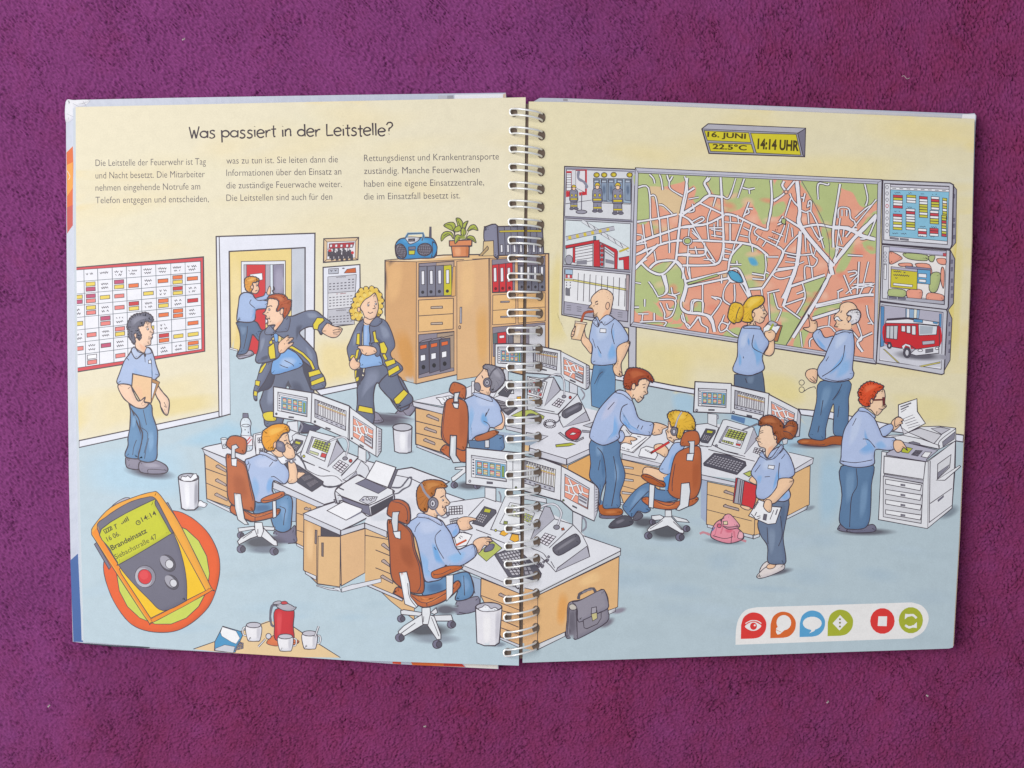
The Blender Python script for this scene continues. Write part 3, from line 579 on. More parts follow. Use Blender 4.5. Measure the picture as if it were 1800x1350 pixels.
grid(q4('775 425 915 412 920 500 775 510'), 'e4e4ea', 5, 3, 1.1, .03); grid(q4('785 560 870 540 870 590 790 605'), 'e4e4ea', 4, 2, 1.1, .03)
P('b9c264', '1080 920 1235 780 1335 860 1170 1000', 1.1); P('63616e', '1255 930 1400 870 1530 870 1760 1130 1740 1180 1530 1190 1400 1160', 1.2); grid(q4('1290 925 1500 870 1720 1130 1440 1150'), 'c6c4cc', 7, 8, .4, .1)
L('1060 665 1220 725', 1.2, s=0); L('1180 735 1380 815', 1.2, s=0); L('1470 1250 1500 1290 1515 1270', 1.5)
F('printed_left_workstation', 9, 'L', 'console, calculator, keyboard and three screens of the left desk'); V(330, 660)
P('dfe1e7', '1050 490 1160 480 1165 610 1100 600 1045 580', 1); L('1190 500 1210 540 1180 600', 3, '8a8896')
P('e2e4e9', '905 118 1330 185 1700 320 1722 340 1705 680 1690 670 1300 500 905 435')
L('1310 185 1300 500', 1.2, s=0); L('1705 325 1690 670', 1.2, s=0); L('1720 340 1710 690', 1.2, s=0)
screen_chips(q4('950 175 1262 235 1258 435 950 370')); screen_table(q4('1340 250 1670 375 1665 580 1340 440'), 11)
E('55545f', 935, 405, 10, 11, 0, .8); E('55545f', 1342, 487, 10, 11, 0, .8); P('55545f', '1065 432 1120 436 1118 450 1065 446', .5); P('55545f', '1455 545 1505 560 1505 574 1455 558', .5)
V(560, 600); P('e2e4e9', '330 695 610 900 665 930 660 1160 620 1220 325 1040', 1.3); L('610 905 605 1215', 1.2, s=0)
P('bcbcc6', '625 920 662 935 655 1150 620 1205', 0); 
for i in range(9): L(f'632 {945+i*28} 655 {950+i*26}', 1.2, '5c5a66', 0)
screen_map(q4('365 790 575 925 570 1135 365 1000')); E('55545f', 352, 1024, 9, 10, 0, .7); P('55545f', '435 1082 475 1106 475 1118 435 1096', .5)
P('dfe1e7', '420 1110 500 1150 500 1280 415 1240', 1); L('520 1160 540 1220 500 1270', 2.2, '7a7886')
V(330, 660)
P('e0e2e8', '690 620 1000 540 1180 610 1080 700 780 830 720 830', 1.1); P('e8e8ee', '715 628 800 615 800 830 720 835', 1); grid(q4('735 655 800 650 800 710 740 715'), 'e4e4ea', 3, 2, .8); grid(q4('750 770 830 765 830 805 755 808'), 'e4e4ea', 4, 2, .8)
P('dcdee4', '1100 640 1140 610 1290 650 1200 800 1150 830', 1.1); P('5c5a66', '1085 745 1140 670 1215 690 1210 720 1150 805', 1); P('c3c23c', '1140 690 1195 705 1180 730 1130 715', .6); grid(q4('1115 725 1165 742 1145 785 1095 765'), 'b9b7bf', 4, 3, .4)
P('e0e2e8', '1190 830 1285 575 1560 650 1650 800 1800 860 1620 1060 1560 1050 1400 980 1210 890', 1.3); P('e9eaee', '1310 645 1500 700 1445 905 1250 815', 1.1); P('9a98a6', '1310 645 1330 650 1270 820 1250 815', .6)
grid(q4('1345 670 1510 715 1475 820 1310 755'), 'b8c35c', 6, 4, .7, .06); P('cf4a4a', '1415 815 1465 830 1450 870 1400 855', .8); P('c8cda0', '1290 790 1380 820 1375 845 1285 815', .7)
P('b4b3c0', '1570 690 1650 795 1475 965', 1.2); L('1450 735 1500 690 1600 650 1670 665 1695 740 1660 870', 3.6, '77757f'); L('1500 690 1600 650 1670 665 1695 740 1660 870', 1.8, 'dcdce4'); E('8c8a96', 1660, 875, 26, 18, 0, 1.1); E('b8443c', 1718, 900, 17, 18, 0, 1)
grid(q4('1600 890 1700 945 1620 1030 1525 965'), 'e6e2ea', 3, 4, .9, .04); E('c8c850', 1225, 852, 13, 14, 0, 1)
P('e4e5eb', '1200 890 1620 1060 1640 1120 1560 1180 1420 1120 1240 980', 0); L('1190 890 1340 950', 1.2, s=0); L('1380 965 1500 1015', 1.2, s=0); L('1240 980 1300 1020 1400 1060 1550 1060 1630 1120', 1.1); L('1620 1050 1800 870', 1.2, s=0)
P('d9dbe2', '1640 1100 1770 1010 1830 900 1900 960 1930 1060 1760 1140', 1); P('a9a8b6', '1700 1090 1780 1010 1790 1060', .7)
P('4f4d5a', '1000 940 1040 920 1150 940 1430 1120 1420 1150 1310 1225 1160 1130 1040 1000', 1.2); grid(q4('1060 930 1160 950 1390 1130 1300 1190'), '8f8d98', 10, 4, .35, .14)
L('1420 1150 1450 1170 1520 1175 1600 1160 1630 1140', 3.2, '4f4d5a')

F('printed_printer', 10, 'L', 'white and black desktop printer with paper'); V(520, 740)
P('9a98a4', '400 830 430 820 450 860 420 870', 1); P('f0f0f4', '735 610 845 420 1055 490 970 700', 1.2); P('6a6876', '1050 510 1075 515 1000 710 970 700', 1)
S('dcdde4', '415 735 500 660 650 570 720 600 740 620 1010 720 1030 760 1020 850 790 1000 700 960 500 840 450 870 430 850'); P('46444f', '790 910 1025 790 1015 860 800 990', 1.1); P('77758a', '480 800 700 880 770 890 790 1000 700 960 640 910 500 840', 1)
P('e4e5ea', '415 735 500 660 650 570 1020 725 1025 770 780 890 690 870 480 790', 1.2); P('77758a', '630 660 735 610 960 710 870 765', 1.1); L('440 780 640 850 780 885 1015 775', 1.2); P('c9c9d2', '670 840 720 795 860 800 840 840 760 880', 1); E('e4e4ea', 755, 820, 14, 14, 0, 1); E('e4e4ea', 790, 830, 11, 11, 0, 1); E('e4e4ea', 818, 810, 11, 11, 0, 1); E('5a5a9a', 710, 832, 12, 6, 0, .6); P('55545f', '460 700 510 722 505 732 458 712', .4)
P('f0f0f4', '330 945 500 850 700 925 690 960 530 1045', 1.2); L('570 1025 690 960', 2.2, '77758a'); 
L('1010 700 1100 700 1150 650 1190 600 1220 600 1200 680 1130 720 1080 760 1030 770', 2.4, '63616e')

F('printed_water_bottle', 10, 'L', 'clear water bottle and a glass on the left desk'); V(330, 660)
P('d9dfe6', '348 668 415 662 410 765 370 770', 1.1); E('eef0f4', 382, 666, 34, 9, 0, 1); E('c9d2da', 388, 735, 12, 12, 0, .8)
S('dce6ee', '580 450 640 450 668 500 660 560 670 640 685 690 680 780 620 800 565 780 560 640 570 580 555 510', 1.2); P('77758a', '582 398 636 400 640 445 580 445', 1); P('e9e6ec', '565 630 680 640 685 740 570 745', .8); LL('600 720 660 650/620 735 675 670', 2, 'c8525a'); E(None, 612, 528, 42, 14, 0, .9); E('55545f', 605, 572, 6, 8, 0, 0); E('55545f', 640, 600, 6, 8, 0, 0)
F('printed_seated_man', 11, 'L', 'blond man on the telephone at the left desk'); V(340, 780)
S('77748a', '850 1000 860 920 1000 920 1070 860 1080 950 1080 1040 900 1050', 1.2); L('900 960 910 1030', .9)
S('je', '640 610 800 605 960 545 1020 550 1045 620 1035 800 1020 900 940 935 860 900 820 800 800 740 640 735'); B('7fa3cb', '900 600 1000 590 1000 780 950 850'); B('4f7199', '650 650 800 640 820 700 650 720'); L('910 660 970 690 960 760 950 860', 1)
S('sh', '545 190 600 150 700 110 740 95 880 150 980 240 1012 320 990 400 940 425 850 390 830 480 845 540 800 600 650 605 600 400'); B('8fb6e0', '640 330 700 420 690 560 640 600 610 420'); B('7fafe2', '820 340 850 390 830 480 790 540 760 480 780 380'); B('c0cce8', '620 180 760 130 900 190 840 250 680 260'); L('565 225 590 200', 1); L('840 190 800 240', 1); L('820 350 860 350 950 420', 1.1); L('600 210 580 290', 1)
P('f0f0f4', '880 160 960 120 990 160 930 210', 0); S('W', '890 150 930 110 970 140 1000 180 940 215', 1)
S('f4cba8', '1000 190 1070 200 1100 300 1100 380 1060 415 1000 410 1010 330', 1.2); S('f4cba8', '1100 300 1130 300 1180 310 1120 360 1095 370', 1)
E('e0e0ea', 1035, 182, 24, 24, 0, 1.1); L('970 180 1080 165', 3.5, '8a8898'); E('f0f0f4', 1033, 182, 14, 14, 0, .9)
S('bfcbe8', '700 110 720 80 850 130 885 165 860 180 760 125', 1.1)
V(330, 660); S('f4cba8', '920 760 960 690 980 640 1050 610 1070 690 1090 740 1050 800 1010 850 950 860 880 800', 1.2); L('1015 690 1050 680', 1.5); L('1040 700 1065 720', 1.2)
Hr('eaa02c', '790 600 830 560 900 520 1000 510 1060 535 1070 590 1010 610 970 660 940 700 925 770 890 795 830 785 785 700'); B('f2bc50', '850 570 950 540 1030 560 950 610 860 640'); S('f0bd98', '905 720 930 700 935 750 910 765', 1)
S('f4cba8', '1000 800 1040 720 1080 730 1120 780 1130 860 1060 880 1010 840', 1.2); S('77748a', '935 710 955 690 1010 710 1030 770 1025 800 1000 810 940 780', 1.2); B('94919f', '950 705 1000 720 1000 760 945 750'); LL('1060 760 1090 770', .9)
L('1140 830 1180 860 1220 920 1250 990', 2.6, '55535f')
F('printed_office_chair', 12, 'L', 'orange office chair at the left desk'); V(340, 780)
soft('4e4b55', 720, 1040, 240, 80); soft('787f8e', 760, 1120, 200, 40)
P('dfe1e6', '470 890 640 870 650 900 480 930', 1.1); P('dfe1e6', '730 870 860 880 850 915 760 910', 1.1); caster(498, 965, 36)
P('e4e6ea', '640 905 720 900 740 890 880 1030 885 1075 850 1075 720 980 690 970 600 1000 480 1065 465 1030 500 990', 1.2); P('e8eaee', '645 830 725 830 740 920 715 985 680 985 650 910', 1.1); caster(503, 1110, 44); caster(850, 1135, 44); LL('520 1000 620 930/780 930 860 1020/680 900 680 950', 1)
S('c56d40', '395 650 420 650 520 690 650 740 820 700 900 685 915 710 860 770 650 820 560 805 400 725'); B('e08a4c', '560 730 650 770 780 730 640 790'); L('530 700 650 775 830 725', 1); L('650 775 650 815', 1)
S('bd683e', '345 130 380 110 440 140 540 200 570 280 620 480 648 600 640 700 600 710 480 670 400 630 360 540 355 300'); B('ab5a34', '420 300 540 340 590 560 500 600 420 500'); L('380 120 460 170 550 240 600 470 630 600', 1)
P('dde1e5', '430 520 500 530 515 640 540 790 580 850 540 850 470 800 440 680', 1.2); B('eef0f2', '440 540 470 540 490 700 470 740'); L('540 790 620 820', 1.2)
S('bd683e', '360 -40 400 -80 480 -80 555 -40 560 60 530 110 430 80 350 20'); P('d5dae0', '405 20 450 5 480 40 440 60 440 155 400 155', 1.2); P('e6e9ed', '400 160 460 155 455 240 405 230', 1.1)
S('c87040', '715 590 760 560 900 510 955 510 960 545 900 580 780 620 725 620', 1.3); L('730 600 830 590 940 540', 1); P('e2e4e8', '835 605 870 600 875 770 840 785', 1.1)
F('printed_seated_man', 11, 'L', 'brown haired man with a headset at the front desk'); V(660, 950)
S('8a8799', '845 770 860 640 960 620 1080 590 1100 680 1060 740 960 770', 1.2); L('845 750 970 770 1050 745', 1.1); L('870 680 870 740', .9)
S('je', '520 430 750 380 950 330 1010 390 1040 520 1000 600 900 635 840 620 860 520 700 600 500 580'); B('4f7199', '540 460 700 440 720 540 560 560'); B('7fa3cb', '900 380 980 400 1000 500 930 560'); L('930 370 940 580', 1); L('1010 400 1050 560', 1)
V(660, 820)
S('f3c8a6', '860 580 900 540 970 530 1060 550 1060 565 990 590 1020 640 1010 660 900 670', 1.2); LL('990 580 1040 562', .9); S('f3c8a6', '1030 800 1100 750 1200 750 1235 790 1200 800 1215 860 1150 830 1100 905 1060 890', 1.2); LL('1150 760 1230 775/1170 790 1230 795', .9); S('77748a', '1145 880 1200 820 1255 825 1230 880 1160 900', 1)
P('f2f2f4', '830 740 900 690 1020 720 960 830 860 850', 1.1); L('850 830 960 775', 4, 'd0582c', 0); L('900 700 930 690 960 700 1010 720', 2, '5c5a66'); LL('880 745 900 760/890 730 920 745', 1)
S('a9bce4', '740 630 850 600 885 660 880 700 820 750 760 690', 1.3); B('7fb0e4', '800 700 860 640 870 700 825 740')
S('sh', '330 620 440 530 480 495 680 560 740 630 800 720 860 870 960 840 1030 820 1070 880 1050 950 940 1030 860 1055 780 1065 740 1040 720 1100 700 1180 610 1210 520 1200 480 1000 420 750'); B('8fb8e4', '460 880 560 960 560 1100 620 1180 530 1180 490 1050'); B('6aa8e0', '590 800 640 830 700 980 740 1040 640 1020 600 900'); B('8fbce8', '740 960 860 900 960 900 920 1000 820 1040'); B('c0cde9', '430 580 600 560 700 640 640 700 480 720')
L('470 590 430 640 415 690', 1); L('690 670 630 740 650 850 720 970', 1.1); L('860 870 900 930', 1); L('620 850 640 880', 1); L('1030 820 1050 880 1050 940', 1)
S('bfcbe9', '440 530 480 490 640 545 695 590 690 620 560 550', 1.1)
S('f5cdac', '500 480 560 400 620 250 700 220 740 260 740 320 785 380 765 410 740 420 750 460 735 500 700 520 650 515 640 540', 1.3); L('685 328 725 305', 1.4); eye(712, 355, .8); L('700 430 745 430 720 455 735 480', 1.1); L('705 410 712 440', .9)
Hr('b8702f', '440 240 480 180 520 150 600 140 700 155 750 200 745 220 690 225 640 235 620 300 580 330 560 400 545 470 500 475 455 430 435 330'); B('ce8a48', '520 180 620 160 690 190 600 220 540 260'); L('480 180 520 270 580 340', 4, '9694a2'); E('85828f', 608, 390, 55, 65, 0, 1.3); E('d2d0d8', 605, 390, 26, 36, 0, 1); E('55535f', 603, 392, 10, 18, 0, 0); L('630 450 660 500 720 540 770 520', 2.6, '8a8896'); E('8a8896', 765, 500, 16, 20, 0, 1)
F('printed_office_chair', 12, 'L', 'orange office chair in front of the front desk'); V(660, 950)
soft('4a4750', 540, 950, 270, 80, 0, 'b4c6d2'); soft('8f99a6', 640, 1040, 240, 50, 0, 'b8cbd6'); soft('5c5864', 740, 730, 130, 60, 0, 'b4c6d2')
P('dfe1e6', '265 740 300 730 490 760 480 800 270 780', 1.2); P('dfe1e6', '580 760 640 710 655 760 620 780', 1.1); P('dfe1e6', '600 790 800 785 820 850 620 850', 1.2); caster(270, 825, 40); caster(800, 885, 44)
P('e6e8ec', '490 780 560 780 620 800 690 990 690 1040 650 1045 545 890 500 890 300 1010 250 1000 240 960 300 900', 1.2); caster(255, 1025, 46); caster(650, 1095, 48); P('e6e8ec', '490 710 575 705 580 770 555 885 500 885 490 780', 1.1); LL('270 980 420 870/590 810 670 1010/510 800 505 860', 1)
S('c56d40', '195 540 240 490 370 560 530 580 740 520 850 430 890 440 885 500 740 630 540 705 420 670 210 570'); B('e08a4c', '400 580 540 640 760 560 560 670'); L('380 580 540 660 830 500', 1); L('540 660 545 700', 1)
P('e8eaee', '745 370 820 360 815 560 750 640', 1.2)
S('b5613a', '125 -180 160 -220 270 -180 380 -100 420 100 490 300 515 470 500 550 440 560 330 530 200 440 160 330 150 100'); B('a35430', '260 20 380 60 430 280 340 300 250 160'); L('270 -180 370 -80 400 100 460 270 475 470 440 540', 1.1)
P('e8eaee', '250 340 330 330 360 450 370 590 450 690 420 715 310 670', 1.3); B('f4f5f7', '265 360 300 360 330 560 320 620'); L('340 450 360 600 430 700', 1)
V(660, 820); S('b5613a', '125 470 150 380 220 345 300 365 355 420 370 540 345 605 280 590 140 520'); L('180 370 270 390 330 450 340 580', 1); P('d3d8de', '180 480 255 475 240 520 235 680 190 690 170 580', 1.2); P('e6e9ed', '185 690 265 680 265 765 210 750', 1.1)
S('c66a36', '590 1120 640 1090 760 1050 900 1050 905 1080 760 1140 660 1180 600 1170', 1.3); L('610 1140 700 1130 800 1080', 1)
F('printed_waste_basket', 13, 'L', 'full waste basket beside the front desk drawers'); V(660, 950)
soft('7d8896', 1290, 1095, 90, 30, 0, 'b8cbd6'); P('e6e4ea', '1055 700 1335 700 1305 1080 1260 1110 1150 1110 1070 1080'); B('f2f0f2', '1130 780 1220 780 1210 1090 1140 1080'); B('c2c0ca', '1265 760 1325 740 1300 1070 1260 1090'); E('b8b6c2', 1195, 700, 138, 46); S('W', '1085 720 1130 700 1150 680 1190 690 1220 720 1260 705 1290 735 1200 750 1120 745', 1)

F('printed_pager', 13, 'L', 'large yellow pager with a green display on an orange disc'); V(120, 850)
S('e8602a', '370 880 450 700 700 400 1050 290 1250 330 1450 490 1570 700 1600 900 1560 1120 1480 1300 1330 1450 1150 1550 950 1570 750 1530 600 1420 450 1180', 1); E('c9d458', 1000, 950, 490, 540, 0, 1)
P('8a8896', '1020 210 1050 200 1200 470 1180 490', 1); P('77758a', '275 640 300 620 450 880 430 905', 1); S('b4b2be', '460 250 520 190 600 150 650 155 640 200', 1)
S('f0a838', '245 520 280 430 450 250 700 140 880 90 950 100 1060 250 1200 470 1500 1080 1510 1130 1200 1300 890 1465 840 1450 640 1150 300 620', 1.1); 
P('f08c1e', '250 520 300 600 850 1440 880 1460 920 1450 560 930 300 470', 0); P('f3c41c', '540 900 1060 420 1140 560 1450 1130 870 1420 560 950', 1); P('f08c1e', '1500 1100 1450 1130 870 1430 890 1465 1210 1300 1510 1130', .6)
S('6f6d7e', '305 470 400 350 620 210 800 150 910 150 1000 300 1100 500 1180 700 1240 960 1250 1200 1220 1250 1000 1340 850 1220 620 980 480 780', 1); B('5f5d6e', '310 480 340 460 480 700 520 800 500 780')
S('c9cc28', '350 480 880 180 920 230 1070 500 1060 545 560 840 520 830 440 690', 1.2)
T('16 06.', 418, 612, 25, -27, 9, '55502a', .012); T('Brandeinsatz', 462, 705, 70, -27, 9.5, '4a4628', .02); T('Siebachstraße 47', 505, 800, 82, -27, 9.5, '4a4628'); T('14:14', 785, 405, 28, -27, 9, '4a4628', .01); E(None, 738, 412, 22, 22, 0, 1.4, '4a4628'); L('738 412 738 396', 1, '4a4628'); L('738 412 750 408', 1, '4a4628')
P(None, '370 490 450 452 466 482 395 525', 1.3, 0, '4a4628'); LL('398 482 404 512/420 472 428 500/442 462 450 490', 1.8, '4a4628'); LL('480 440 510 425/492 432 508 480', 1.6, '4a4628')
for i in range(5): L(f'{570+i*17} {428-i*9} {565+i*16-i*3} {414-i*9-i*8}', 2, '4a4628', 0)
E('8e8c9a', 812, 980, 108, 118, -20, .8); E('b6b4be', 795, 990, 88, 105, -20, 0); E('d8343c', 808, 982, 72, 80, -20, .8); E('e2464c', 800, 965, 45, 48, 0, 0)
for x, y, k in ((1050, 840, 1), (1092, 1040, .88)): E('55535f', x, y, 72*k, 98*k, -38, .8); E('a4a2ae', x-16, y-8, 52*k, 84*k, -38, 0); E('d6d6dc', x+18, y+10, 42*k, 48*k, -20, .9)

F('printed_table', 13, 'L', 'small tan table with mugs, a milk carton and a red jug'); V(320, 950)
P('e6c89a', '120 1145 350 1060 900 850 940 850 1180 910 1440 1090 1670 1235 1000 1230 300 1165', .01); L('120 1145 350 1065 560 980 930 850', 1.1, s=0); L('1175 910 1440 1090 1670 1235', 1.1, s=0)
S('e07a4c', '890 1080 940 1020 1000 1000 1220 1050 1200 1095 1050 1110 960 1110', .9)
P('4a96c4', '430 905 620 960 640 1000 560 1180 440 1175 342 1160 345 1070', 1.1); P('f2f2f4', '425 910 570 955 610 1030 570 1090 520 1070 420 1010 405 970', .5); P('c9ccd4', '350 1140 450 1100 560 1120 540 1185 350 1160', .5); grid(q4('600 1060 650 1080 650 1140 545 1170'), '77758a', 3, 3, .5)
def mug(x, y, w_, h_, left=0):
    L(f'{x+(-w_*.45 if left else w_*.45)} {y+h_*.15} {x+(-w_*.7 if left else w_*.75)} {y+h_*.2} {x+(-w_*.7 if left else w_*.72)} {y+h_*.6} {x+(-w_*.4 if left else w_*.42)} {y+h_*.65}', 3.2); L(f'{x+(-w_*.45 if left else w_*.45)} {y+h_*.15} {x+(-w_*.7 if left else w_*.75)} {y+h_*.2} {x+(-w_*.7 if left else w_*.72)} {y+h_*.6} {x+(-w_*.4 if left else w_*.42)} {y+h_*.65}', 1.6, 'e8e8ec')
    S('eceaee', f'{x-w_/2} {y} {x+w_/2} {y} {x+w_*.45} {y+h_*.9} {x+w_*.2} {y+h_} {x-w_*.2} {y+h_} {x-w_*.42} {y+h_*.88}', 1.2); B('c9c8d0', f'{x+w_*.2} {y+20} {x+w_*.46} {y+15} {x+w_*.4} {y+h_*.85} {x+w_*.2} {y+h_*.92}'); E('c4c2cc', x, y, w_*.5, h_*.17, 0, 1.2)
mug(755, 892, 155, 170, 1); L('805 1120 880 1040', 3.4); L('805 1120 880 1040', 1.6, 'dcdce2'); E('d4d4dc', 912, 1010, 28, 30, 0, 1.1)
L('1000 685 950 690 930 800 945 890 975 905', 4, '6a6876'); S('cc2e38', '985 730 1170 720 1172 900 1170 1050 990 1050 975 900', 1.3); B('de4a50', '1000 760 1060 760 1040 1000 1000 1000'); S('b4b2bc', '1000 700 1010 670 1080 655 1150 680 1180 700 1205 705 1170 740 1080 740', 1.1); S('c9444a', '1040 650 1090 640 1115 665 1060 675', .9); S('b4b2bc', '960 660 1000 640 1040 640 1040 665 980 675', 1)
mug(1090, 1012, 150, 155); mug(1345, 980, 150, 165); L('1400 1020 1440 905', 3.6); L('1400 1020 1440 905', 1.8, 'dcdce2')

# ---------------------------------------------------------------- type on the left page
F('printed_title', 3, 'L', 'hand lettered question title'); V(0, 0, 1)
CH = {'W': '0 62 12 0/12 0 22 45/22 45 32 0/32 0 46 64', 'a': 'c18 19 17/36 38 35 0', 's': '28 36 18 41 8 36 10 26 24 18 26 6 14 -1 2 4', 'p': '2 40 4 -26/c20 20 17 19', 'i': '5 38 6 0/5 54 6 56', 'e': '3 21 34 24 28 38 16 41 4 30 3 14 12 1 24 0 34 6', 'r': '4 38 5 0/5 22 14 36 26 38', 't': '12 58 12 4 20 0/0 38 24 39', 'n': '3 38 4 0/4 24 14 38 26 36 28 20 29 0', 'd': 'c18 20 17 20/34 66 36 0', 'L': '4 64 4 2/4 2 34 4', 'l': '5 66 6 0', '?': '2 52 10 64 24 64 30 52 24 40 14 32 13 18/13 2 14 4'}
CW = dict(W=50, a=41, s=34, p=43, i=14, e=40, r=28, t=25, n=36, d=42, L=36, l=14)
def lettered(txt, x, y, wd, ang, hs, w):
    tot = sum(CW.get(c, 24) for c in txt); sc = wd / tot; a = R(ang); u = 0; rs = random.Random(3)
    for c in txt:
        if c in CH:
            dy = rs.uniform(-3, 3)
            for st in CH[c].split('/'):
                if st[0] == 'c':
                    cx, cy, r = [float(q) for q in st[1:].split()[:3]]; n = [(cx + r*math.cos(k*.4), cy + r*.98*math.sin(k*.4)) for k in range(16)]; cl = True
                else:
                    q = [float(k) for k in st.split()]; n = crom(list(zip(q[::2], q[1::2])), False); cl = False
                o = [(x + (u + p)*sc*math.cos(a) + (t + dy)*hs*math.sin(a), y + (u + p)*sc*math.sin(a) - (t + dy)*hs*math.cos(a)) for p, t in n]
                ribbon(o, w, cl, '3c303a')
        u += CW.get(c, 24)
lettered('Was passiert in der Leitstelle?', 333, 243, 355, -.9, .33, 2.6)
F('printed_text', 3, 'L', 'three columns of small German text'); V(0, 0, 1)
for x, y, wd, t in ((168, 292, 194, 'Die Leitstelle der Feuerwehr ist Tag'), (168, 314, 192, 'und Nacht besetzt. Die Mitarbeiter'), (168, 335.5, 184, 'nehmen eingehende Notrufe am'), (168, 357.5, 199, 'Telefon entgegen und entscheiden,'),
                    (398, 288, 196, 'was zu tun ist. Sie leiten dann die'), (398, 309.5, 202, 'Informationen über den Einsatz an'), (398, 331.5, 203, 'die zuständige Feuerwache weiter.'), (398, 353.5, 186, 'Die Leitstellen sind auch für den'),
                    (640, 283.5, 237, 'Rettungsdienst und Krankentransporte'), (640, 306, 203, 'zuständig. Manche Feuerwachen'), (640, 328.5, 211, 'haben eine eigene Einsatzzentrale,'), (640, 351, 169, 'die im Einsatzfall besetzt ist.')):
    T(t, x, y, wd, -.75, 12.4, '574f59', -.006)
# ================================================================ drawing, upper right page
F('printed_wall', 0, 'R'); V(0, 0, 1)
PR = '929.5 178.5 1000 179.5 1400 196 1713 209 1708 420 1696 720 1686 944 1675 1138 1668 1140 1400 1149 918.5 1165'
P('e6dcb8', PR, 0)
for i in range(46):
    cx, cy = random.uniform(950, 1690), random.uniform(210, 700)
    EB(random.choice(['e8dba8', 'e9debb', 'e4dbba', 'e8d9a6', 'e6dfc2', 'eadaa2']), cx, cy, random.uniform(60, 140), random.uniform(12, 40), random.uniform(-4, 10))
B('e2cd72', '963 480 985 440 984 560 1000 600 975 610 964 600', .5); B('e6d488', '1100 590 1200 600 1230 640 1210 690 1150 690 1110 680', .5); B('e2d076', '1670 400 1694 420 1690 560 1684 640 1660 650 1676 560', .5); B('e6d586', '1330 650 1400 660 1420 700 1400 715 1340 690', .5); B('e8d890', '1560 690 1680 700 1682 750 1600 740', .5)
F('printed_floor', 1, 'R'); 
P('b7c8d0', '920 640 960 646 1100 665 1180 687 1250 696 1350 718 1420 730 1480 738 1560 752 1693 775 1720 780 1705 1150 1400 1160 912 1175', 0)
for i in range(50):
    cx, cy = random.uniform(1000, 1640), random.uniform(900, 1120)
    EB(random.choice(['b4c6d2', 'b0c2cd', 'b8cad5', 'adc1ce', 'b3c4cc']), cx, cy, random.uniform(30, 90), random.uniform(8, 24), random.uniform(0, 10))
B('a5c6dc', '1260 700 1400 725 1420 800 1330 800'); B('a9c8dc', '1180 690 1220 692 1220 730 1185 725'); B('a9c6d8', '1440 800 1480 800 1480 900 1440 930')
F('printed_baseboard', 2, 'R'); V(0, 0, 1)
P('w', '960 634 1080 657 1180 677 1222 684 1222 693 1180 686 1080 667 960 644')
F('printed_baseboard', 2, 'R'); P('w', '1404 719 1460 724 1560 745 1694 765 1693 777 1560 757 1460 736 1408 729')
F('printed_date_display', 2, 'R', 'grey wall display with yellow date and time panels'); V(1220, 150, 4.5)
P('a3a2ae', '62 345 112 305 882 340 875 565 118 538'); P('7c7888', '882 340 820 380 860 550 875 565', 1.1); P('b4b2bc', '62 345 112 305 882 340 820 378', 1.1)
P('d6ca30', '80 358 432 375 450 452 105 436', 1); P('d6ca30', '112 455 452 465 474 535 130 522', 1); P('d6ca30', '448 378 808 388 845 552 492 535', 1)
T('16. JUNI', 104, 406, 68, 3, 9, '51451f', .03); T('22.5°C', 146, 502, 60, 2.5, 9, '51451f', .03); T('14:14 UHR', 500, 500, 73, 3, 18, '4a3e1c', .04)
F('printed_screen_wall', 3, 'R', 'grey framed column of small screens left of the city map'); V(960, 280)
P('c2c2cc', '195 75 960 108 945 2500 870 2500 870 1780 165 1640'); 
P('d9dadf', '215 105 905 130 895 640 195 600', 1); P('d9e2e6', '200 640 890 680 885 1170 190 1110', 1); P('e9e9ec', '195 1150 880 1215 860 1715 185 1630', 1)
L('205 95 930 130', 2.6, '8e8c9c', 0); L('195 610 910 650', 2.6, '8e8c9c', 0); L('185 1125 890 1185', 2.6, '8e8c9c', 0); LL('190 620 915 662/178 1130 890 1195', 1)
P('c8333c', '212 125 270 125 270 340 212 340', 0); P('e6e6ea', '215 145 265 145 265 330 215 330', .5); P('c8333c', '275 120 310 110 310 280 430 380 430 108 280 115', 0); P('e4e0e4', '312 120 412 120 412 350 312 300', .5); P('c8333c', '210 340 300 345 330 380 210 400', 0); P('c8333c', '345 350 430 340 430 375 350 385', 0)
for k in range(6): L(f'215 {165+k*26} 265 {165+k*26}', .7)
L('345 120 340 200 400 240 430 290 410 300', 4.5, '8a8a9c'); L('375 360 372 545', 2, '6e6b7a'); E('9c9aa8', 372, 555, 58, 20, 0, 1)
P('9fb2c6', '500 200 895 205 895 465 500 440', .9)
for x in (500, 580, 655, 745, 830): P('8a9ab0', f'{x} 212 {x+62} 214 {x+62} 440 {x} 430', .8); P('b9c4d2', f'{x+6} 222 {x+54} 224 {x+54} 245 {x+6} 243', .6); B('5f6f88', f'{x+12} 280 {x+45} 270 {x+50} 360 {x+20} 380')
for x, y in ((532, 165), (612, 165), (712, 162), (880, 165)): E('b9a630', x, y, 30, 25, 0, 1); E('d9c84a', x+4, y+2, 14, 11, 0, 0)
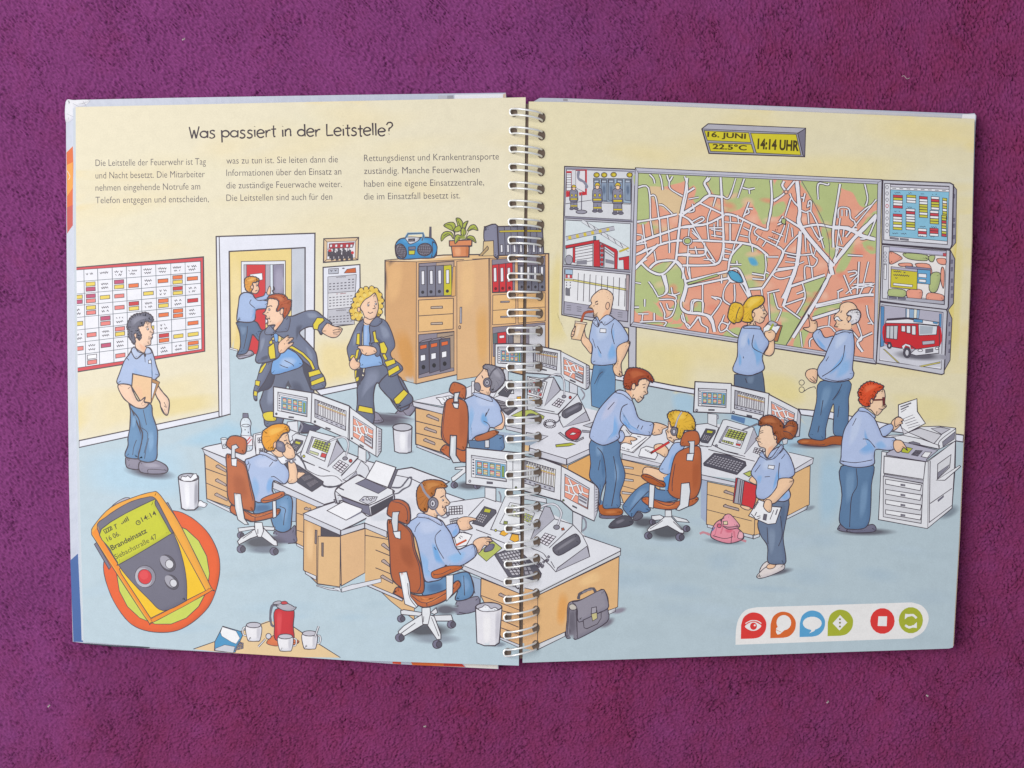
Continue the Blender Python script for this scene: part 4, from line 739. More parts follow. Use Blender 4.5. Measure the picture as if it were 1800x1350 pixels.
def tiny_fighter(x, y, k=1):
    S('8d8c9e', f'{x-50*k} {y+60*k} {x} {y+45*k} {x+50*k} {y+60*k} {x+58*k} {y+150*k} {x+48*k} {y+215*k} {x-50*k} {y+215*k} {x-58*k} {y+130*k}', .9); P('d6c23c', f'{x-50*k} {y+170*k} {x+50*k} {y+170*k} {x+48*k} {y+195*k} {x-50*k} {y+195*k}', .6)
    P('8d8c9e', f'{x-45*k} {y+215*k} {x+45*k} {y+215*k} {x+50*k} {y+310*k} {x+8*k} {y+310*k} {x} {y+240*k} {x-8*k} {y+310*k} {x-48*k} {y+310*k}', .9); P('d6c23c', f'{x-48*k} {y+270*k} {x+50*k} {y+270*k} {x+50*k} {y+290*k} {x-48*k} {y+290*k}', .5)
    E('6f6c7c', x-30*k, y+320*k, 30*k, 16*k, 0, .8); E('6f6c7c', x+34*k, y+320*k, 30*k, 16*k, 0, .8); E('d6c23c', x-28*k, y+130*k, 14*k, 20*k, 0, .6); E('d6c23c', x+28*k, y+130*k, 14*k, 20*k, 0, .6)
    E('f0cdb0', x, y+30*k, 24*k, 28*k, 0, .8); S('d8bc3c', f'{x-30*k} {y+20*k} {x-20*k} {y-12*k} {x} {y-20*k} {x+25*k} {y-8*k} {x+32*k} {y+20*k} {x} {y+12*k}', .8)
tiny_fighter(292, 285, .74); tiny_fighter(540, 265, .88); tiny_fighter(755, 265, .95)
L('205 470 480 430', .8); L('580 460 890 475', .8)
L('380 650 880 960', 6.5, '77757f', 0); L('380 650 880 960', 5, 'dcdfe4', 0); LL('430 665 460 720/500 705 530 765/560 740 590 800/640 790 665 845/710 835 740 890/780 880 810 930', .8); L('210 835 720 725', 7, '5e5b68', 0); L('210 835 720 725', 5.4, 'b9b8c2', 0)
for i in range(6): L(f'{235+i*80} {830-i*17} {265+i*80} {824-i*17.5}', 5.2, 'd8c448', 0)
P('c8333c', '205 910 520 850 740 950 755 975 750 1160 720 1155 720 990 615 910 605 1140 500 1135 500 885 205 940', .8); P('e4e4e8', '210 945 490 890 490 1130 205 1105', .6)
for k in range(6): L(f'300 {945+k*30} 490 {905+k*33}', .8)
P('c8333c', '282 930 305 925 305 1090 282 1090', .5); P('c8333c', '500 860 560 850 570 1130 500 1130', .6); P('a8a6b2', '570 880 605 900 605 1140 570 1135', .5)
for k in range(5): E('c8333c', 588, 915+k*48, 14, 18, 0, .5)
P('d4d4da', '615 915 720 985 720 1150 615 1140', .6); L('620 940 715 1010', .8); L('620 970 715 1035', .8); P('8a8894', '625 1050 715 1070 715 1110 625 1090', 0); P('8a8894', '320 1070 430 1060 430 1110 320 1110', 0); P('c8333c', '765 1040 875 1020 875 1165 820 1160 815 1060 770 1065', .6); E('a2a0ac', 240, 1060, 40, 50, 0, .8)
P('6a8fa0', '500 810 525 810 525 850 500 850', .6); L('770 975 870 935', 3.2, 'c9b84a', 0)
P('a9c3da', '200 1160 280 1165 280 1215 200 1210', .6); P('c8525a', '205 1215 275 1220 275 1255 205 1252', .5); P('e6e6ea', '228 1220 248 1222 248 1250 228 1250', 0)
P('d8cf80', '285 1265 870 1370 868 1390 285 1285', .6); P('d8cf80', '195 1262 285 1268 285 1285 195 1280', .5)
for k in range(9): L(f'{340+k*62} {1200+k*7} {330+k*62} {1490+k*8}', .9, s=0)
for k in range(8):
    for m in range(2): E('77757f', 215+m*40, 1300+k%3*28, 7, 8, 0, 0)
P('77757f', '205 1360 250 1362 250 1440 205 1435', .4); P('a9a6b6', '192 1500 860 1600 860 1712 187 1630', .8); 
for k in range(6): 
    for m in range(3): L(f'{215+k*108} {1540+k*15+m*22} {265+k*108} {1546+k*15+m*22}', 1.2, '77757f', 0)
P('b9a6a8', '845 1220 875 1222 868 1600 840 1590', .6); L('855 1380 850 1590', 2, '8a8894', 0)

F('printed_city_map', 3, 'R', 'large street map with red and green city blocks'); V(0, 0, 1)
P('c6c6d0', '1117 295 1550 316 1539 640 1108 573'); P('b4b3c2', '1117 297 1550 318 1549 325 1117 304', .8); P('d6d6de', '1108 563 1539 630 1539 638 1108 572', .9)
P('e9a58b', '1121 304 1543 322 1535 631 1113 566', 1.1)
GR = 'b8c486'
V(960, 280)
for c, t in ((GR, '965 140 1450 165 1440 230 1330 260 1180 300 1090 290 960 300'), (GR, '965 300 1075 310 1080 640 960 650'), ('e0c49a', '1100 290 1300 330 1430 420 1420 560 1320 560 1180 470 1110 380'), (GR, '1480 170 1760 180 1690 250 1720 330 1640 420 1560 440 1600 320 1560 270 1500 290'), (GR, '1115 660 1175 665 1185 800 1120 800'), (GR, '960 1120 1020 1095 1100 1170 1220 1220 1250 1350 1220 1440 1100 1560 950 1560'), (GR, '1120 1160 1250 1090 1340 1090 1290 1170 1200 1195'), (GR, '1260 1200 1360 1110 1420 1130 1450 1300 1440 1560 1380 1700 1300 1600 1400 1480 1290 1400')): spread(crom(pts(t), True, 3), c)
V(1200, 300)
for c, t in ((GR, '60 60 270 65 230 130 290 200 260 270 190 330 120 320 150 200 110 130'), (GR, '300 70 600 75 940 95 940 330 900 500 850 560 790 430 700 320 600 400 470 420 440 300 320 230'), (GR, '1000 100 1050 110 1040 250 960 310 960 200'), (GR, '960 380 1060 330 1080 400 1020 470 950 480'), (GR, '1260 110 1650 130 1600 440 1590 600 1490 580 1400 380 1320 230'), (GR, '1470 600 1580 610 1590 800 1620 830 1590 930 1540 870 1500 830'), (GR, '1660 130 1870 140 2060 150 2060 300 1960 380 1870 360 1800 230 1700 190'), (GR, '530 900 620 800 740 790 800 840 890 900 880 1050 900 1100 840 1240 710 1240 620 1080 520 1010'), (GR, '1620 1050 1800 720 1780 900 1700 1050'), (GR, '1900 580 2060 420 2070 700 1950 690'), (GR, '1900 760 2060 740 2060 840 1980 870'), (GR, '1290 1200 1520 1130 1380 1350 1300 1500 1210 1530 1280 1350')): spread(crom(pts(t), True, 3), c)
B('5aa9d0', '680 910 760 910 800 970 780 1010 720 1000')
V(1200, 450)
for c, t in ((GR, '105 490 200 490 200 585 90 585'), (GR, '1030 590 1250 680 1080 940 960 930 1050 720'), (GR, '930 420 960 400 1000 540 1020 580 960 690 930 680'), (GR, '1380 630 1420 560 1640 500 1660 560 1500 620 1380 650'), (GR, '1170 940 1240 800 1330 780 1290 870 1260 960'), (GR, '420 850 480 790 600 760 600 880 460 840'), (GR, '0 320 15 330 10 400 0 420')): spread(crom(pts(t), True, 3), c)
V(960, 450); 
for c, t in ((GR, '925 480 1000 500 1120 480 1230 640 1080 570 960 600'), (GR, '1000 710 1200 700 1260 740 1420 740 1440 650 1500 690 1400 500 1350 640 1300 720')): spread(crom(pts(t), True, 3), c)
for i in range(90):     # mottled watercolour blocks
    V(1120, 310, 1); x, y = random.uniform(10, 410), random.uniform(10, 300)
    if y > 232 + .15 * x or y < 22 + .043*x: continue
    EB(random.choice(['e6957c', 'f0bca2', 'e58f78', 'f2c4ac', 'e0c8a0']), x, y, random.uniform(8, 22), random.uniform(5, 11), random.uniform(-25, 25), .75)
ROADS = []
def rd(w, t): ROADS.extend((w, crom(pts(q), False)) for q in t.split('/'))
V(960, 280)
rd(2.3, '1080 150 1130 200 1145 255/1195 160 1215 220 1230 325/1340 165 1300 230 1275 165/1300 230 1310 310 1440 390/1500 340 1560 300/960 298 1080 305 1100 640/1100 385 1155 400 1190 640/1190 480 1240 490 1330 575/1020 680 1040 860 1070 1000/1015 800 1010 880/1100 650 1130 830 /1195 620 1210 890/1280 600 1300 860/1300 880 1300 990/1510 720 1500 820/1140 970 1160 1090 /950 900 1060 880/950 1010 1060 940/945 790 1010 800/1560 690 1660 640 1640 610 1540 660/1660 1055 1770 1060/1540 740 1640 870/1670 880 1690 1020 1780 1100/1450 1140 1440 1260/1500 900 1490 1140 1520 1260')
rd(3.5, '1490 170 1470 330 1420 590 1370 1060/960 660 1200 620 1380 580/950 880 1180 800 1420 720 1560 700/1420 600 1600 470 1720 380 1700 310 1670 250 1720 180/940 1010 1200 900 1360 860 1450 860/940 1140 1060 1020 1180 900/1060 1050 1000 1090 940 1160/1000 1090 1100 1180 1230 1210 1360 1080/1090 1150 1180 1080 1360 1070 1430 1130/1400 580 1500 630 1560 700/1220 1200 1260 1330/1370 1010 1520 1000')
V(1200, 300)
rd(2.3, '20 60 50 200 0 440/50 230 125 185/290 70 270 100 230 130 250 190 285 250/560 80 490 285 420 270/650 85 580 290/630 180 700 195 760 185/700 195 705 245/350 280 320 380/300 400 260 530 275 740/700 330 640 490/650 470 700 440 690 400 740 405/640 510 560 750/500 560 500 740/370 500 370 590/440 540 620 555/280 605 430 600/120 600 220 770 340 960/730 570 700 690 720 780/790 600 765 670 1000 800/730 790 740 860/1140 290 1080 480/1130 240 1160 310 1220 380/1290 240 1270 330/1250 285 1275 285/1340 360 1320 380 1330 325 1355 330 1350 430/1250 420 1300 440 1350 430 1420 560/1320 440 1330 560/1540 130 1530 150 1430 140 1430 305/1360 590 1430 710 1470 700/1420 560 1460 720 1490 820/1000 570 1080 560 980 800/1060 480 1020 540/1240 660 1220 1000/1230 670 1120 780 1050 880 1000 1000/1340 770 1370 890 1420 940 1380 1010 1290 1010 1290 1150/1360 1020 1370 1130/1060 860 1220 890 1370 880/440 770 430 930/550 770 500 950/500 990 620 990/570 950 575 985/220 935 310 940/870 890 880 1000 870 1080/730 1085 860 1105/735 1140 860 1150/860 1150 870 1075 910 1085/980 1060 1160 1030/980 1060 950 1100 1030 1140 1150 1110/890 910 1010 910/70 1020 80 1150/410 1100 410 1190/60 780 50 1010/1620 800 1700 820/1610 820 1640 830 1590 950/1900 600 1870 700/1870 720 1960 690 2060 440/1640 500 1650 395 1750 400 1770 500 1810 530/1680 480 1680 410/1730 480 1730 415/1830 590 1810 530/2000 360 1930 400 1820 500/1920 140 1950 290 1930 370/2070 270 1980 380 1720 700/1800 1200 2000 1190/1740 890 1900 900/1760 1120 1830 1090 1820 1060 1740 1070/1860 960 1840 1300/1960 960 1900 1220 /1720 1300 1860 1210 2050 1230/1660 500 1600 1000')
rd(3.5, '400 70 420 460 430 760 410 900/440 460 560 480 860 620 900 560 940 330 930 100/180 340 430 460/180 340 270 265 420 280/0 450 180 340/440 470 260 560 100 580/0 600 120 590/100 740 300 740 720 780 900 900/620 770 510 900 480 1050/0 1000 340 990 410 900/0 890 220 890 240 800/480 940 420 930/1000 800 1060 860 1000 1000 840 1240/840 1240 700 1250/500 1040 600 1050 700 1290/20 1170 480 1060/1080 500 1240 600/960 320 1080 230 1050 160 1070 110/1090 220 1180 110/1240 600 1420 570 1600 600 1840 620/1660 140 1590 600 1590 810/20 1230 500 1130/1000 1040 1200 1020/1140 1220 1500 1100')
rd(6.2, '1205 110 1235 420 1250 600 1590 1010/1600 600 1740 610 1900 690 2060 730/1550 1090 1420 1350 1100 1860/1560 1110 2060 1030/1600 970 1800 720 2000 520 2070 440/1550 980 1580 1100/1240 640 1200 1000 1060 1350')
V(1200, 450)
rd(2.3, '210 290 210 600/300 430 410 470 300 640/500 260 440 350 430 460 510 520/545 300 550 440 540 490/610 290 700 450/0 560 80 590 100 470 200 470/700 360 720 430/830 350 840 430/890 390 1020 360/900 390 920 690/960 390 1000 540 1040 570 990 690/1200 400 1280 370/1260 280 1290 440 1200 610/1060 520 1290 440/1630 380 1690 350/1640 380 1640 450/1060 530 1240 660/1400 540 1680 480/0 600 60 760 170 640/170 640 200 720 260 760 260 810/440 620 410 700/380 750 410 700 480 720 500 690/480 720 460 770 400 800 380 750/460 770 540 830 600 850/1240 800 1260 960/1340 960 1340 890 1380 860/1400 770 1540 740 1610 800/1540 740 1550 630/1760 300 1860 190/1700 200 1780 400/1780 330 1900 330 2050 280/1900 330 1860 420/2000 340 1960 420')
rd(4.2, '0 560 60 600 210 610 300 680 340 830/490 170 500 260 640 280 700 430/20 240 40 320 0 480/1140 300 1060 530/1370 660 1660 570/1400 520 1860 420 2040 410')
V(1200, 300)
rd(2, '60 300 170 280/100 350 120 420 60 440/330 560 340 700/500 480 505 550/580 470 590 560/300 620 430 640/300 680 420 700/100 650 180 720/130 800 150 880/60 830 230 830/440 820 520 840/430 870 510 880/640 600 720 640/600 680 690 700/880 740 840 800/800 700 780 740/940 640 1060 690/900 700 1020 750/1120 560 1080 760/1150 600 1160 700/1100 900 1200 920/1080 960 1190 970/1290 680 1300 860/1320 900 1340 1000/1420 780 1380 900/1280 960 1230 980/560 1050 640 1200/1480 700 1430 740/1640 640 1680 780/1700 620 1690 700')
V(1400, 450)
rd(2.3, '560 760 650 870/640 700 690 860 650 900/690 860 800 810/640 900 690 1010/740 520 760 640 820 740/750 710 800 705/620 1010 820 1020/650 1010 660 1070'); rd(3.5, '690 850 640 920 700 1010')
V(960, 450)
rd(2.3, '940 280 1000 290/1080 270 1130 340 1180 430/1180 430 1260 390 1250 260/920 440 1170 465/1040 455 1040 535/1320 330 1340 410 1410 390/1200 490 1250 600 1250 660 1330 620 1360 470 1190 460/1270 500 1290 560 1340 560/970 610 1080 610/1020 610 1010 690/1140 600 1140 690/920 700 1250 690 1230 750/1280 400 1370 430 1360 480/920 540 980 540/1540 590 1560 480 1650 480 1650 590/1500 780 1560 700 1600 640/1620 640 1640 720 1700 760 1690 820/1430 620 1440 680 1510 740 1500 790/1740 640 1800 560/1750 430 1800 460'); rd(3.5, '1250 200 1280 350 1250 400/1420 100 1470 300 1420 500 1470 590 1620 610 1740 650 1780 800/1370 60 1430 130')
mp = [(1121, 304), (1543, 322), (1535, 631), (1113, 566)]
def inside(p):
    x, y = p
    return 1119.5 + (y-304)*-.027 < x < 1543 - (y-322)*.027 and y > 305 + (x-1121)*.0427 and y < 565 + (x-1113)*.154
for w_, p in [(a + 2.5, b) for a, b in ROADS] + [(a, b) for a, b in ROADS]:
    run = []
    cc = 'eceaf0' if (w_, p) in ROADS else '463c48'
    for q in p + [None]:
        if q is not None and inside(q): run.append(q)
        else:
            if len(run) > 1: ribbon(run, w_, False, cc)
            run = []
V(1200, 300)
E('eceaf0', 50, 742, 52, 46, 0, 1.2); E('b3c07c', 50, 742, 36, 30, 0, 1.1); E('f0b8a0', 1090, 225, 20, 20, 0, 1.1)
S('5aa9cc', '478 1070 520 1055 590 1085 635 1160 625 1180 570 1175 510 1140', 1.3); P('b3c07c', '40 1185 360 1090 380 1110 60 1205', 1); P('b3c07c', '1045 505 1090 510 1080 570 1040 550', 1)
L('1255 110 1400 370 1500 580 1545 770 1540 1000 1520 1110', 1, '6e656e'); L('1515 1130 1380 1350 1090 1840', 1.1)
for t in ('1000 580 915 760', '1020 575 940 760', '840 650 820 700', '790 740 770 790'):
    a, b = pts(t)
    for k in range(5): L([(a[0]+(b[0]-a[0])*k/5, a[1]+(b[1]-a[1])*k/5), (a[0]+(b[0]-a[0])*(k+.55)/5, a[1]+(b[1]-a[1])*(k+.55)/5)], .9, '6e4a4c', 0)
B('5aa9d0', '685 915 730 905 800 970 790 1010 720 1000 690 950')

V(0, 0, 1)
for t in ('1117 295 1550 316 1549 324 1121 304', '1117 296 1122 304 1114 566 1108 571', '1543 321 1550 317 1540 640 1535 631', '1108 573 1113 566 1535 631 1540 639'): P('c4c4d0', t, .8)
L('1119 301 1546 320', 1.2, '8e8c9c', 0); L('1112 570 1537 635', 1.2, '8e8c9c', 0)

F('printed_screen_column', 3, 'R', 'grey framed column of three screens right of the city map'); V(1400, 300)
B('dcc648', '1640 850 1720 300 1700 700 1690 800 1680 1000 1670 1400 1640 1900 1600 2080 1560 2100', .55)
P('9c9aa8', '1640 140 1690 200 1680 760 1620 830 1670 930 1655 1400 1600 1470 1640 1560 1620 2000 1540 2140 1450 2100 1500 1500', 1.2)
for y in (250, 500, 560, 680): P('77758a', f'1655 {y} 1672 {y} 1668 {y+40} 1652 {y+40}', .3)
for y in (940, 1020, 1140, 1220, 1300): P('77758a', f'1632 {y} 1650 {y} 1646 {y+40} 1628 {y+40}', .3)
for y in (1600, 1700, 1790, 1880): P('77758a', f'1608 {y} 1622 {y} 1618 {y+40} 1604 {y+40}', .3)
P('c9c9d2', '910 100 1620 130 1655 150 1640 780 1620 825 900 770'); P('e4e4ea', '930 135 1610 165 1590 780 920 730', 1.1)
P('8cc3dc', '990 200 1610 225 1590 745 980 690', .8); P('cfcdd8', '990 145 1610 172 1608 198 990 170', .8); P('f0f0f4', '992 172 1608 200 1608 224 990 200', .5)
for k in range(8): L(f'{1010+k*75} {186+k*3.3} {1050+k*75} {188+k*3.3}', 1.2, '55535f', 0); E(None, 955, 175+k*66, 14, 18, 0, 1, '77757f' if k != 3 else 'c04050')
R4 = dict(r='d24a54', y='d0cc4a', w='f2f2f4', o='e8c878')
for x, y, w_, cs in ((1020, 255, 98, 'rywwr'), (1162, 255, 96, 'yww'), (1295, 270, 86, 'rwwyyywy'), (1420, 272, 84, 'wryyw'), (1540, 288, 46, 'ywoywyyw'), (1018, 455, 94, 'rwwywy'), (1155, 400, 94, 'wrwwwyyw'), (1408, 420, 90, 'wrwyy'), (1282, 610, 90, 'wrw'), (1405, 605, 90, 'rrw'), (1530, 470, 50, 'yyroywyr')):
    for k, c in enumerate(cs): P(R4[c], f'{x} {y+k*28} {x+w_} {y+6+k*28} {x+w_} {y+32+k*28} {x} {y+26+k*28}', .8)
for x, y in ((1035, 232), (1180, 236), (1310, 245), (1430, 252), (1030, 430), (1170, 385), (1300, 590), (1420, 595), (1010, 660), (1100, 665), (1280, 690), (1410, 695)): scrib(x, y, x+60, y+2, 2.2, .8)
P('8a8894', '985 700 1075 712 1075 730 985 718', .7); P('8a8894', '1092 712 1180 722 1180 738 1092 728', .7)
P('c9c9d2', '900 780 1580 835 1620 840 1600 1440 1580 1470 880 1375'); P('d9d9e0', '915 800 1580 845 1560 1415 905 1345', 1); P('c3c0d6', '980 800 1570 855 1570 895 980 845', .5)
P('efe9e6', '975 850 1580 905 1558 1370 970 1300', .7)
for c, t in (('efa48c', '980 860 1040 870 1115 920 1080 950 985 985'), (GR, '1130 870 1370 890 1370 950 1180 930'), ('efa48c', '1080 980 1200 975 1220 1010 1100 1010'), ('efa48c', '1260 980 1400 990 1420 1100 1280 1020'), (GR, '1420 1090 1520 1090 1480 1270 1400 1260'), ('efa48c', '1480 930 1570 930 1570 990 1500 980'), ('efa48c', '1170 1260 1320 1260 1300 1370 1180 1350'), ('efa48c', '1390 1290 1540 1310 1540 1370 1380 1370'), (GR, '980 1250 1140 1260 1140 1330 980 1330'), (GR, '1400 900 1460 900 1440 960 1400 950'), ('efa48c', '1530 1020 1560 1060 1550 1240 1520 1150')): S(c, t, 1)
P('8a88a4', '1150 1005 1415 1030 1412 1060 1150 1030', .6); P('6aaad4', '1270 1040 1412 1050 1410 1200 1270 1185', .9); P('eeeef2', '1285 1085 1370 1090 1370 1130 1285 1122', .7); P('eeeef2', '1290 1145 1365 1150 1365 1180 1290 1172', .7)
P('d2c63c', '998 1015 1275 1045 1270 1255 992 1230', 1); P('bcb6c8', '998 1012 1275 1042 1272 1068 998 1038', .6); scrib(1020, 1060, 1170, 1075, 2.4); scrib(1020, 1098, 1190, 1110, 2.8); scrib(1040, 1130, 1090, 1132, 2); P('f0f0f2', '1020 1185 1225 1205 1220 1228 1018 1208', .8)
for k in range(6): E(None, 935, 870+k*40, 14, 14, 0, .9, '77757f')
P('f0f0f4', '925 990 950 995 945 1150 922 1145', .7); P('b4b4c0', '960 1320 1558 1375 1555 1410 958 1355', .6); P('77758a', '975 1325 1055 1335 1055 1352 975 1345', .5); P('77758a', '1070 1335 1150 1345 1150 1362 1070 1355', .5); P('c8525a', '1545 870 1582 873 1580 905 1545 900', .5)
V(1400, 450)
P('c9c9d2', '880 485 1580 565 1590 590 1555 1240 1530 1250 840 1130'); P('e6e6ec', '900 515 1545 595 1525 1195 875 1100', 1.1); P('b7b4c4', '900 520 1545 600 1530 950 1300 1000 900 950', .01)
P('d3d3dc', '880 950 1200 1000 1530 930 1525 1170 1300 1165 875 1085', 0); P('5a8fc0', '890 530 925 535 920 950 885 960', .7); P('8fb0d0', '1150 555 1300 570 1290 660 1150 650', .6); P('e6e6ea', '1165 555 1190 560 1190 650 1160 650', .5); P('e6e6d8', '1240 562 1270 565 1265 655 1235 655', .5); P('5a8fc0', '1505 610 1530 610 1525 760 1505 740', .5)
soft('57545f', 1290, 1050, 250, 50, 4, 'c9c9d2')
S('cf3038', '940 700 1280 700 1500 720 1510 950 1260 980 1100 960 930 920', .01); P('cf3038', '940 705 1280 712 1502 735 1508 955 1260 985 1190 935 1130 945 1110 975 1010 960 990 910 925 910', 1.2); P('e9e9ee', '945 680 1240 660 1500 700 1500 735 1280 712 940 708', 1); LL('950 668 1140 655 1240 670', 2.5); P('5a9ac8', '1235 665 1330 672 1330 705 1235 695', .7); P('5a9ac8', '1440 690 1490 700 1485 720 1440 710', .6)
P('c9ccd0', '948 738 1070 735 1060 880 945 865', 1); LL('985 740 982 872/1025 738 1022 876', 1); P('d9dfe6', '1285 720 1485 740 1475 830 1290 838', 1); P('b0b8c2', '1300 735 1440 745 1430 820 1300 825', 0)
for x in (1105, 1160, 1215): P('e3e6ea', f'{x} 735 {x+42} 738 {x+42} {800+(x-1105)*.3} {x} {795+(x-1105)*.3}', 1)
P('e6e6ec', '1250 985 1500 950 1500 1025 1260 1050 1200 1030', 1); P('b9b9c4', '1325 900 1455 890 1455 925 1330 938', .8); P('77757f', '1360 985 1440 975 1440 1010 1360 1025', .5); E('f0f0f4', 1305, 995, 25, 14, 0, .9); E('f0f0f4', 1480, 975, 18, 13, 0, .9)
P('e9e9ee', '1110 950 1150 925 1200 940 1210 1000 1190 960 1150 945 1125 990', .6); E('55535f', 1165, 1020, 38, 55, 0, 1); E('cfcfd6', 1165, 1020, 20, 34, 0, .8); E('55535f', 980, 945, 24, 32, 0, 1); E('cfcfd6', 978, 945, 12, 18, 0, .7); P('cfc46a', '910 980 1060 1120 1085 1125 930 985', .6); P('cfc46a', '1290 1160 1515 1115 1515 1130 1320 1170', .6)

F('printed_drinking_man', 6, 'R', 'bald man drinking through a straw from a cup'); V(960, 450)
P('je', '500 1150 700 1135 730 1280 725 1600 600 1620 480 1580 470 1340', 1.2); B('55799f', '560 1180 640 1200 560 1300 520 1400'); L('510 1350 560 1250 600 1220', .9)
S('f4caa6', '370 890 395 750 420 850 480 910 475 1030 420 970', 1.2)
S('sh', '495 680 540 640 640 620 710 650 800 730 870 880 760 960 745 1000 745 1120 640 1150 540 1150 475 1120 490 960 455 880 470 780', 1.3); B('7fb0e2', '700 900 740 980 740 1080 660 1110 640 1040 680 940'); B('8fb6e4', '690 780 720 760 720 920 700 900'); B('8fb6e4', '540 960 580 1020 590 1080 550 1060'); B('c2d0ea', '520 720 640 700 660 840 540 900'); L('710 710 690 800 720 930', 1.1); L('540 950 580 1030', .9); L('490 870 520 970', .9)
S('f4caa6', '750 960 870 900 880 940 830 1060 790 1140 800 1260 760 1270 720 1240 705 1170 745 1110', 1.3); LL('770 1210 800 1235', .9)
S('f5d0ae', '470 470 490 420 560 360 620 350 680 380 708 430 700 500 670 620 600 700 560 680 540 640 500 640 500 590 490 560 452 545 455 530 480 500', 1.3); B('efb994', '580 640 630 560 670 540 665 620 600 690'); E('f0c2a0', 648, 525, 20, 38, 8, 1); L('515 490 545 475', 1.6); L('515 505 540 510 545 495', 1.1)
for x, y in ((560, 385), (590, 370), (640, 385), (670, 400), (650, 430), (680, 460), (655, 450)): E('6b5a50', x, y, 3, 3, 0, 0)
S('c0cde9', '490 690 530 660 550 740 560 690 640 620 710 655 710 670 620 730 580 690 545 750', 1.1); P('W', '570 765 632 770 630 810 566 805', .9)
L('370 695 400 610 440 590 500 585', 4.4, '8f4a34'); L('370 695 400 610 440 590 500 585', 3, 'b5583c')
P('ecc9a0', '310 690 425 705 365 890 268 875', 1.2); B('f4dcc0', '330 720 370 725 330 860 300 860'); P('f0dcc4', '305 685 430 705 428 722 305 705', 1); S('f4caa6', '310 740 275 790 262 850 290 840 300 800', 1.1); LL('275 790 305 800/268 825 298 832', .9)

F('printed_woman_with_clipboard', 6, 'R', 'blond woman with a ponytail writing on a clipboard'); V(1200, 450)
P('5c6e88', '545 1250 840 1220 855 1300 880 1560 760 1560 700 1420 640 1560 540 1520', 1.2); B('74869f', '680 1270 760 1260 740 1350 680 1340'); L('660 1290 680 1340', 1)
P('b8744c', '870 740 900 700 1050 735 1000 900 940 900', 1); P('f2f2f4', '850 760 900 715 1030 740 960 870 850 840', 1); S('b8b8c4', '905 700 940 685 1000 715 980 740 910 725', 1); L('905 810 955 715', 4, 'a5b03a', 0)
S('f5cda8', '860 1030 900 960 905 890 940 880 965 890 965 1000 930 1050 890 1050', 1.3); S('f5cda8', '865 800 900 790 940 780 980 820 960 880 910 900 870 850', 1.2); LL('900 810 935 800', .9)
S('abbee2', '640 740 740 735 820 770 870 850 910 920 850 1030 840 1090 860 1190 780 1240 680 1260 530 1210 575 1060 580 900 600 820', 1.4); B('7fb0e0', '760 860 800 960 850 1010 840 1120 780 1180 760 1060 720 960'); B('7fb0e0', '590 1010 620 1060 620 1150 590 1160'); B('6f9fd8', '680 830 710 900 700 960 680 900'); B('bfcde8', '620 820 700 800 660 960 600 960'); L('750 830 735 960 850 1030', 1.2); L('640 1080 640 1060', 1)
S('f5d0ae', '730 600 790 520 840 510 870 570 892 610 870 640 850 690 810 710 760 690 770 740 690 740 690 680', 1.2); eye(852, 572, .8); L('825 555 850 540', 1); L('820 640 850 655 870 645', 1.1)
Hr('e9bf3c', '640 520 700 440 780 420 850 430 855 490 800 540 735 580 740 680 690 700 640 690 600 660', .4, 9); B('f1d060', '680 470 760 430 840 440 760 510 680 560'); Hr('e9bf3c', '630 520 640 600 610 690 560 700 540 715 480 660 485 580 510 510 560 490', .5, 8); L('600 540 570 620 560 700', 1); L('640 520 635 620 600 680', 2, 'c08a28'); E('f2c6a2', 745, 620, 16, 26, 0, 1); S('abbee2', '640 760 690 735 800 740 825 770 740 765', 1.1)

F('printed_old_man', 6, 'R', 'bald man with white hair and moustache pointing at the map'); V(1380, 620)
soft('6a6672', 350, 975, 300, 38, 0, 'b6cad6'); S('b06034', '130 940 180 910 270 910 340 920 420 910 500 880 620 890 620 970 500 970 400 990 200 975', 1.3); B('c67a48', '180 925 260 925 240 950 160 950'); L('140 965 330 975 420 970', 1)
S('6080a4', '370 305 680 300 670 480 670 640 650 880 590 880 510 850 515 640 510 540 470 640 430 800 420 910 330 920 250 880 270 780 330 520', 1.3); B('7898ba', '400 360 500 360 440 560 360 620'); B('4f6e92', '560 380 600 400 540 480 500 520'); L('600 330 560 420 500 500', 1.1); L('400 500 375 660', 1); L('360 770 345 840', 1); L('570 560 555 680', 1)
V(1400, 450)
S('f4caa6', '70 760 140 740 120 615 160 680 210 690 215 770 170 810 110 790', 1.3); LL('190 705 200 715', 1)
S('sh', '170 850 200 790 250 780 300 860 400 850 380 1000 330 1010 240 960', 1.3); B('7fb0e4', '200 860 240 880 320 980 260 970')
S('sh', '410 820 480 780 570 780 600 830 610 980 590 1180 605 1240 570 1300 420 1330 270 1300 220 1230 240 1150 290 1080 330 980', 1.4); B('7fb0e4', '460 1080 520 980 530 1060 450 1180 360 1260 340 1230'); B('8fb8e4', '480 1100 570 1080 570 1200 480 1280 400 1290'); B('c2d0ea', '420 840 540 820 520 900 400 1000'); L('510 940 480 1100 380 1200 270 1270', 1.2); L('300 1290 430 1320 560 1290', 1); L('340 1060 310 1110', .9)
S('f4caa6', '215 1200 220 1260 210 1330 190 1340 140 1320 95 1260 110 1210 160 1190', 1.3); LL('140 1290 190 1330/170 1270 210 1320', .9); E(None, 55, 1335, 28, 28, 0, 1.2, '4a4650'); E(None, 55, 1410, 28, 30, 0, 1.2, '4a4650'); L('75 1430 130 1395 190 1380 200 1400', 1.3, '4a4650')
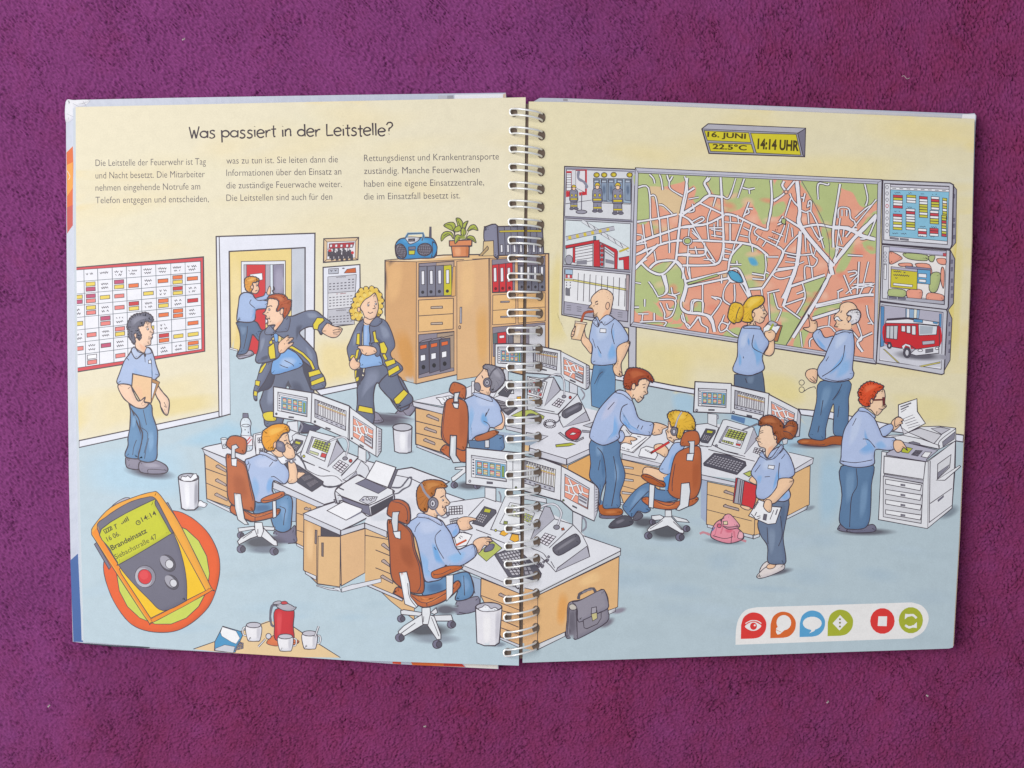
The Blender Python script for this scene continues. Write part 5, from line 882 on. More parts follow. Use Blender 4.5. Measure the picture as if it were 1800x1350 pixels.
S('f5d0ae', '455 550 470 510 530 485 600 500 640 560 620 640 570 680 570 760 500 770 430 750 400 740 420 700 395 660 405 620 450 580', 1.3); Hr('e9e6ea', '530 620 560 580 600 570 650 570 675 620 650 690 590 720 560 720 550 690 580 640', .9, 5); E('f2c6a2', 552, 660, 20, 28, 20, 1); S('f0f0f2', '400 680 410 645 440 640 460 670 485 680 450 685 430 672', 1); L('440 750 490 740 515 720', 1.2); L('465 600 480 575', 1.3); S('c2d0ea', '410 830 420 800 500 780 580 790 590 810 500 800', 1.1); S('f5d0ae', '430 750 500 775 570 770 570 700 520 720', .01)

F('printed_copier_man', 8, 'R', 'red haired man with glasses holding a sheet at the copier'); V(1380, 820)
soft('5c5a66', 850, 690, 300, 40, 0, 'b6cad6')
S('77758a', '560 640 600 600 680 630 720 680 640 690 560 670', 1.2); S('77758a', '650 670 700 640 800 640 920 610 960 650 930 690 760 700 670 690', 1.2)
S('6080a4', '590 0 920 -30 910 200 900 500 870 620 800 660 670 660 620 640 570 560 600 300', 1.3); B('7898ba', '640 60 740 40 720 300 640 400'); B('7898ba', '800 200 880 160 850 480 780 560'); L('750 20 760 200 700 330 680 640', 1.1)
V(1380, 620); 
S('f4caa6', '1120 740 1160 690 1200 675 1240 710 1200 780 1140 820', 1.2); S('b0c1e4', '1000 800 1110 750 1140 800 1060 880 1000 860', 1.2)
S('b6c5e6', '770 610 860 600 940 690 1000 820 1040 890 1160 900 1150 1010 1080 1030 960 1020 940 1090 930 1180 760 1210 590 1170 590 1100 600 930 640 780', 1.4); B('7fb0e4', '840 790 880 900 960 1010 940 1060 830 1090 770 1040 880 960 830 880'); B('8fb8e4', '940 960 1020 920 1080 1000 980 1020'); B('c3d0ea', '720 680 820 660 760 900 660 1000'); L('820 910 880 920 950 1000', 1.1); L('750 690 710 770', 1); L('590 1140 740 1160 920 1130', 1)
S('f5d0ae', '900 500 960 420 1030 380 1055 440 1050 530 1068 565 1030 600 1000 640 960 660 900 600 840 580', 1.3); Hr('e0542c', '780 470 770 420 800 360 850 320 900 305 960 320 1030 350 1030 375 970 420 940 480 900 490 890 560 830 560 780 510', 1.6, 6); B('ee7048', '830 360 920 330 980 350 900 400 840 430')
L('920 500 1040 495', 3, '6e3030', 0); P('6e3030', '1025 470 1055 470 1052 555 1030 550', .5); E('f2c6a2', 912, 512, 14, 24, 0, 1); L('985 590 1030 600', 1.1); S('b0c1e4', '770 610 820 575 945 660 940 690 870 630', 1.1)
V(1380, 620)
S('f4caa6', '1150 930 1220 925 1260 970 1290 1030 1250 1000 1220 1040 1180 1050 1145 1000', 1.2); S('f4caa6', '1160 700 1200 680 1250 710 1225 725 1240 745 1200 760 1160 780', 1.1)
F('printed_paper_sheet', 7.5, 'R', 'printed sheet held above the copier'); V(1380, 620)
P('f2f2f4', '1195 550 1390 485 1395 620 1480 745 1300 840 1230 800 1195 660', 1.3); P('d4d2d8', '1230 790 1300 840 1250 860', .8)
for k in range(3): L(f'{1215+k*4} {572+k*28} {1330-k*26} {530+k*32}', 2.2 if k < 2 else 1.2, '6a6570', 0)
for k in range(5): L(f'{1240+k*14} {700+k*24} {1350+k*18} {655+k*26}', 1, '6a6570', 0)
# ================================================================ drawing, lower right page
F('printed_rear_workstation', 5, 'R', 'rear monitors, consoles and telephone right of the fold'); V(900, 600)
P('c3d3de', '100 300 860 320 830 740 100 720', 0)
P('e0e0e8', '100 640 560 680 760 700 905 735 830 900 830 1130 575 1240 180 1120 100 1080', 0)
P('d6d8e0', '605 420 690 470 690 560 605 540', 1); L('725 500 765 560 750 600 735 620', 2.6, '8f8c98')
P('dfe1e6', '110 20 330 60 515 100 520 370 330 345 110 330'); P('c9c9d2', '110 25 220 40 225 270 110 255', .8); screen_table(q4('225 85 480 125 470 305 225 235'), 11); P('55545f', '315 288 365 300 365 312 315 302', .4)
P('dfe1e6', '515 105 780 240 815 260 820 440 810 490 775 510 520 385', 1.2); screen_map(q4('545 170 755 270 750 445 548 345')); P('b9b9c4', '782 245 815 262 815 470 780 505', .8); P('55545f', '612 400 670 425 668 438 610 412', .4)
for i in range(7): L(f'790 {280+i*28} 808 {278+i*26}', 1.1, '5c5a66', 0)
P('dfe1e7', '160 370 300 390 440 380 520 515 690 560 480 770 330 745 160 720', 1.1); P('e8e8ec', '180 380 370 430 320 600 160 560', 1); grid(q4('190 395 350 440 310 585 170 540'), ('cfd2d6', 'b8bcc4', 'e8e8ec', 'c85a5a'), 5, 4, .6); P('b5b4c0', '440 380 510 515 345 680', 1.1)
L('310 430 400 370 480 345 530 370 550 440 550 580', 3.4, '77757f'); L('400 370 480 345 530 370 550 440 550 580', 1.7, 'dcdce4'); E('8c8a96', 548, 583, 22, 15, 0, 1); E('b8443c', 614, 592, 14, 16, 0, .9)
grid(q4('490 600 555 625 500 700 420 670'), 'e6e2ea', 3, 3, .9, .05)
P('e8b23c', '180 590 240 595 240 630 180 620', .8); P('e8b23c', '260 620 320 620 320 660 270 670', .8); L('240 700 450 745', 1.1, s=0)
P('b9c264', '100 730 200 720 340 790 330 820 200 815 100 800', 1); S('63616e', '150 800 180 765 240 770 250 800 200 815', .9)
P('dfe1e7', '490 770 690 560 780 740 820 830 540 905 510 850', 1.2); P('b5b4c0', '545 905 780 740 820 835', 1); S('66646f', '530 750 560 720 690 650 730 660 735 710 700 740 620 780 570 810 530 790', 1.1); B('84828e', '560 740 690 670 715 690 580 760')
for k in range(14): E(None, 400 + 56*math.cos(k*.42+.5), 870 + 34*math.sin(k*.42+.5), 12, 12, 0, 1)
L('450 860 490 840 510 790', 2, '5c5a66')
P('c2c4ce', '750 890 830 860 860 850 830 910', 1); P('9a98a4', '740 935 830 945 830 965 745 960', .8)
S('c8323c', '560 970 590 935 640 910 700 925 730 950 720 990 690 1030 640 1040 580 1010', 1.2); P('f0e6e4', '605 985 640 960 680 970 650 985', .7); P('b4b2bc', '660 1055 750 1010 755 1025 680 1060 580 1040 490 970 510 960 590 1025', 1)
P('b5b83c', '460 1090 620 1070 670 1085 600 1105 465 1115', 1)
P('d0d0da', '150 960 380 1000 310 1040 150 1010', 1.1); P('a9b8ca', '0 980 100 990 300 1040 190 1100 100 1090 0 1080', 0)
P('e6c08c', '45 1080 180 1100 175 1160 45 1140', 0)
L('190 1125 575 1240 830 1130', 1.2, s=0); L('185 1095 180 1160', 1.2); P('d0d0da', '180 1160 190 1125 575 1240 575 1305 180 1190', 1.1); P('d0d0da', '577 1240 830 1130 830 1180 580 1300', 1.1)
P('e0aa66', '590 1310 830 1190 830 1700 590 1560', 1.2); P('e6b97e', '110 1200 580 1310 590 1600 110 1500', 0); L('190 1190 580 1320', 1, s=0)

F('printed_leaning_man', 8, 'R', 'brown haired man leaning over the desk and pointing'); V(900, 760)
S('77748a', '920 870 940 800 1000 820 1160 870 1150 900 1000 910 930 900', 1); S('b5642f', '910 740 960 760 1010 800 1130 800 1170 830 1150 870 1050 880 950 870 915 820', 1.2); B('c87a42', '980 830 1090 820 1100 850 1000 860')
S('6284ab', '835 80 1120 80 1140 250 1190 420 1180 520 1140 640 1140 780 1060 800 960 790 980 620 990 520 945 640 930 740 915 760 915 600 820 480 830 330', 1.3); B('7e9ec2', '880 140 960 130 960 220 890 260'); B('7e9ec2', '1080 300 1130 360 1130 500 1080 540'); B('4f7199', '930 200 985 300 980 470 950 480'); L('900 160 960 240 990 430 985 520', 1.2); L('1070 250 1100 430 1090 560 1050 780', 1.1); L('930 290 910 400', 1)
V(900, 600)
S('f4caa6', '1480 870 1540 860 1640 900 1590 930 1580 970 1540 985 1480 980', 1.3); LL('1540 930 1560 940', .9); S('f4caa6', '1130 1070 1180 1010 1260 1005 1320 1030 1280 1050 1250 1050 1260 1085 1200 1070', 1.2); S('b0c1e4', '1130 960 1160 940 1190 1000 1160 1060 1120 1050', 1.1)
S('b0c1e4', '1090 530 1170 520 1240 580 1290 680 1330 800 1400 840 1490 865 1470 980 1440 995 1340 980 1250 960 1180 880 1130 960 1130 1020 1050 1070 950 1095 840 1040 820 980 870 820 930 700', 1.4); B('7fb0e4', '1150 720 1190 820 1260 930 1330 970 1400 980 1300 940 1220 880 1160 830'); B('7fb0e4', '1080 760 1130 860 1120 980 1040 1040 980 1070 1060 980'); B('6ea5e0', '1150 820 1200 900 1270 940 1230 880'); B('c4c9e4', '1040 600 1130 600 1060 760 950 850 940 780'); L('1220 660 1160 700 1140 820 1180 880', 1.2); L('1080 640 1010 720', 1); L('1320 920 1340 880', 1); L('1360 930 1380 890', .9)
S('f6d2b2', '1190 500 1260 440 1320 400 1430 380 1455 420 1425 500 1430 550 1390 570 1385 600 1330 645 1290 600 1260 600', 1.3); B('f0b894', '1200 510 1250 500 1270 580 1240 570')
Hr('a84c2c', '1180 470 1180 390 1215 300 1280 280 1360 290 1440 330 1490 400 1480 430 1440 410 1400 390 1340 410 1320 470 1290 450 1260 480 1250 510 1200 500', 1.3); B('c0663e', '1230 320 1320 300 1420 350 1340 370 1260 400'); E('f2c6a2', 1282, 478, 20, 34, 8, 1); L('1375 460 1410 450', 1.2); L('1385 490 1400 480', 1.4); L('1350 580 1375 600 1390 580', 1.1)
S('bfcce9', '1095 540 1130 515 1210 540 1265 610 1250 620 1170 560', 1.1)

F('printed_right_desk', 7, 'R', 'right hand desk with drawers, notes and a keyboard'); V(1040, 760)
P('e2b684', '300 280 720 380 720 760 340 760 300 640', 1.1); LL('330 425 560 470/310 560 560 630', 1.1)
for y in (370, 500, 640): P('c9c4c4', f'320 {y-18} 440 {y} 440 {y+18} 320 {y+8}', 1)
P('d0d4de', '290 735 345 745 340 770 290 755', .8)
P('a7b4cc', '1150 480 1230 500 1215 960 1150 900', 0)
P('e3bd8a', '1220 520 1510 580 1900 620 1900 900 1700 1085 1210 970', 1.2); LL('1220 655 1500 725/1215 815 1690 935', 1.1); handle(1395, 620, 105, 32); handle(1390, 770, 165, 45); P('d0d4de', '1220 970 1700 1085 1700 1120 1220 1000', 1)
V(1220, 780); P('e3b882', '1050 300 1225 230 1215 640 1200 660 960 770 980 600 1000 500', 1.2); P('e3b882', '640 800 690 800 690 950 635 965', 1); P('d6d8de', '965 770 1195 650 1190 690 960 805', 1); soft('8a94a0', 1220, 680, 60, 25, -20, 'b4c6d2'); P('d6d8de', '625 970 690 950 690 980 625 1005', 1)
V(1020, 640)
P('e2e3e9', '400 640 700 620 920 640 1200 640 1340 620 1500 640 1800 780 2200 930 2460 990 2455 1040 2000 1250 1260 1170 870 1050 440 950 400 880', .01)
P('d3d3dc', '440 945 870 1055 820 1080 440 1000', 1.1); P('d3d3dc', '1270 1165 1650 1250 1650 1290 1270 1215', 1.1); L('1200 640 1330 630', 1)
P('f0f0f4', '420 860 560 720 690 740 740 760 560 935 420 900', 1); LL('540 890 700 770/545 930 740 765/600 760 640 770/480 690 520 740', 1); scrib(440, 880, 520, 905, 2)
P('f0f0f4', '615 970 640 890 700 865 790 890 815 960 790 1005', 1.1); P('9a98a4', '620 970 790 1005 790 1012 620 982', .5); scrib(680, 900, 740, 930, 3)
V(1180, 620)
P('dfe1e7', '300 990 430 1000 560 1030 770 1080 900 1140 860 1180', 0); P('dfe1e6', '385 640 480 650 480 780 385 750', 1); L('490 650 495 690 480 700', 2, '8a8896')
P('e2e3e8', '250 305 630 325 640 345 1030 430 1040 445 1340 600 1365 660 1350 880 1290 890 1000 760 900 700 640 640 235 625'); L('632 330 628 640', 1.1, s=0); L('1030 430 1010 740', 1.1, s=0); screen_chips(q4('285 375 585 388 578 580 285 560')); screen_table(q4('670 395 985 480 975 660 665 590'), 11); screen_map(q4('1055 515 1300 640 1280 830 1060 700'))
P('c2c2cc', '1335 600 1365 655 1350 880 1310 890', .9); E('b9b9c4', 268, 606, 12, 11, 0, .9); E('b9b9c4', 655, 628, 12, 11, 0, .9); P('55545f', '392 596 455 598 455 612 392 610', .4); P('55545f', '795 652 852 664 850 680 795 668', .4)
P('5f82b0', '635 655 780 690 770 750 630 700', .01)
P('dfe1e7', '245 760 380 745 500 790 420 990 300 985', 1); P('55545f', '300 920 365 800 465 815 465 840 385 955 320 945', 1); P('c3c23c', '380 815 440 828 430 850 370 845', .6); grid(q4('345 860 420 880 390 930 320 915'), 'b9b7bf', 4, 4, .4)
P('e1e3e8', '430 970 545 710 580 705 870 790 910 900 760 1080 560 1035', 1.2); P('e8e9ed', '590 775 800 835 730 1010 500 945', 1.1); P('b5b4c0', '870 795 915 900 770 1070', 1); P('9a98a6', '590 775 605 780 520 945 500 940', .5); grid(q4('605 800 800 850 755 930 560 885'), 'b8c35c', 6, 4, .7, .06); grid(q4('540 915 660 945 650 975 530 940'), ('c8cf7a', 'e8e8ec', 'e8e8ec'), 5, 1, .7); P('cf4a4a', '685 955 735 965 725 985 680 975', .6); P('e8e8ec', '700 925 745 935 738 955 692 945', .6); E('8a8896', 475, 982, 12, 13, 0, 1); L('750 815 850 775 910 750', 3.6, '77757f', 0); P('e4e4ea', '600 1090 1000 1200 900 1110 740 1060', 0)
grid(q4('880 1000 1000 1020 950 1080 860 1050'), 'e6e4ea', 4, 3, .9, .05); L('590 1045 780 1095', 1.1, s=0); L('390 1020 880 1145', 1, s=0); L('300 975 390 995', 1, s=0)
P('55535f', '340 1165 450 1060 600 1080 780 1150 790 1190 690 1285 345 1190', 1.2); grid(q4('455 1078 770 1160 700 1265 360 1165'), 'a3a1ab', 11, 5, .3, .14); P('b9c264', '760 1275 830 1245 870 1270 820 1310', 1)
P('d3d6dc', '1170 920 1230 900 1220 960 1180 970', 1)
P('d3d3dc', '1300 1230 1500 1110 1490 1170 1300 1270', 1.1); L('1240 1050 1500 1110', 1.1, s=0)

F('printed_seated_boy', 9, 'R', 'fair haired man with a headset writing at the right desk'); V(1040, 760)
soft('4e4c56', 560, 950, 160, 60, 0, 'b4c6d2')
S('55545f', '180 990 230 930 330 880 400 890 440 940 400 985 250 1010 200 1010', 1.2); S('63616e', '440 870 500 840 540 870 520 910 450 930', 1.1); L('190 1000 320 1000 430 970', .9); B('7d7b87', '250 940 330 910 350 930 270 970')
S('6284ab', '560 540 640 540 700 600 820 620 900 700 880 720 740 740 600 740 620 820 560 850 490 830 440 890 400 885 330 800 350 740 450 620', 1.3); B('7e9ec2', '480 620 560 580 600 620 440 780 390 800'); L('600 620 500 720 400 840', 1.1)
S('f5cda8', '540 400 580 365 700 390 800 430 780 510 700 500 560 460', 1.3)
V(1020, 640); S('abc2e6', '960 870 1000 830 1060 830 1100 870 1000 1000 960 1140 900 1160 830 1110 900 980', 1.3); B('7fb0e4', '960 960 1000 960 960 1100 920 1130'); P('5f9ad4', '880 1200 950 1150 940 1300 900 1340', 0)
S('f5cda8', '780 860 830 840 880 850 930 910 900 980 840 950 790 920', 1.2); L('740 940 940 820', 4.4, '6e3434', 0); L('765 925 935 824', 3.2, 'cf3a3a', 0)
S('f6d2b2', '930 600 960 560 1060 640 1060 780 1000 800 980 830 950 810 920 790 910 740 900 700 925 680', 1.2); L('930 775 970 780', 1)
Hr('e8b83c', '945 610 920 545 940 510 1000 490 1080 500 1150 520 1200 590 1210 660 1190 700 1100 700 1070 780 1020 770 1030 680 990 660 960 660', 1.3); B('f0ca5a', '980 520 1060 510 1120 560 1050 590 990 600'); L('1070 505 1030 570 1000 670', 3.6, '8a8896'); L('1070 505 1030 570 1000 670', 1.6, 'd2d0d8'); E('7d7b87', 990, 710, 38, 46, 0, 1.2); E('c4c2cc', 988, 712, 18, 24, 0, .9)
F('printed_office_chair', 10, 'R', 'orange office chair at the right desk'); V(1040, 760)
soft('4a4850', 800, 1050, 240, 90, 0, 'b2c4cf')
P('e4e6ea', '630 880 720 870 760 890 750 920 640 930', 1.1); P('e4e6ea', '850 880 1000 920 1030 950 900 940', 1.1); caster(640, 945, 30); caster(1000, 1015, 36)
P('e8eaee', '770 890 840 890 970 1040 970 1065 930 1060 800 985 600 1050 585 1030 620 990 700 950', 1.2); P('dfe2e6', '775 820 840 820 845 890 775 890', 1); caster(595, 1090, 40); caster(930, 1105, 44); LL('615 1020 750 930/860 940 950 1030', 1)
S('c56d40', '530 700 580 680 640 700 820 740 1000 700 1100 680 1125 710 1060 770 920 800 800 815 640 790 550 740', 1.3); B('e08a4c', '660 740 800 780 920 760 800 800'); L('650 710 800 775 880 740', 1)
S('bd683e', '850 340 890 230 960 180 1060 150 1145 170 1155 400 1150 560 1100 680 1000 710 880 690 810 630 815 540', 1.4); B('ab5a34', '1060 300 1140 300 1130 560 1060 640'); L('880 330 850 520 850 620', 1)
S('bd683e', '935 130 960 30 1010 -10 1110 -10 1140 80 1110 135 1000 145', 1.3); P('d5dae0', '1015 95 1085 90 1080 220 1030 220 1035 120', 1.1); P('e6e9ed', '1005 225 1080 220 1065 300 1000 295', 1.1)
P('dfe3e7', '945 540 1030 530 1040 620 1020 780 920 825 890 815 930 760', 1.3); P('e2e5e9', '610 545 665 560 650 800 600 790', 1.1)
S('b5602e', '525 470 545 440 610 450 700 500 770 530 770 575 700 570 600 530', 1.3); L('560 465 650 490 750 550', 1)

F('printed_backpack', 8, 'R', 'small pink backpack on the floor'); V(1040, 760)
soft('7f8a96', 1400, 1150, 200, 34, 4, 'b4c6d2'); L('1140 1070 1180 1055 1250 1080', 4, 'c98a94'); L('1540 1120 1630 1150', 4, 'c98a94')
S('e894a4', '1255 1080 1290 980 1340 930 1440 900 1530 1000 1600 1070 1590 1130 1470 1170 1380 1160 1280 1120', 1.3); S('eda3b0', '1370 930 1400 880 1440 860 1480 880 1560 980 1530 1010 1440 1020 1380 980', 1.2); B('d86a80', '1400 1020 1500 1010 1480 1060 1420 1060'); L('1400 950 1360 1070', 3, 'd87a8c'); L('1500 1040 1510 1110', 3, 'd87a8c'); P('e6d6b0', '1385 940 1430 935 1435 970 1395 975', .9); L('1300 1000 1270 1040', 2, '6a7aa8'); L('1280 1090 1400 1120 1490 1100', 1); L('1480 1060 1470 1165', 1); L('1330 960 1300 1080', 1.2, 'c97086'); S('f0b4be', '1560 1040 1600 1070 1590 1120 1540 1110', 1); L('1380 990 1450 1000 1540 990', 1.2); E('d86a80', 1345, 985, 22, 20, 0, 1); L('1400 900 1370 920 1360 940', 1.4)

F('printed_woman_with_folders', 11, 'R', 'brown haired woman carrying red folders and papers'); V(1220, 780)
V(1260, 1000, 4.5); soft('5f5d69', 480, 25, 120, 26, -10, 'b2c4cf'); V(1220, 780)
S('e6dcd8', '690 1350 720 1280 770 1240 800 1250 780 1330 720 1390', 1.2); S('e6dcd8', '690 1360 760 1300 850 1280 940 1260 955 1310 900 1350 780 1400 690 1420 660 1400', 1.2); S('f4caa6', '765 1300 790 1270 860 1275 840 1310 790 1320', 1)
S('6f7f99', '680 800 850 600 1000 590 960 860 940 1000 970 1240 900 1270 780 1250 775 1080 700 960', 1.3); B('8494ac', '780 900 860 900 850 1100 800 1180'); B('5b6c88', '920 640 970 640 940 860 900 900'); L('910 760 930 960 890 1080', 1); L('770 880 780 1060', 1)
P('b8323a', '440 360 490 380 480 640 410 620', 1); P('a9a9b4', '460 360 530 390 500 640 420 625', 1); LL('490 385 465 625/510 390 485 630', 1); P('d23a40', '530 390 660 440 650 600 620 690 500 640', 1.2); S('f5cda8', '490 650 560 660 600 680 570 700 510 680', 1)
S('f5cda8', '580 390 620 340 660 370 660 430', 1)
S('afc0e2', '700 130 770 110 900 30 980 90 1030 180 1060 320 960 375 900 370 890 420 1000 490 1010 570 940 610 820 590 680 580 650 520 660 400 600 310 660 190', 1.4); B('7fb0e4', '880 260 920 340 880 380 850 470 820 500 850 360'); B('86b4e4', '940 520 1000 520 990 580 920 590'); B('8fb6e4', '660 340 720 330 700 420 670 430'); B('c2d0ea', '720 180 850 160 860 260 720 280'); L('700 220 640 300', 1); L('745 350 800 345', 1); L('960 110 920 160', 1); L('900 200 890 370 940 375', 1.1)
P('W', '785 225 850 232 840 270 778 260', .9)
S('f5cda8', '900 370 1040 370 1030 440 930 550 860 620 820 640 810 710 790 720 720 640 740 590 800 550 870 460', 1.3)
P('f0f0f2', '575 760 680 590 740 610 730 660 790 720 820 660 920 670 860 840 780 850', 1.2); LL('630 690 680 610/600 740 640 780/640 760 660 720', 1.2); P('6a6570', '735 740 770 745 760 810 725 800', .5); L('880 690 860 750', 2, '6a6570', 0); L('840 700 800 800', 1, s=0); LL('660 770 700 760/670 790 700 780', 1.2); S('f5cda8', '735 640 760 590 810 600 820 650 810 715 780 720 740 680', 1.1)
S('afc0e2', '700 130 720 100 760 150 830 130 920 20 900 10 940 60 860 130 770 160', .9)
V(1180, 620)
S('f6d4b6', '930 820 960 760 1040 760 1120 860 1130 950 1080 1010 1040 1060 1010 1110 990 1060 990 1010 930 990 910 940 890 905 920 880', 1.3); B('f0bb98', '1020 1000 1080 970 1060 1040 1010 1080'); L('915 935 945 945', 1.2); L('935 850 970 840', 1.2); L('935 830 970 820', 1); E('f2c6a2', 1100, 885, 18, 32, 0, 1)
Hr('a35a34', '920 740 960 680 1040 660 1120 690 1180 760 1180 800 1230 730 1290 720 1330 770 1310 860 1260 910 1180 900 1120 960 1110 880 1080 860 1060 780 1000 760 940 770', 1.3); B('bf7448', '960 700 1060 680 1120 740 1040 740 980 740'); B('bf7448', '1200 790 1270 750 1290 810 1220 860'); L('1180 800 1240 770 1300 780', 1); L('1180 830 1240 840 1280 880', 1)
S('afc0e2', '930 1080 960 1040 1000 1110 1060 1100 1150 980 1180 1000 1090 1110 1010 1130 990 1120', 1.1)

F('printed_middle_monitor', 9, 'R', 'monitors with list and map screens right of the fold'); V(900, 760)
P('d9dbe2', '640 830 740 880 735 1060 640 1000', 1.1); L('735 890 775 930 780 1000 745 1040', 3, '8a8896'); P('d9dbe2', '110 640 360 700 365 745 110 700', 1)
P('e2e3e8', '100 250 330 280 515 350 870 545 910 600 900 830 865 935 640 830 520 725 100 610'); L('520 355 512 725', 1.1, s=0); screen_table(q4('110 290 460 390 445 630 110 530'), 11, 'e8e6de'); screen_map(q4('558 440 815 590 800 810 555 680')); P('c2c2cc', '868 545 912 600 900 840 865 935', 1)
for i in range(9): L(f'880 {600+i*30} 902 {602+i*27}', 1.1, '5c5a66', 0)
E('7a8a52', 542, 716, 10, 10, 0, .8); P('55545f', '638 768 686 792 684 805 636 782', .4)
F('printed_front_console', 10, 'R', 'telephone console with a grey handset on the front desk'); V(900, 760)
P('e2b686', '130 1500 270 1560 265 2300 130 2280', 0)
P('e3e4ea', '100 800 300 800 640 970 780 1100 1145 1225 1150 1250 280 1670 200 1660 100 1640', .01); L('750 1090 1145 1225 1145 1250 300 1680 130 1640', 1.2, s=0)
P('dfe1e7', '100 760 200 760 440 910 640 970 740 1080 800 1200 820 1310 660 1370 460 1470 400 1400 320 1330 200 1220 100 1180', 1.1); P('e8e9ed', '100 790 240 850 190 980 100 940', .9); grid(q4('100 830 225 880 190 960 100 920'), ('b8c35c', 'c9d08a'), 4, 3, .5); P('b5b4c0', '345 780 400 790 450 910 190 1140 230 1040', 1)
L('290 800 340 770 420 755 480 780 520 850 500 930 480 985', 4.2, '77757f'); L('290 800 340 770 420 755 480 780 520 850 500 930 480 985', 2.4, 'dcdce4'); E('8c8a96', 470, 1000, 32, 24, 0, 1.1); P('b8603c', '520 1010 545 1005 555 1030 525 1035', .8)
grid(q4('350 1060 465 1100 375 1200 280 1150'), 'e6e2ea', 3, 4, 1, .03); L('640 980 390 1220', 1.1, s=0)
P('b5b4c0', '465 1470 480 1430 790 1200 820 1310', 1.1); S('66646f', '430 1240 460 1190 640 1080 690 1080 715 1120 715 1170 640 1220 520 1290 470 1290', 1.2); B('8a8892', '460 1230 640 1110 680 1120 480 1250'); L('200 1220 320 1270 370 1330', 1.1); L('410 1360 450 1430', 1)
P('e0e1e7', '100 1200 190 1210 300 1300 330 1400 250 1400 120 1250', 0)
V(900, 940); P('5c5a66', '70 180 100 190 260 330 310 410 300 450 230 480 80 440', 1.1); grid(q4('80 200 110 200 240 420 80 430'), 'a3a1ab', 3, 5, .3, .12)
for i in range(13): E('8a8896', 270 + i*8 + (20 if i > 8 else 0), 320 + 18*math.sin(i*1.3) - max(0, i-7)*18, 11, 12, 0, .9)
F('printed_front_desk_side', 9, 'R', 'wooden side and drawers of the front desk'); V(900, 940)
P('e3b680', '270 640 820 380 1130 230 1115 760 570 1020 270 1160', 1.2); B('e3a45c', '500 600 600 640 570 900 520 980 460 900'); B('efc68e', '700 470 900 380 950 480 720 560'); P('e2b686', '120 600 270 640 265 1190 110 1140', 0); LL('245 690 245 1200/265 610 265 1200', 1.1); LL('120 770 245 830/120 940 245 970', 1)
P('d4d6da', '100 560 265 575 280 570 1145 150 1145 215 280 635 265 620 100 600', 1.1); L('270 580 272 630', 1); P('d6d8dc', '270 1155 560 1025 560 1070 275 1210', 1.1); P('d6d8dc', '1010 800 1095 770 1090 810 1010 845', 1); soft('8c8494', 1130, 800, 80, 30, -15, 'b2c4cf')
F('printed_briefcase', 10, 'R', 'grey leather briefcase beside the front desk'); V(900, 940)
soft('77717f', 1000, 930, 90, 40, -30, 'b2c4cf')
L('700 680 710 630 740 610 800 580 860 570 885 620', 5, '5c5864'); L('740 612 800 584 850 575', 2.4, '8a8690')
S('8d8894', '590 740 640 700 740 680 900 600 950 575 990 610 1015 690 1010 780 1000 920 700 1095 640 1085 570 1080 580 900', 1.3); P('7a7581', '690 880 700 750 1010 770 1000 800 700 930', .01); S('96919d', '640 710 720 690 940 580 985 610 1012 700 1010 775 900 830 710 920 690 800 670 740', 1.2); P('8d8894', '750 900 940 815 940 880 900 940 790 990 760 980', 1.1); L('600 760 580 1070', 1.1); L('640 780 640 1080', 1.2); L('680 760 690 1090', 1.2); L('620 770 610 1080', 1); B('6e6975', '600 780 670 770 680 1060 600 1060'); P('c9c08a', '835 830 895 800 900 880 850 910', 1); P('a9a4ae', '840 770 890 760 890 820 835 835', 1); S('c9c2b8', '600 750 640 730 680 760 670 790 620 790', .9)

F('printed_copier', 7, 'R', 'large white office copier'); V(1420, 720)
soft('7f8a95', 1480, 1080, 120, 60, -25, 'b4c6d2')
P('e6e7eb', '780 440 1260 540 1560 330 1555 600 1520 1040 1260 1255 745 1160', 1.2)
P('e2e2e7', '1270 545 1555 330 1545 620 1520 1040 1265 1250', 1); P('dadade', '1370 575 1510 465 1500 600 1370 735', 1); P('8a8896', '1370 660 1490 560 1480 600 1370 720', .6); P('e6e6ea', '1355 740 1600 590 1610 600 1440 740', 1.1); P('e2e2e7', '1330 780 1350 560 1530 440 1510 770 1340 900', .01); P('dadade', '1370 575 1510 475 1495 610 1365 735', 1); P('8a8896', '1370 665 1490 580 1480 610 1370 725', .5); P('e8e8ec', '1355 745 1600 588 1612 600 1445 745', 1.1); LL('1290 990 1520 830/1290 540 1280 1190 1520 1010', 1); P('77758a', '1370 955 1430 905 1432 922 1375 970', .5)
P('e9e9ed', '805 490 1240 550 1220 735 800 670', 1.2); P('b9b8c2', '805 680 1220 745 1215 775 805 705', .8); P('d9d9de', '795 700 1215 780 1195 1200 795 1130', 1)
for k in range(4): P('eeeef1', f'820 {735+k*107} 1200 {795+k*106} 1185 {855+k*103} 820 {785+k*105}', 1.1); P('8a8896', f'980 {785+k*106} 1025 {792+k*106} 1025 {808+k*106} 980 {802+k*106}', .7)
P('e6e7eb', '790 290 880 270 1000 265 1060 240 1200 180 1390 175 1560 195 1560 330 1380 420 1020 340 860 420 790 430', 1.1); P('b8b6c6', '830 460 1010 340 1370 430 1250 530 1260 550 825 480', 1.1); P('e6e7eb', '870 290 1000 270 1200 310 1390 380 1385 415 1180 370 1020 345', 1); P('d3d2d8', '1060 240 1180 195 1410 265 1330 360 1180 290', 1); P('8a8896', '1420 340 1550 235 1545 310 1425 390', .9); L('1560 200 1390 330 1385 415', 1); P('c4c3cc', '1300 200 1400 185 1500 205 1410 260', 1)
P('b9bf3c', '985 410 1020 390 1105 410 1060 460 990 450', .8); grid(q4('1135 425 1215 430 1160 495 1085 480'), '5c5a66', 3, 3, .4, .1); P('f0f0f2', '1235 445 1305 450 1260 510 1195 495', 1); P('7a7886', '1065 345 1110 335 1180 355 1190 375 1090 362', .7)

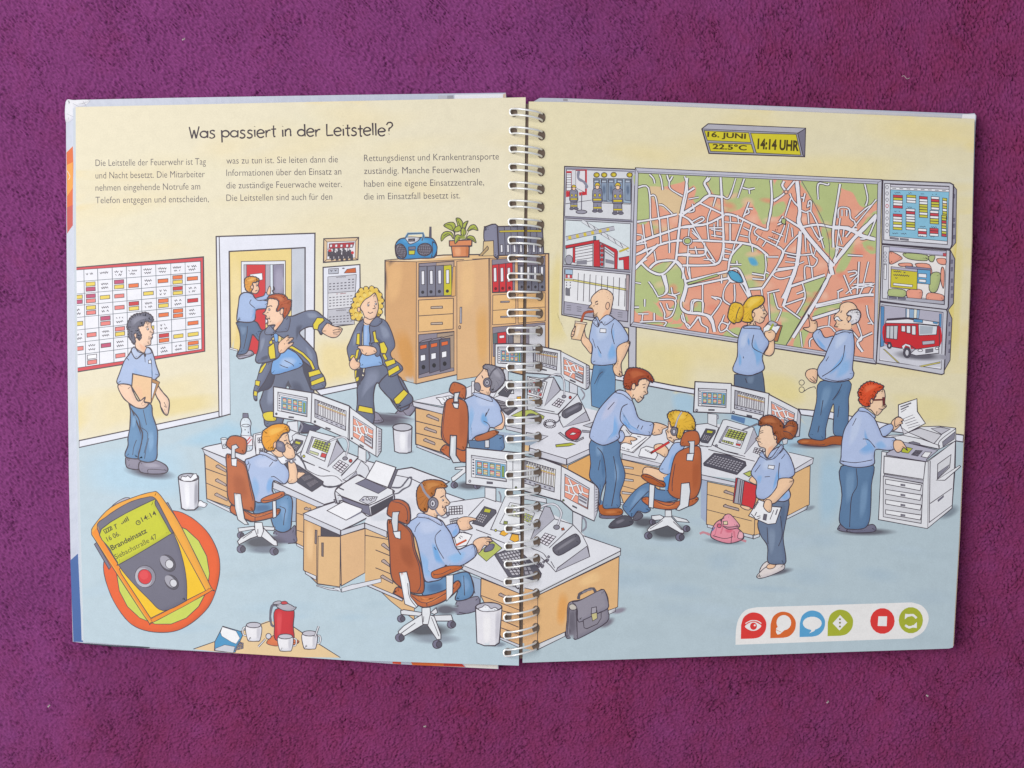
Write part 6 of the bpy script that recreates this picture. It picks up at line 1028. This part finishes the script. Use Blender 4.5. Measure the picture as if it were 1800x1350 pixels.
F('printed_icon_bar', 3, 'R', 'white rounded bar with six round coloured icons'); V(1260, 1000, 4.5)
P('eceae8', crom(pts('148 600 152 480 175 390 230 325 320 303'), False) + crom(pts('1540 265 1620 290 1668 350 1672 420 1630 500 1545 550'), False), 0)
def drop(x, y, c): P(c, pts(f'{x-100} {y+108} {x-98} {y}') + crom(pts(f'{x-98} {y} {x-80} {y-58} {x-40} {y-92} {x+5} {y-102} {x+60} {y-85} {x+95} {y-40} {x+102} {y} {x+90} {y+50} {x+50} {y+92} {x} {y+105}'), False), 0)
drop(290, 446, 'dd3a36'); drop(523, 440, 'd9692e'); drop(754, 431, '5aa3d0'); drop(976, 424, 'aab234')
E('dd3a36', 1310, 412, 97, 102, 0, 0); E('aab234', 1535, 406, 96, 104, 0, 0)
P('eceae8', crom(pts('222 455 255 428 290 418 325 430 352 452 320 482 285 490 250 480'), True), 0); E('dd3a36', 290, 453, 27, 29, 0, 0); E('eceae8', 300, 446, 8, 8, 0, 0); L('226 432 270 410 320 412 352 432', 1.6, 'eceae8')
E('eceae8', 530, 425, 58, 60, 0, 0); P('eceae8', '470 470 490 450 540 480 500 515 480 520 468 500', 0); L('470 482 510 500', .8, 'd9692e', 0)
E('eceae8', 755, 430, 75, 52, 0, 0); P('eceae8', '735 470 790 465 770 492 730 510 748 490', 0)
P('eceae8', '975 365 1032 424 970 487 916 430', 0)
for y in (398, 426, 456): E('8a8a3c', 974, y, 8, 8, 0, 0)
P('eceae8', '1278 375 1347 375 1344 453 1272 451', 0)
L('1510 370 1550 365 1580 390', 4, 'eceae8'); P('eceae8', '1490 355 1532 360 1486 400', 0); L('1490 445 1520 462 1560 452', 4, 'eceae8'); P('eceae8', '1582 468 1540 462 1582 420', 0)
# ================================================================ build: planes of the book
PLANE = {}          # z = a + b * x in metres, per side
def plane(side, x0, z0, x1, z1):
    X0 = (x0-900)*K*(H-z0)/H; X1 = (x1-900)*K*(H-z1)/H
    b = (z1-z0)/(X1-X0); PLANE[side] = (z0 - b*X0, b)
plane('L', 131, .0052, 924, .0082); plane('R', 930, .0086, 1713, .0066)
plane('C', 115, .0026, 924, .0027); plane('D', 930, .0027, 1716, .0026)
def on(side, x, y, dz=0.0):
    a, b = PLANE[side]; t = (x-900)*K
    X = t*(1-a/H)/(1+t*b/H); z = a + b*X
    return (X, (675-y)*K*(H-z)/H, z + dz)

book = bpy.data.objects.new('open_book', None); col.objects.link(book)
book.empty_display_size = .05; book.location = (.005, 0, 0)
tag(book, 'open wire bound picture book with a drawn office scene across both pages', 'book')
def part(o, parent=None):
    o.parent = parent or book
    if (parent or book) is book: o.matrix_parent_inverse = book.matrix_world.inverted() if False else o.matrix_parent_inverse
    return o
bx = book.location.x
def slab(name, outline, side, dz_top, dz_bot, m, parent=None, z_bot=None, bevel=0):
    """solid sheet: outline in photo pixels on a plane, extruded down"""
    n = len(outline)
    top = [on(side, x, y, dz_top) for x, y in outline]
    bot = [(X, Y, (z_bot if z_bot is not None else Z - dz_top - dz_bot)) for X, Y, Z in top]
    tr = tessellate_polygon([[Vector((x, -y, 0)) for x, y in outline]])
    f = [tuple(t) for t in tr]
    nrm = []
    for t in f:
        a, b, c = (Vector(top[i]) for i in t)
        nrm.append(t if (b-a).cross(c-a).z > 0 else t[::-1])
    faces = nrm + [tuple(i+n for i in t[::-1]) for t in nrm]
    area2 = sum(top[i][0]*top[(i+1) % n][1] - top[(i+1) % n][0]*top[i][1] for i in range(n))
    for i in range(n):
        j = (i+1) % n
        faces.append((j, i, i+n, j+n) if area2 > 0 else (i, j, j+n, i+n))
    v = [(x - bx, y, z) for x, y, z in top + bot]
    o = meshobj(name, v, faces, m); o.parent = parent or book
    if parent: pass
    return o
def pp(t):
    q = [float(k) for k in t.split()]; return list(zip(q[::2], q[1::2]))
paper = mat('page_paper', lin('e4dcc0'), .5, spec=.3)
paper_edge = mat('page_edges', lin('ccd4de'), .6, spec=.25)
edge_r = mat('page_edges_cream', lin('e9cdb4'), .6, spec=.25)
coverm = mat('cover_laminate', lin('bcc2d2'), .3, spec=.45)
nt = coverm.node_tree; b_ = nt.nodes['Principled BSDF']
n_ = nt.nodes.new('ShaderNodeTexNoise'); n_.inputs['Scale'].default_value = 30; n_.inputs['Detail'].default_value = 4
q_ = nt.nodes.new('ShaderNodeBump'); q_.inputs['Strength'].default_value = .25; q_.inputs['Distance'].default_value = .001
nt.links.new(n_.outputs[0], q_.inputs['Height']); nt.links.new(q_.outputs[0], b_.inputs['Normal'])
spinem = mat('spine_cloth', lin('66564c'), .7)
lc = slab('cover_board', pp('115 180 117 176 158 175 300 172 600 167 889 163 890 172 876 1176 690 1167 500 1153 263 1140 145 1130 128 1128 124 975 121 830 118 560 117 420 116 220'), 'C', 0, .0024, coverm, z_bot=.0002)
rc = slab('cover_board', pp('949 172 1000 173 1220 181 1400 188 1700 200 1713 199 1716 203 1714 240 1709 420 1696 720 1684 960 1674 1136 1400 1147 930 1162 935 180'), 'D', 0, .0024, coverm, z_bot=.0002)
slab('page_block', pp('128 190 300 185.5 893 173.5 890 1164 600 1158 320 1140 143 1126 136 900 132 690 129.5 430'), 'L', -.0005, 0, paper_edge, z_bot=.0027)
slab('page_block', pp('951 181 1400 198 1711 211 1710 420 1698 720 1688 944 1677 1136 1400 1147 940 1161'), 'R', -.0006, 0, edge_r, z_bot=.0027)
slab('spine_strip', pp('919 182 936 182 925 1158 908 1158'), 'L', -.0007, 0, spinem, z_bot=.0003)
V(0, 0, 1)
LEFT = pp(PL); RIGHT = pp(PR)
page = {'L': slab('page', LEFT, 'L', 0, .00045, paper), 'R': slab('page', RIGHT, 'R', 0, .00045, paper)}
page['L']['label'] = 'page with title, text columns and the left half of the office drawing'
page['R']['label'] = 'page with the city map and the right half of the office drawing'
page['C'] = lc; page['D'] = rc
OUT = {'L': LEFT, 'R': RIGHT}

# prints and a painted shadow line on the cover boards that stick out round the pages
F('printed_orange_band', 0, 'C')
P('e06a2c', '117 268 128 257 129 290 128 340 128 395 118 411', 0); P('f0a040', '117.5 290 128 285 128 330 118 345', 0); P('c8524a', '117.5 365 128 360 128 396 118 410', 0); L('118 300 123 310 120 316', 1, 'f0e0d0')
F('printed_blue_band', 0, 'C')
P('3c62a0', '123.6 985 137 973 141 1060 146 1128.5 129 1128', 0); P('3a4450', '146 1130 200 1134 263 1137 263 1139.5 200 1136.5 146 1131.5', 0)
F('printed_flap', 0, 'C')
P('b8b9c2', '770 168 797 168 797 175 770 176', 0); P('9a9aa4', '786 168 797 167.5 797 175 786 175.5', 0); P('e8e9ee', '799 166.5 886 165 886 174 799 175.5', 0); P('cfb9a4', '884 166 889 164 889 173 884 173', 0)
F('printed_red_band', 0, 'C')
P('dd4f2c', '690 1162 705 1163 705 1167.5 690 1166.5', 0); P('d9692e', '722 1163 812 1167 818 1172.5 725 1169', 0); P('c83a24', '780 1166 812 1167 817 1172 780 1170.5', 0); P('e6e2da', '815 1167 875 1169 875 1175.5 820 1173', 0)
F('worn_corner', 0, 'C', 'crumpled pale corner of the cover')
S('e6e6ec', '116 178 130 176 158 176 148 186 134 190 132 205 116 215', .5, 'b8b8c4'); LL('128 182 140 188/146 178 152 187/118 200 130 206', .7, 'a9a9b6')
F('page_edge_marks', 0, 'C')
for t in ('131 438 131 444', '131 462 132 480', '130 500 132 506', '131 530 132 540', '132 560 132 578', '132 640 133 652'): L(t, 1.4, 'c4c6d4', 0)
F('cover_edge_and_shadow', 0, 'D')
P('c9cad2', '990 174 1220 183 1400 190 1690 203 1690 207 1400 196 1220 188 990 178', 0); P('8e8c96', '1535 203.4 1690 207.6 1690 209.2 1535 205', 0); P('9a98a0', '990 173.5 998 174 998 178 990 177.6', 0); P('ececf0', '1692 201 1714 201 1714 212 1690 209', 0)  # edge colours plus a painted shadow line between cover and page

# ---------------------------------------------------------------- turn the drawing into printed geometry
flush()
FIGS.sort(key=lambda f: f.lv)
allb = []; layer = {'L': ([], []), 'R': ([], []), 'C': ([], []), 'D': ([], [])}
jobs = []
for f in FIGS:
    for s in (('L', 'R') if f.side == 'B' else (f.side,)):
        jobs.append((f, s))
BB = {s: np.zeros((60000, 4)) for s in layer}; IX = {s: np.zeros(60000, int) for s in layer}; CN = dict.fromkeys(layer, 0)
STEP = 1.6e-6
SHP = {s: [] for s in layer}
def mixc(u, c, a): return tuple(u[j]*(1-a) + c[j]*a for j in range(3))
def under(s, x, y):      # ink already printed at this point
    B_ = BB[s][:len(SHP[s])]
    for k in np.nonzero((B_[:, 0] <= x) & (B_[:, 2] >= x) & (B_[:, 1] <= y) & (B_[:, 3] >= y))[0][::-1]:
        v, fs, cv = SHP[s][k]
        for t in fs:
            for m in range(1, len(t)-1):
                (ax, ay), (bx_, by), (cx, cy) = v[t[0]][:2], v[t[m]][:2], v[t[m+1]][:2]
                d = (by-cy)*(ax-cx) + (cx-bx_)*(ay-cy)
                if abs(d) < 1e-9: continue
                p = ((by-cy)*(x-cx) + (cx-bx_)*(y-cy))/d; q = ((cy-ay)*(x-cx) + (ax-cx)*(y-cy))/d; r = 1-p-q
                if p >= -1e-6 and q >= -1e-6 and r >= -1e-6:
                    return tuple(p*cv[t[0]][j] + q*cv[t[m]][j] + r*cv[t[m+1]][j] for j in range(3))
    return None
def edges(poly):
    a2 = sum(poly[i][0]*poly[(i+1) % len(poly)][1] - poly[(i+1) % len(poly)][0]*poly[i][1] for i in range(len(poly)))
    o = []
    for i in range(len(poly)):
        p, q = poly[i], poly[(i+1) % len(poly)]
        d = (q[0]-p[0], q[1]-p[1]); n = (d[1], -d[0]) if a2 > 0 else (-d[1], d[0])   # outward
        if math.hypot(*n) > 1e-6: o.append((p, n))
    return o
EDG = {s: edges(OUT[s]) for s in OUT}
top_index = dict.fromkeys(layer, 0)
for f, s in jobs:
    verts = []; faces = []; cols = []; lo = [1e9, 1e9, -1e9, -1e9]
    for v, fs, c, bb, *al in f.sh:
        n = CN[s]; B_ = BB[s][:n]
        hit = (B_[:, 0] < bb[2]) & (B_[:, 2] > bb[0]) & (B_[:, 1] < bb[3]) & (B_[:, 3] > bb[1])
        k = int(IX[s][:n][hit].max()) + 1 if hit.any() else 0
        BB[s][n] = bb; IX[s][n] = k; CN[s] = n + 1
        top_index[s] = max(top_index[s], k)
        b0 = len(verts); nv_ = len(v); verts += [(x, y, k + (.7*i/nv_ if nv_ > 12 and len(fs[0]) == 4 or al else 0)) for i, (x, y) in enumerate(v)]; 
        if al: cv = [c if a > .99 else mixc(al[1] if len(al) > 1 else (under(s, x, y) or c), c, a) for (x, y), a in zip(v, al[0])]
        else: cv = [c]*len(v)
        cols += cv; SHP[s].append((v, fs, cv))
        faces += [tuple(i + b0 for i in t) for t in fs]
        lo = [min(lo[0], bb[0]), min(lo[1], bb[1]), max(lo[2], bb[2]), max(lo[3], bb[3])]
    bm = bmesh.new(); cl = bm.verts.layers.float_color.new('ink')
    bv = []
    for p, c in zip(verts, cols):
        q = bm.verts.new(p); q[cl] = (*c, 1); bv.append(q)
    for t in faces:
        if len(set(t)) > 2:
            try: bm.faces.new([bv[i] for i in t])
            except ValueError: pass
    if s in EDG:
        corners = [(lo[0], lo[1]), (lo[2], lo[1]), (lo[2], lo[3]), (lo[0], lo[3])]
        for p, n in EDG[s]:
            if any((x-p[0])*n[0] + (y-p[1])*n[1] > 0 for x, y in corners):
                bmesh.ops.bisect_plane(bm, geom=bm.verts[:] + bm.edges[:] + bm.faces[:], plane_co=(p[0], p[1], 0), plane_no=(n[0], n[1], 0), clear_outer=True, dist=1e-5)
    if not bm.faces: bm.free(); continue
    for q in bm.verts:
        x, y, k = q.co; q.co = on(s, x, y, 2.5e-5 + k*STEP)
        q.co.x -= bx
    for fc in bm.faces:
        fc.normal_update()
        if fc.normal.z < 0: fc.normal_flip()
    me = bpy.data.meshes.new(f.name); bm.to_mesh(me); bm.free(); me.materials.append(ink)
    o = bpy.data.objects.new(f.name, me); col.objects.link(o); o.parent = page[s]
    if f.label: o['label'] = f.label
print('layers', top_index, 'shapes', CN)

# ---------------------------------------------------------------- wire binding
steel = mat('binding_wire', (.93, .94, .93), .34, .42)
holem = mat('hole_shade_paint', lin('6c5c50'), .8)
def tube(path, r, n=8):
    v = []; f = []; m = len(path)
    for i, p in enumerate(path):
        p = Vector(p); a = Vector(path[max(i-1, 0)]); b = Vector(path[min(i+1, m-1)])
        t = (b-a).normalized(); u = t.cross(Vector((0, 1, 0.123))).normalized(); w_ = t.cross(u)
        for k in range(n):
            q = p + r*(math.cos(2*math.pi*k/n)*u + math.sin(2*math.pi*k/n)*w_); v.append(tuple(q))
    for i in range(m-1):
        for k in range(n):
            f.append((i*n+k, i*n+(k+1) % n, (i+1)*n+(k+1) % n, (i+1)*n+k))
    return v, f
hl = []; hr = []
for i in range(31):
    y = 200.5 + 31.9*i - .0215*i*i
    t = (y-175)/990; xc = 926.5 - 11.3*t
    xl, xr = xc - 27, xc + 27
    # work at page height; true arc above it
    zc = .0078
    cx = (xc-900)*K*(H-zc)/H; cy = (675 - y - 2)*K*(H-zc)/H; rr = 27*K*(H-zc)/H
    d = 6.0*K
    path = []; tl = (9 - 22*t)*K/2
    for k in range(0, 25):
        th = R(-30 + k*8.0); path.append((cx + rr*math.cos(th), cy + d*(1-.15*math.sin(th)) - tl*math.cos(th), zc + .0006 + rr*.80*math.sin(th)))
    lx, ly, lz = path[-1]
    for k in range(1, 8):
        a = math.pi*k/8; path.append((lx - .0013*math.sin(a), cy + tl + d*math.cos(a), lz - .0002*math.sin(a)))
    for k in range(24, -1, -1):
        th = R(-30 + k*8.0); path.append((cx + rr*math.cos(th), cy - d*(1-.15*math.sin(th)) - tl*math.cos(th), zc + .0006 + rr*.80*math.sin(th)))
    v, f = tube([(x-bx, y_, z_) for x, y_, z_ in path], .00050)
    o = meshobj('binding_ring', v, f, steel, smooth=True); o.parent = book
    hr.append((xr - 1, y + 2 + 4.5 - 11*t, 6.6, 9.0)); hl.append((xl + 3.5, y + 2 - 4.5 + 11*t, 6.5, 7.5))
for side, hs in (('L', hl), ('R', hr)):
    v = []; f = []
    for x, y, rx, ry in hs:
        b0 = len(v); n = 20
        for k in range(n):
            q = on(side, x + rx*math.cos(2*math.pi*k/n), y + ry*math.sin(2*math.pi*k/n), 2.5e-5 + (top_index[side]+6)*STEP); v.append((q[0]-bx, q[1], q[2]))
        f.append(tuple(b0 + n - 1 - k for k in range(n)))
    o = meshobj('painted_hole_discs', v, f, holem); o.parent = page[side]  # flat dark discs, painted shade in place of punched-through holes

# ---------------------------------------------------------------- fleece blanket
def axis(lo, hi, step, far):
    a = list(np.arange(lo, hi + step/2, step)); s_ = step
    x = a[-1]
    while x < far: s_ *= 1.06; x += s_; a.append(x)
    s_ = step; x = a[0]; pre = []
    while x > -far: s_ *= 1.06; x -= s_; pre.append(x)
    return np.array(pre[::-1] + a)
ST = .00045
gx = axis(-.31, .31, ST, .75); gy = axis(-.25, .25, ST, .62)
nx, ny = len(gx), len(gy)
rng = np.random.default_rng(5)
fy = np.fft.fftfreq(ny)[:, None] / ST; fx = np.fft.fftfreq(nx)[None, :] / ST      # cycles per metre
def band(f0, bw, ang=0, stretch=1.0):
    n_ = rng.standard_normal((ny, nx)); c, s_ = math.cos(ang), math.sin(ang)
    u = fx*c + fy*s_; v_ = -fx*s_ + fy*c                # u along the pile
    r_ = np.sqrt((u*stretch)**2 + (v_)**2)
    g = np.exp(-.5*((r_-f0)/bw)**2)
    o = np.real(np.fft.ifft2(np.fft.fft2(n_)*g)); return o/o.std()
def low(f0, ): 
    n_ = rng.standard_normal((ny, nx)); o = np.real(np.fft.ifft2(np.fft.fft2(n_)*np.exp(-.5*(fx**2+fy**2)/f0**2))); return o/o.std()
def sm(x, a, b): t = np.clip((x-a)/(b-a), 0, 1); return t*t*(3-2*t)
GX, GY = np.meshgrid(gx, gy)
diag = (band(400, 150, R(-42), 3.4), band(850, 250, R(-42), 2.8))
vert = (band(340, 140, R(-80), 2.6), band(850, 250, R(-75), 2.4))
iso = (band(250, 100, R(35), 1.3), band(800, 260, R(20), 1.2))
wd = sm(-GX + GY*.9, -.02, .16); wv = sm(GY, .03, .12)*(1-wd); wi = 1 - wd - wv
n1_ = diag[0]*wd + vert[0]*wv + iso[0]*wi; n2_ = diag[1]*wd + vert[1]*wv + iso[1]*wi
mask = sm(low(60), -.6, 1.6)
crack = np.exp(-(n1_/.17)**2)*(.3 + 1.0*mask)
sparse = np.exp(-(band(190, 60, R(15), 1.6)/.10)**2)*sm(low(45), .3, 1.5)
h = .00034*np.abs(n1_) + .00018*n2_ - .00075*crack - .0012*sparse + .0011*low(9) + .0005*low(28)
fine = rng.standard_normal((ny, nx))
h += .00009*fine
under = (np.abs(GX) < .235) & (np.abs(GY) < .146)
h = h - np.percentile(h[under], 99.5)
h = np.minimum(h, .0000 + .004*(~under))
tint = band(90, 40); tone = 1.04 + .10*n2_ + .08*fine + .05*np.abs(n1_) - .24*crack - .32*sparse + .03*low(14)  # gaps between tufts also darkened in the colour, as shade
warm = np.clip(.5 + .13*low(22)*.5 + .05*tint - .5*wd + .22*(1-wd), 0, 1)  # brighter, bluer light at the top left put into the pile colour
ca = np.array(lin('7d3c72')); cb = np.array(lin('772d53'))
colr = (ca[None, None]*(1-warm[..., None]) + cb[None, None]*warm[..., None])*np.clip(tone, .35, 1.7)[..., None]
me = bpy.data.meshes.new('blanket')
nv = nx*ny; me.vertices.add(nv)
me.vertices.foreach_set('co', np.stack([GX, GY, h], -1).astype(np.float32).ravel())
ii = (np.arange(ny-1)[:, None]*nx + np.arange(nx-1)[None]).ravel()
quads = np.stack([ii, ii+1, ii+1+nx, ii+nx], -1).astype(np.int32)
me.loops.add(quads.size); me.polygons.add(len(quads))
me.loops.foreach_set('vertex_index', quads.ravel())
me.polygons.foreach_set('loop_start', np.arange(0, quads.size, 4, dtype=np.int32))
me.polygons.foreach_set('use_smooth', np.ones(len(quads), bool))
me.update(calc_edges=True)
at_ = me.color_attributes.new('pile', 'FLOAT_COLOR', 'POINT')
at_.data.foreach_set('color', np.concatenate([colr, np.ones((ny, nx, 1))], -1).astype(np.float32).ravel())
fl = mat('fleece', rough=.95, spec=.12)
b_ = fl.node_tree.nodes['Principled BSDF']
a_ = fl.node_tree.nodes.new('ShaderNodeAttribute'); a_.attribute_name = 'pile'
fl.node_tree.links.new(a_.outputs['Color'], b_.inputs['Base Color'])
b_.inputs['Sheen Weight'].default_value = .12; b_.inputs['Sheen Roughness'].default_value = .45; b_.inputs['Sheen Tint'].default_value = (.62, .36, .72, 1)
me.materials.append(fl)
bl = bpy.data.objects.new('blanket', me); col.objects.link(bl)
tag(bl, 'deep purple fleece blanket with short fuzzy pile lying flat under the book', 'blanket')

# lint caught in the pile
lintm = mat('lint', (.5, .44, .42), .9)
for i, (x, y, l, a, s_) in enumerate(((323, 69, 5, 60, 'top left corner of the blanket'), (86, 1241, 4, 80, 'bottom left corner of the blanket'), (747, 1277, 3.5, 40, 'blanket below the middle of the book'), (1455, 1234, 4, 70, 'blanket below the icon bar'), (1592, 136, 14, -12, 'blanket above the right page'), (1630, 1223, 3, 10, 'bottom right part of the blanket'))):
    q = pw(x, y, .0012); a = R(a); n = 6; path = []
    for k in range(n + 1):
        t = (k/n - .5)*l*K; path.append((t*math.cos(a) - .0006*math.sin(k*1.1)*math.sin(a), t*math.sin(a) + .0006*math.sin(k*1.1)*math.cos(a), .0002*math.sin(k)))
    v, f = tube(path, .00014 if l > 8 else .00024, 6)
    o = meshobj('lint_fibre', v, f, lintm, smooth=True); o.location = q
    tag(o, ('long thin' if l > 8 else 'tiny pale') + ' lint fibre on the ' + s_, 'lint', 'lint fibres on the blanket')
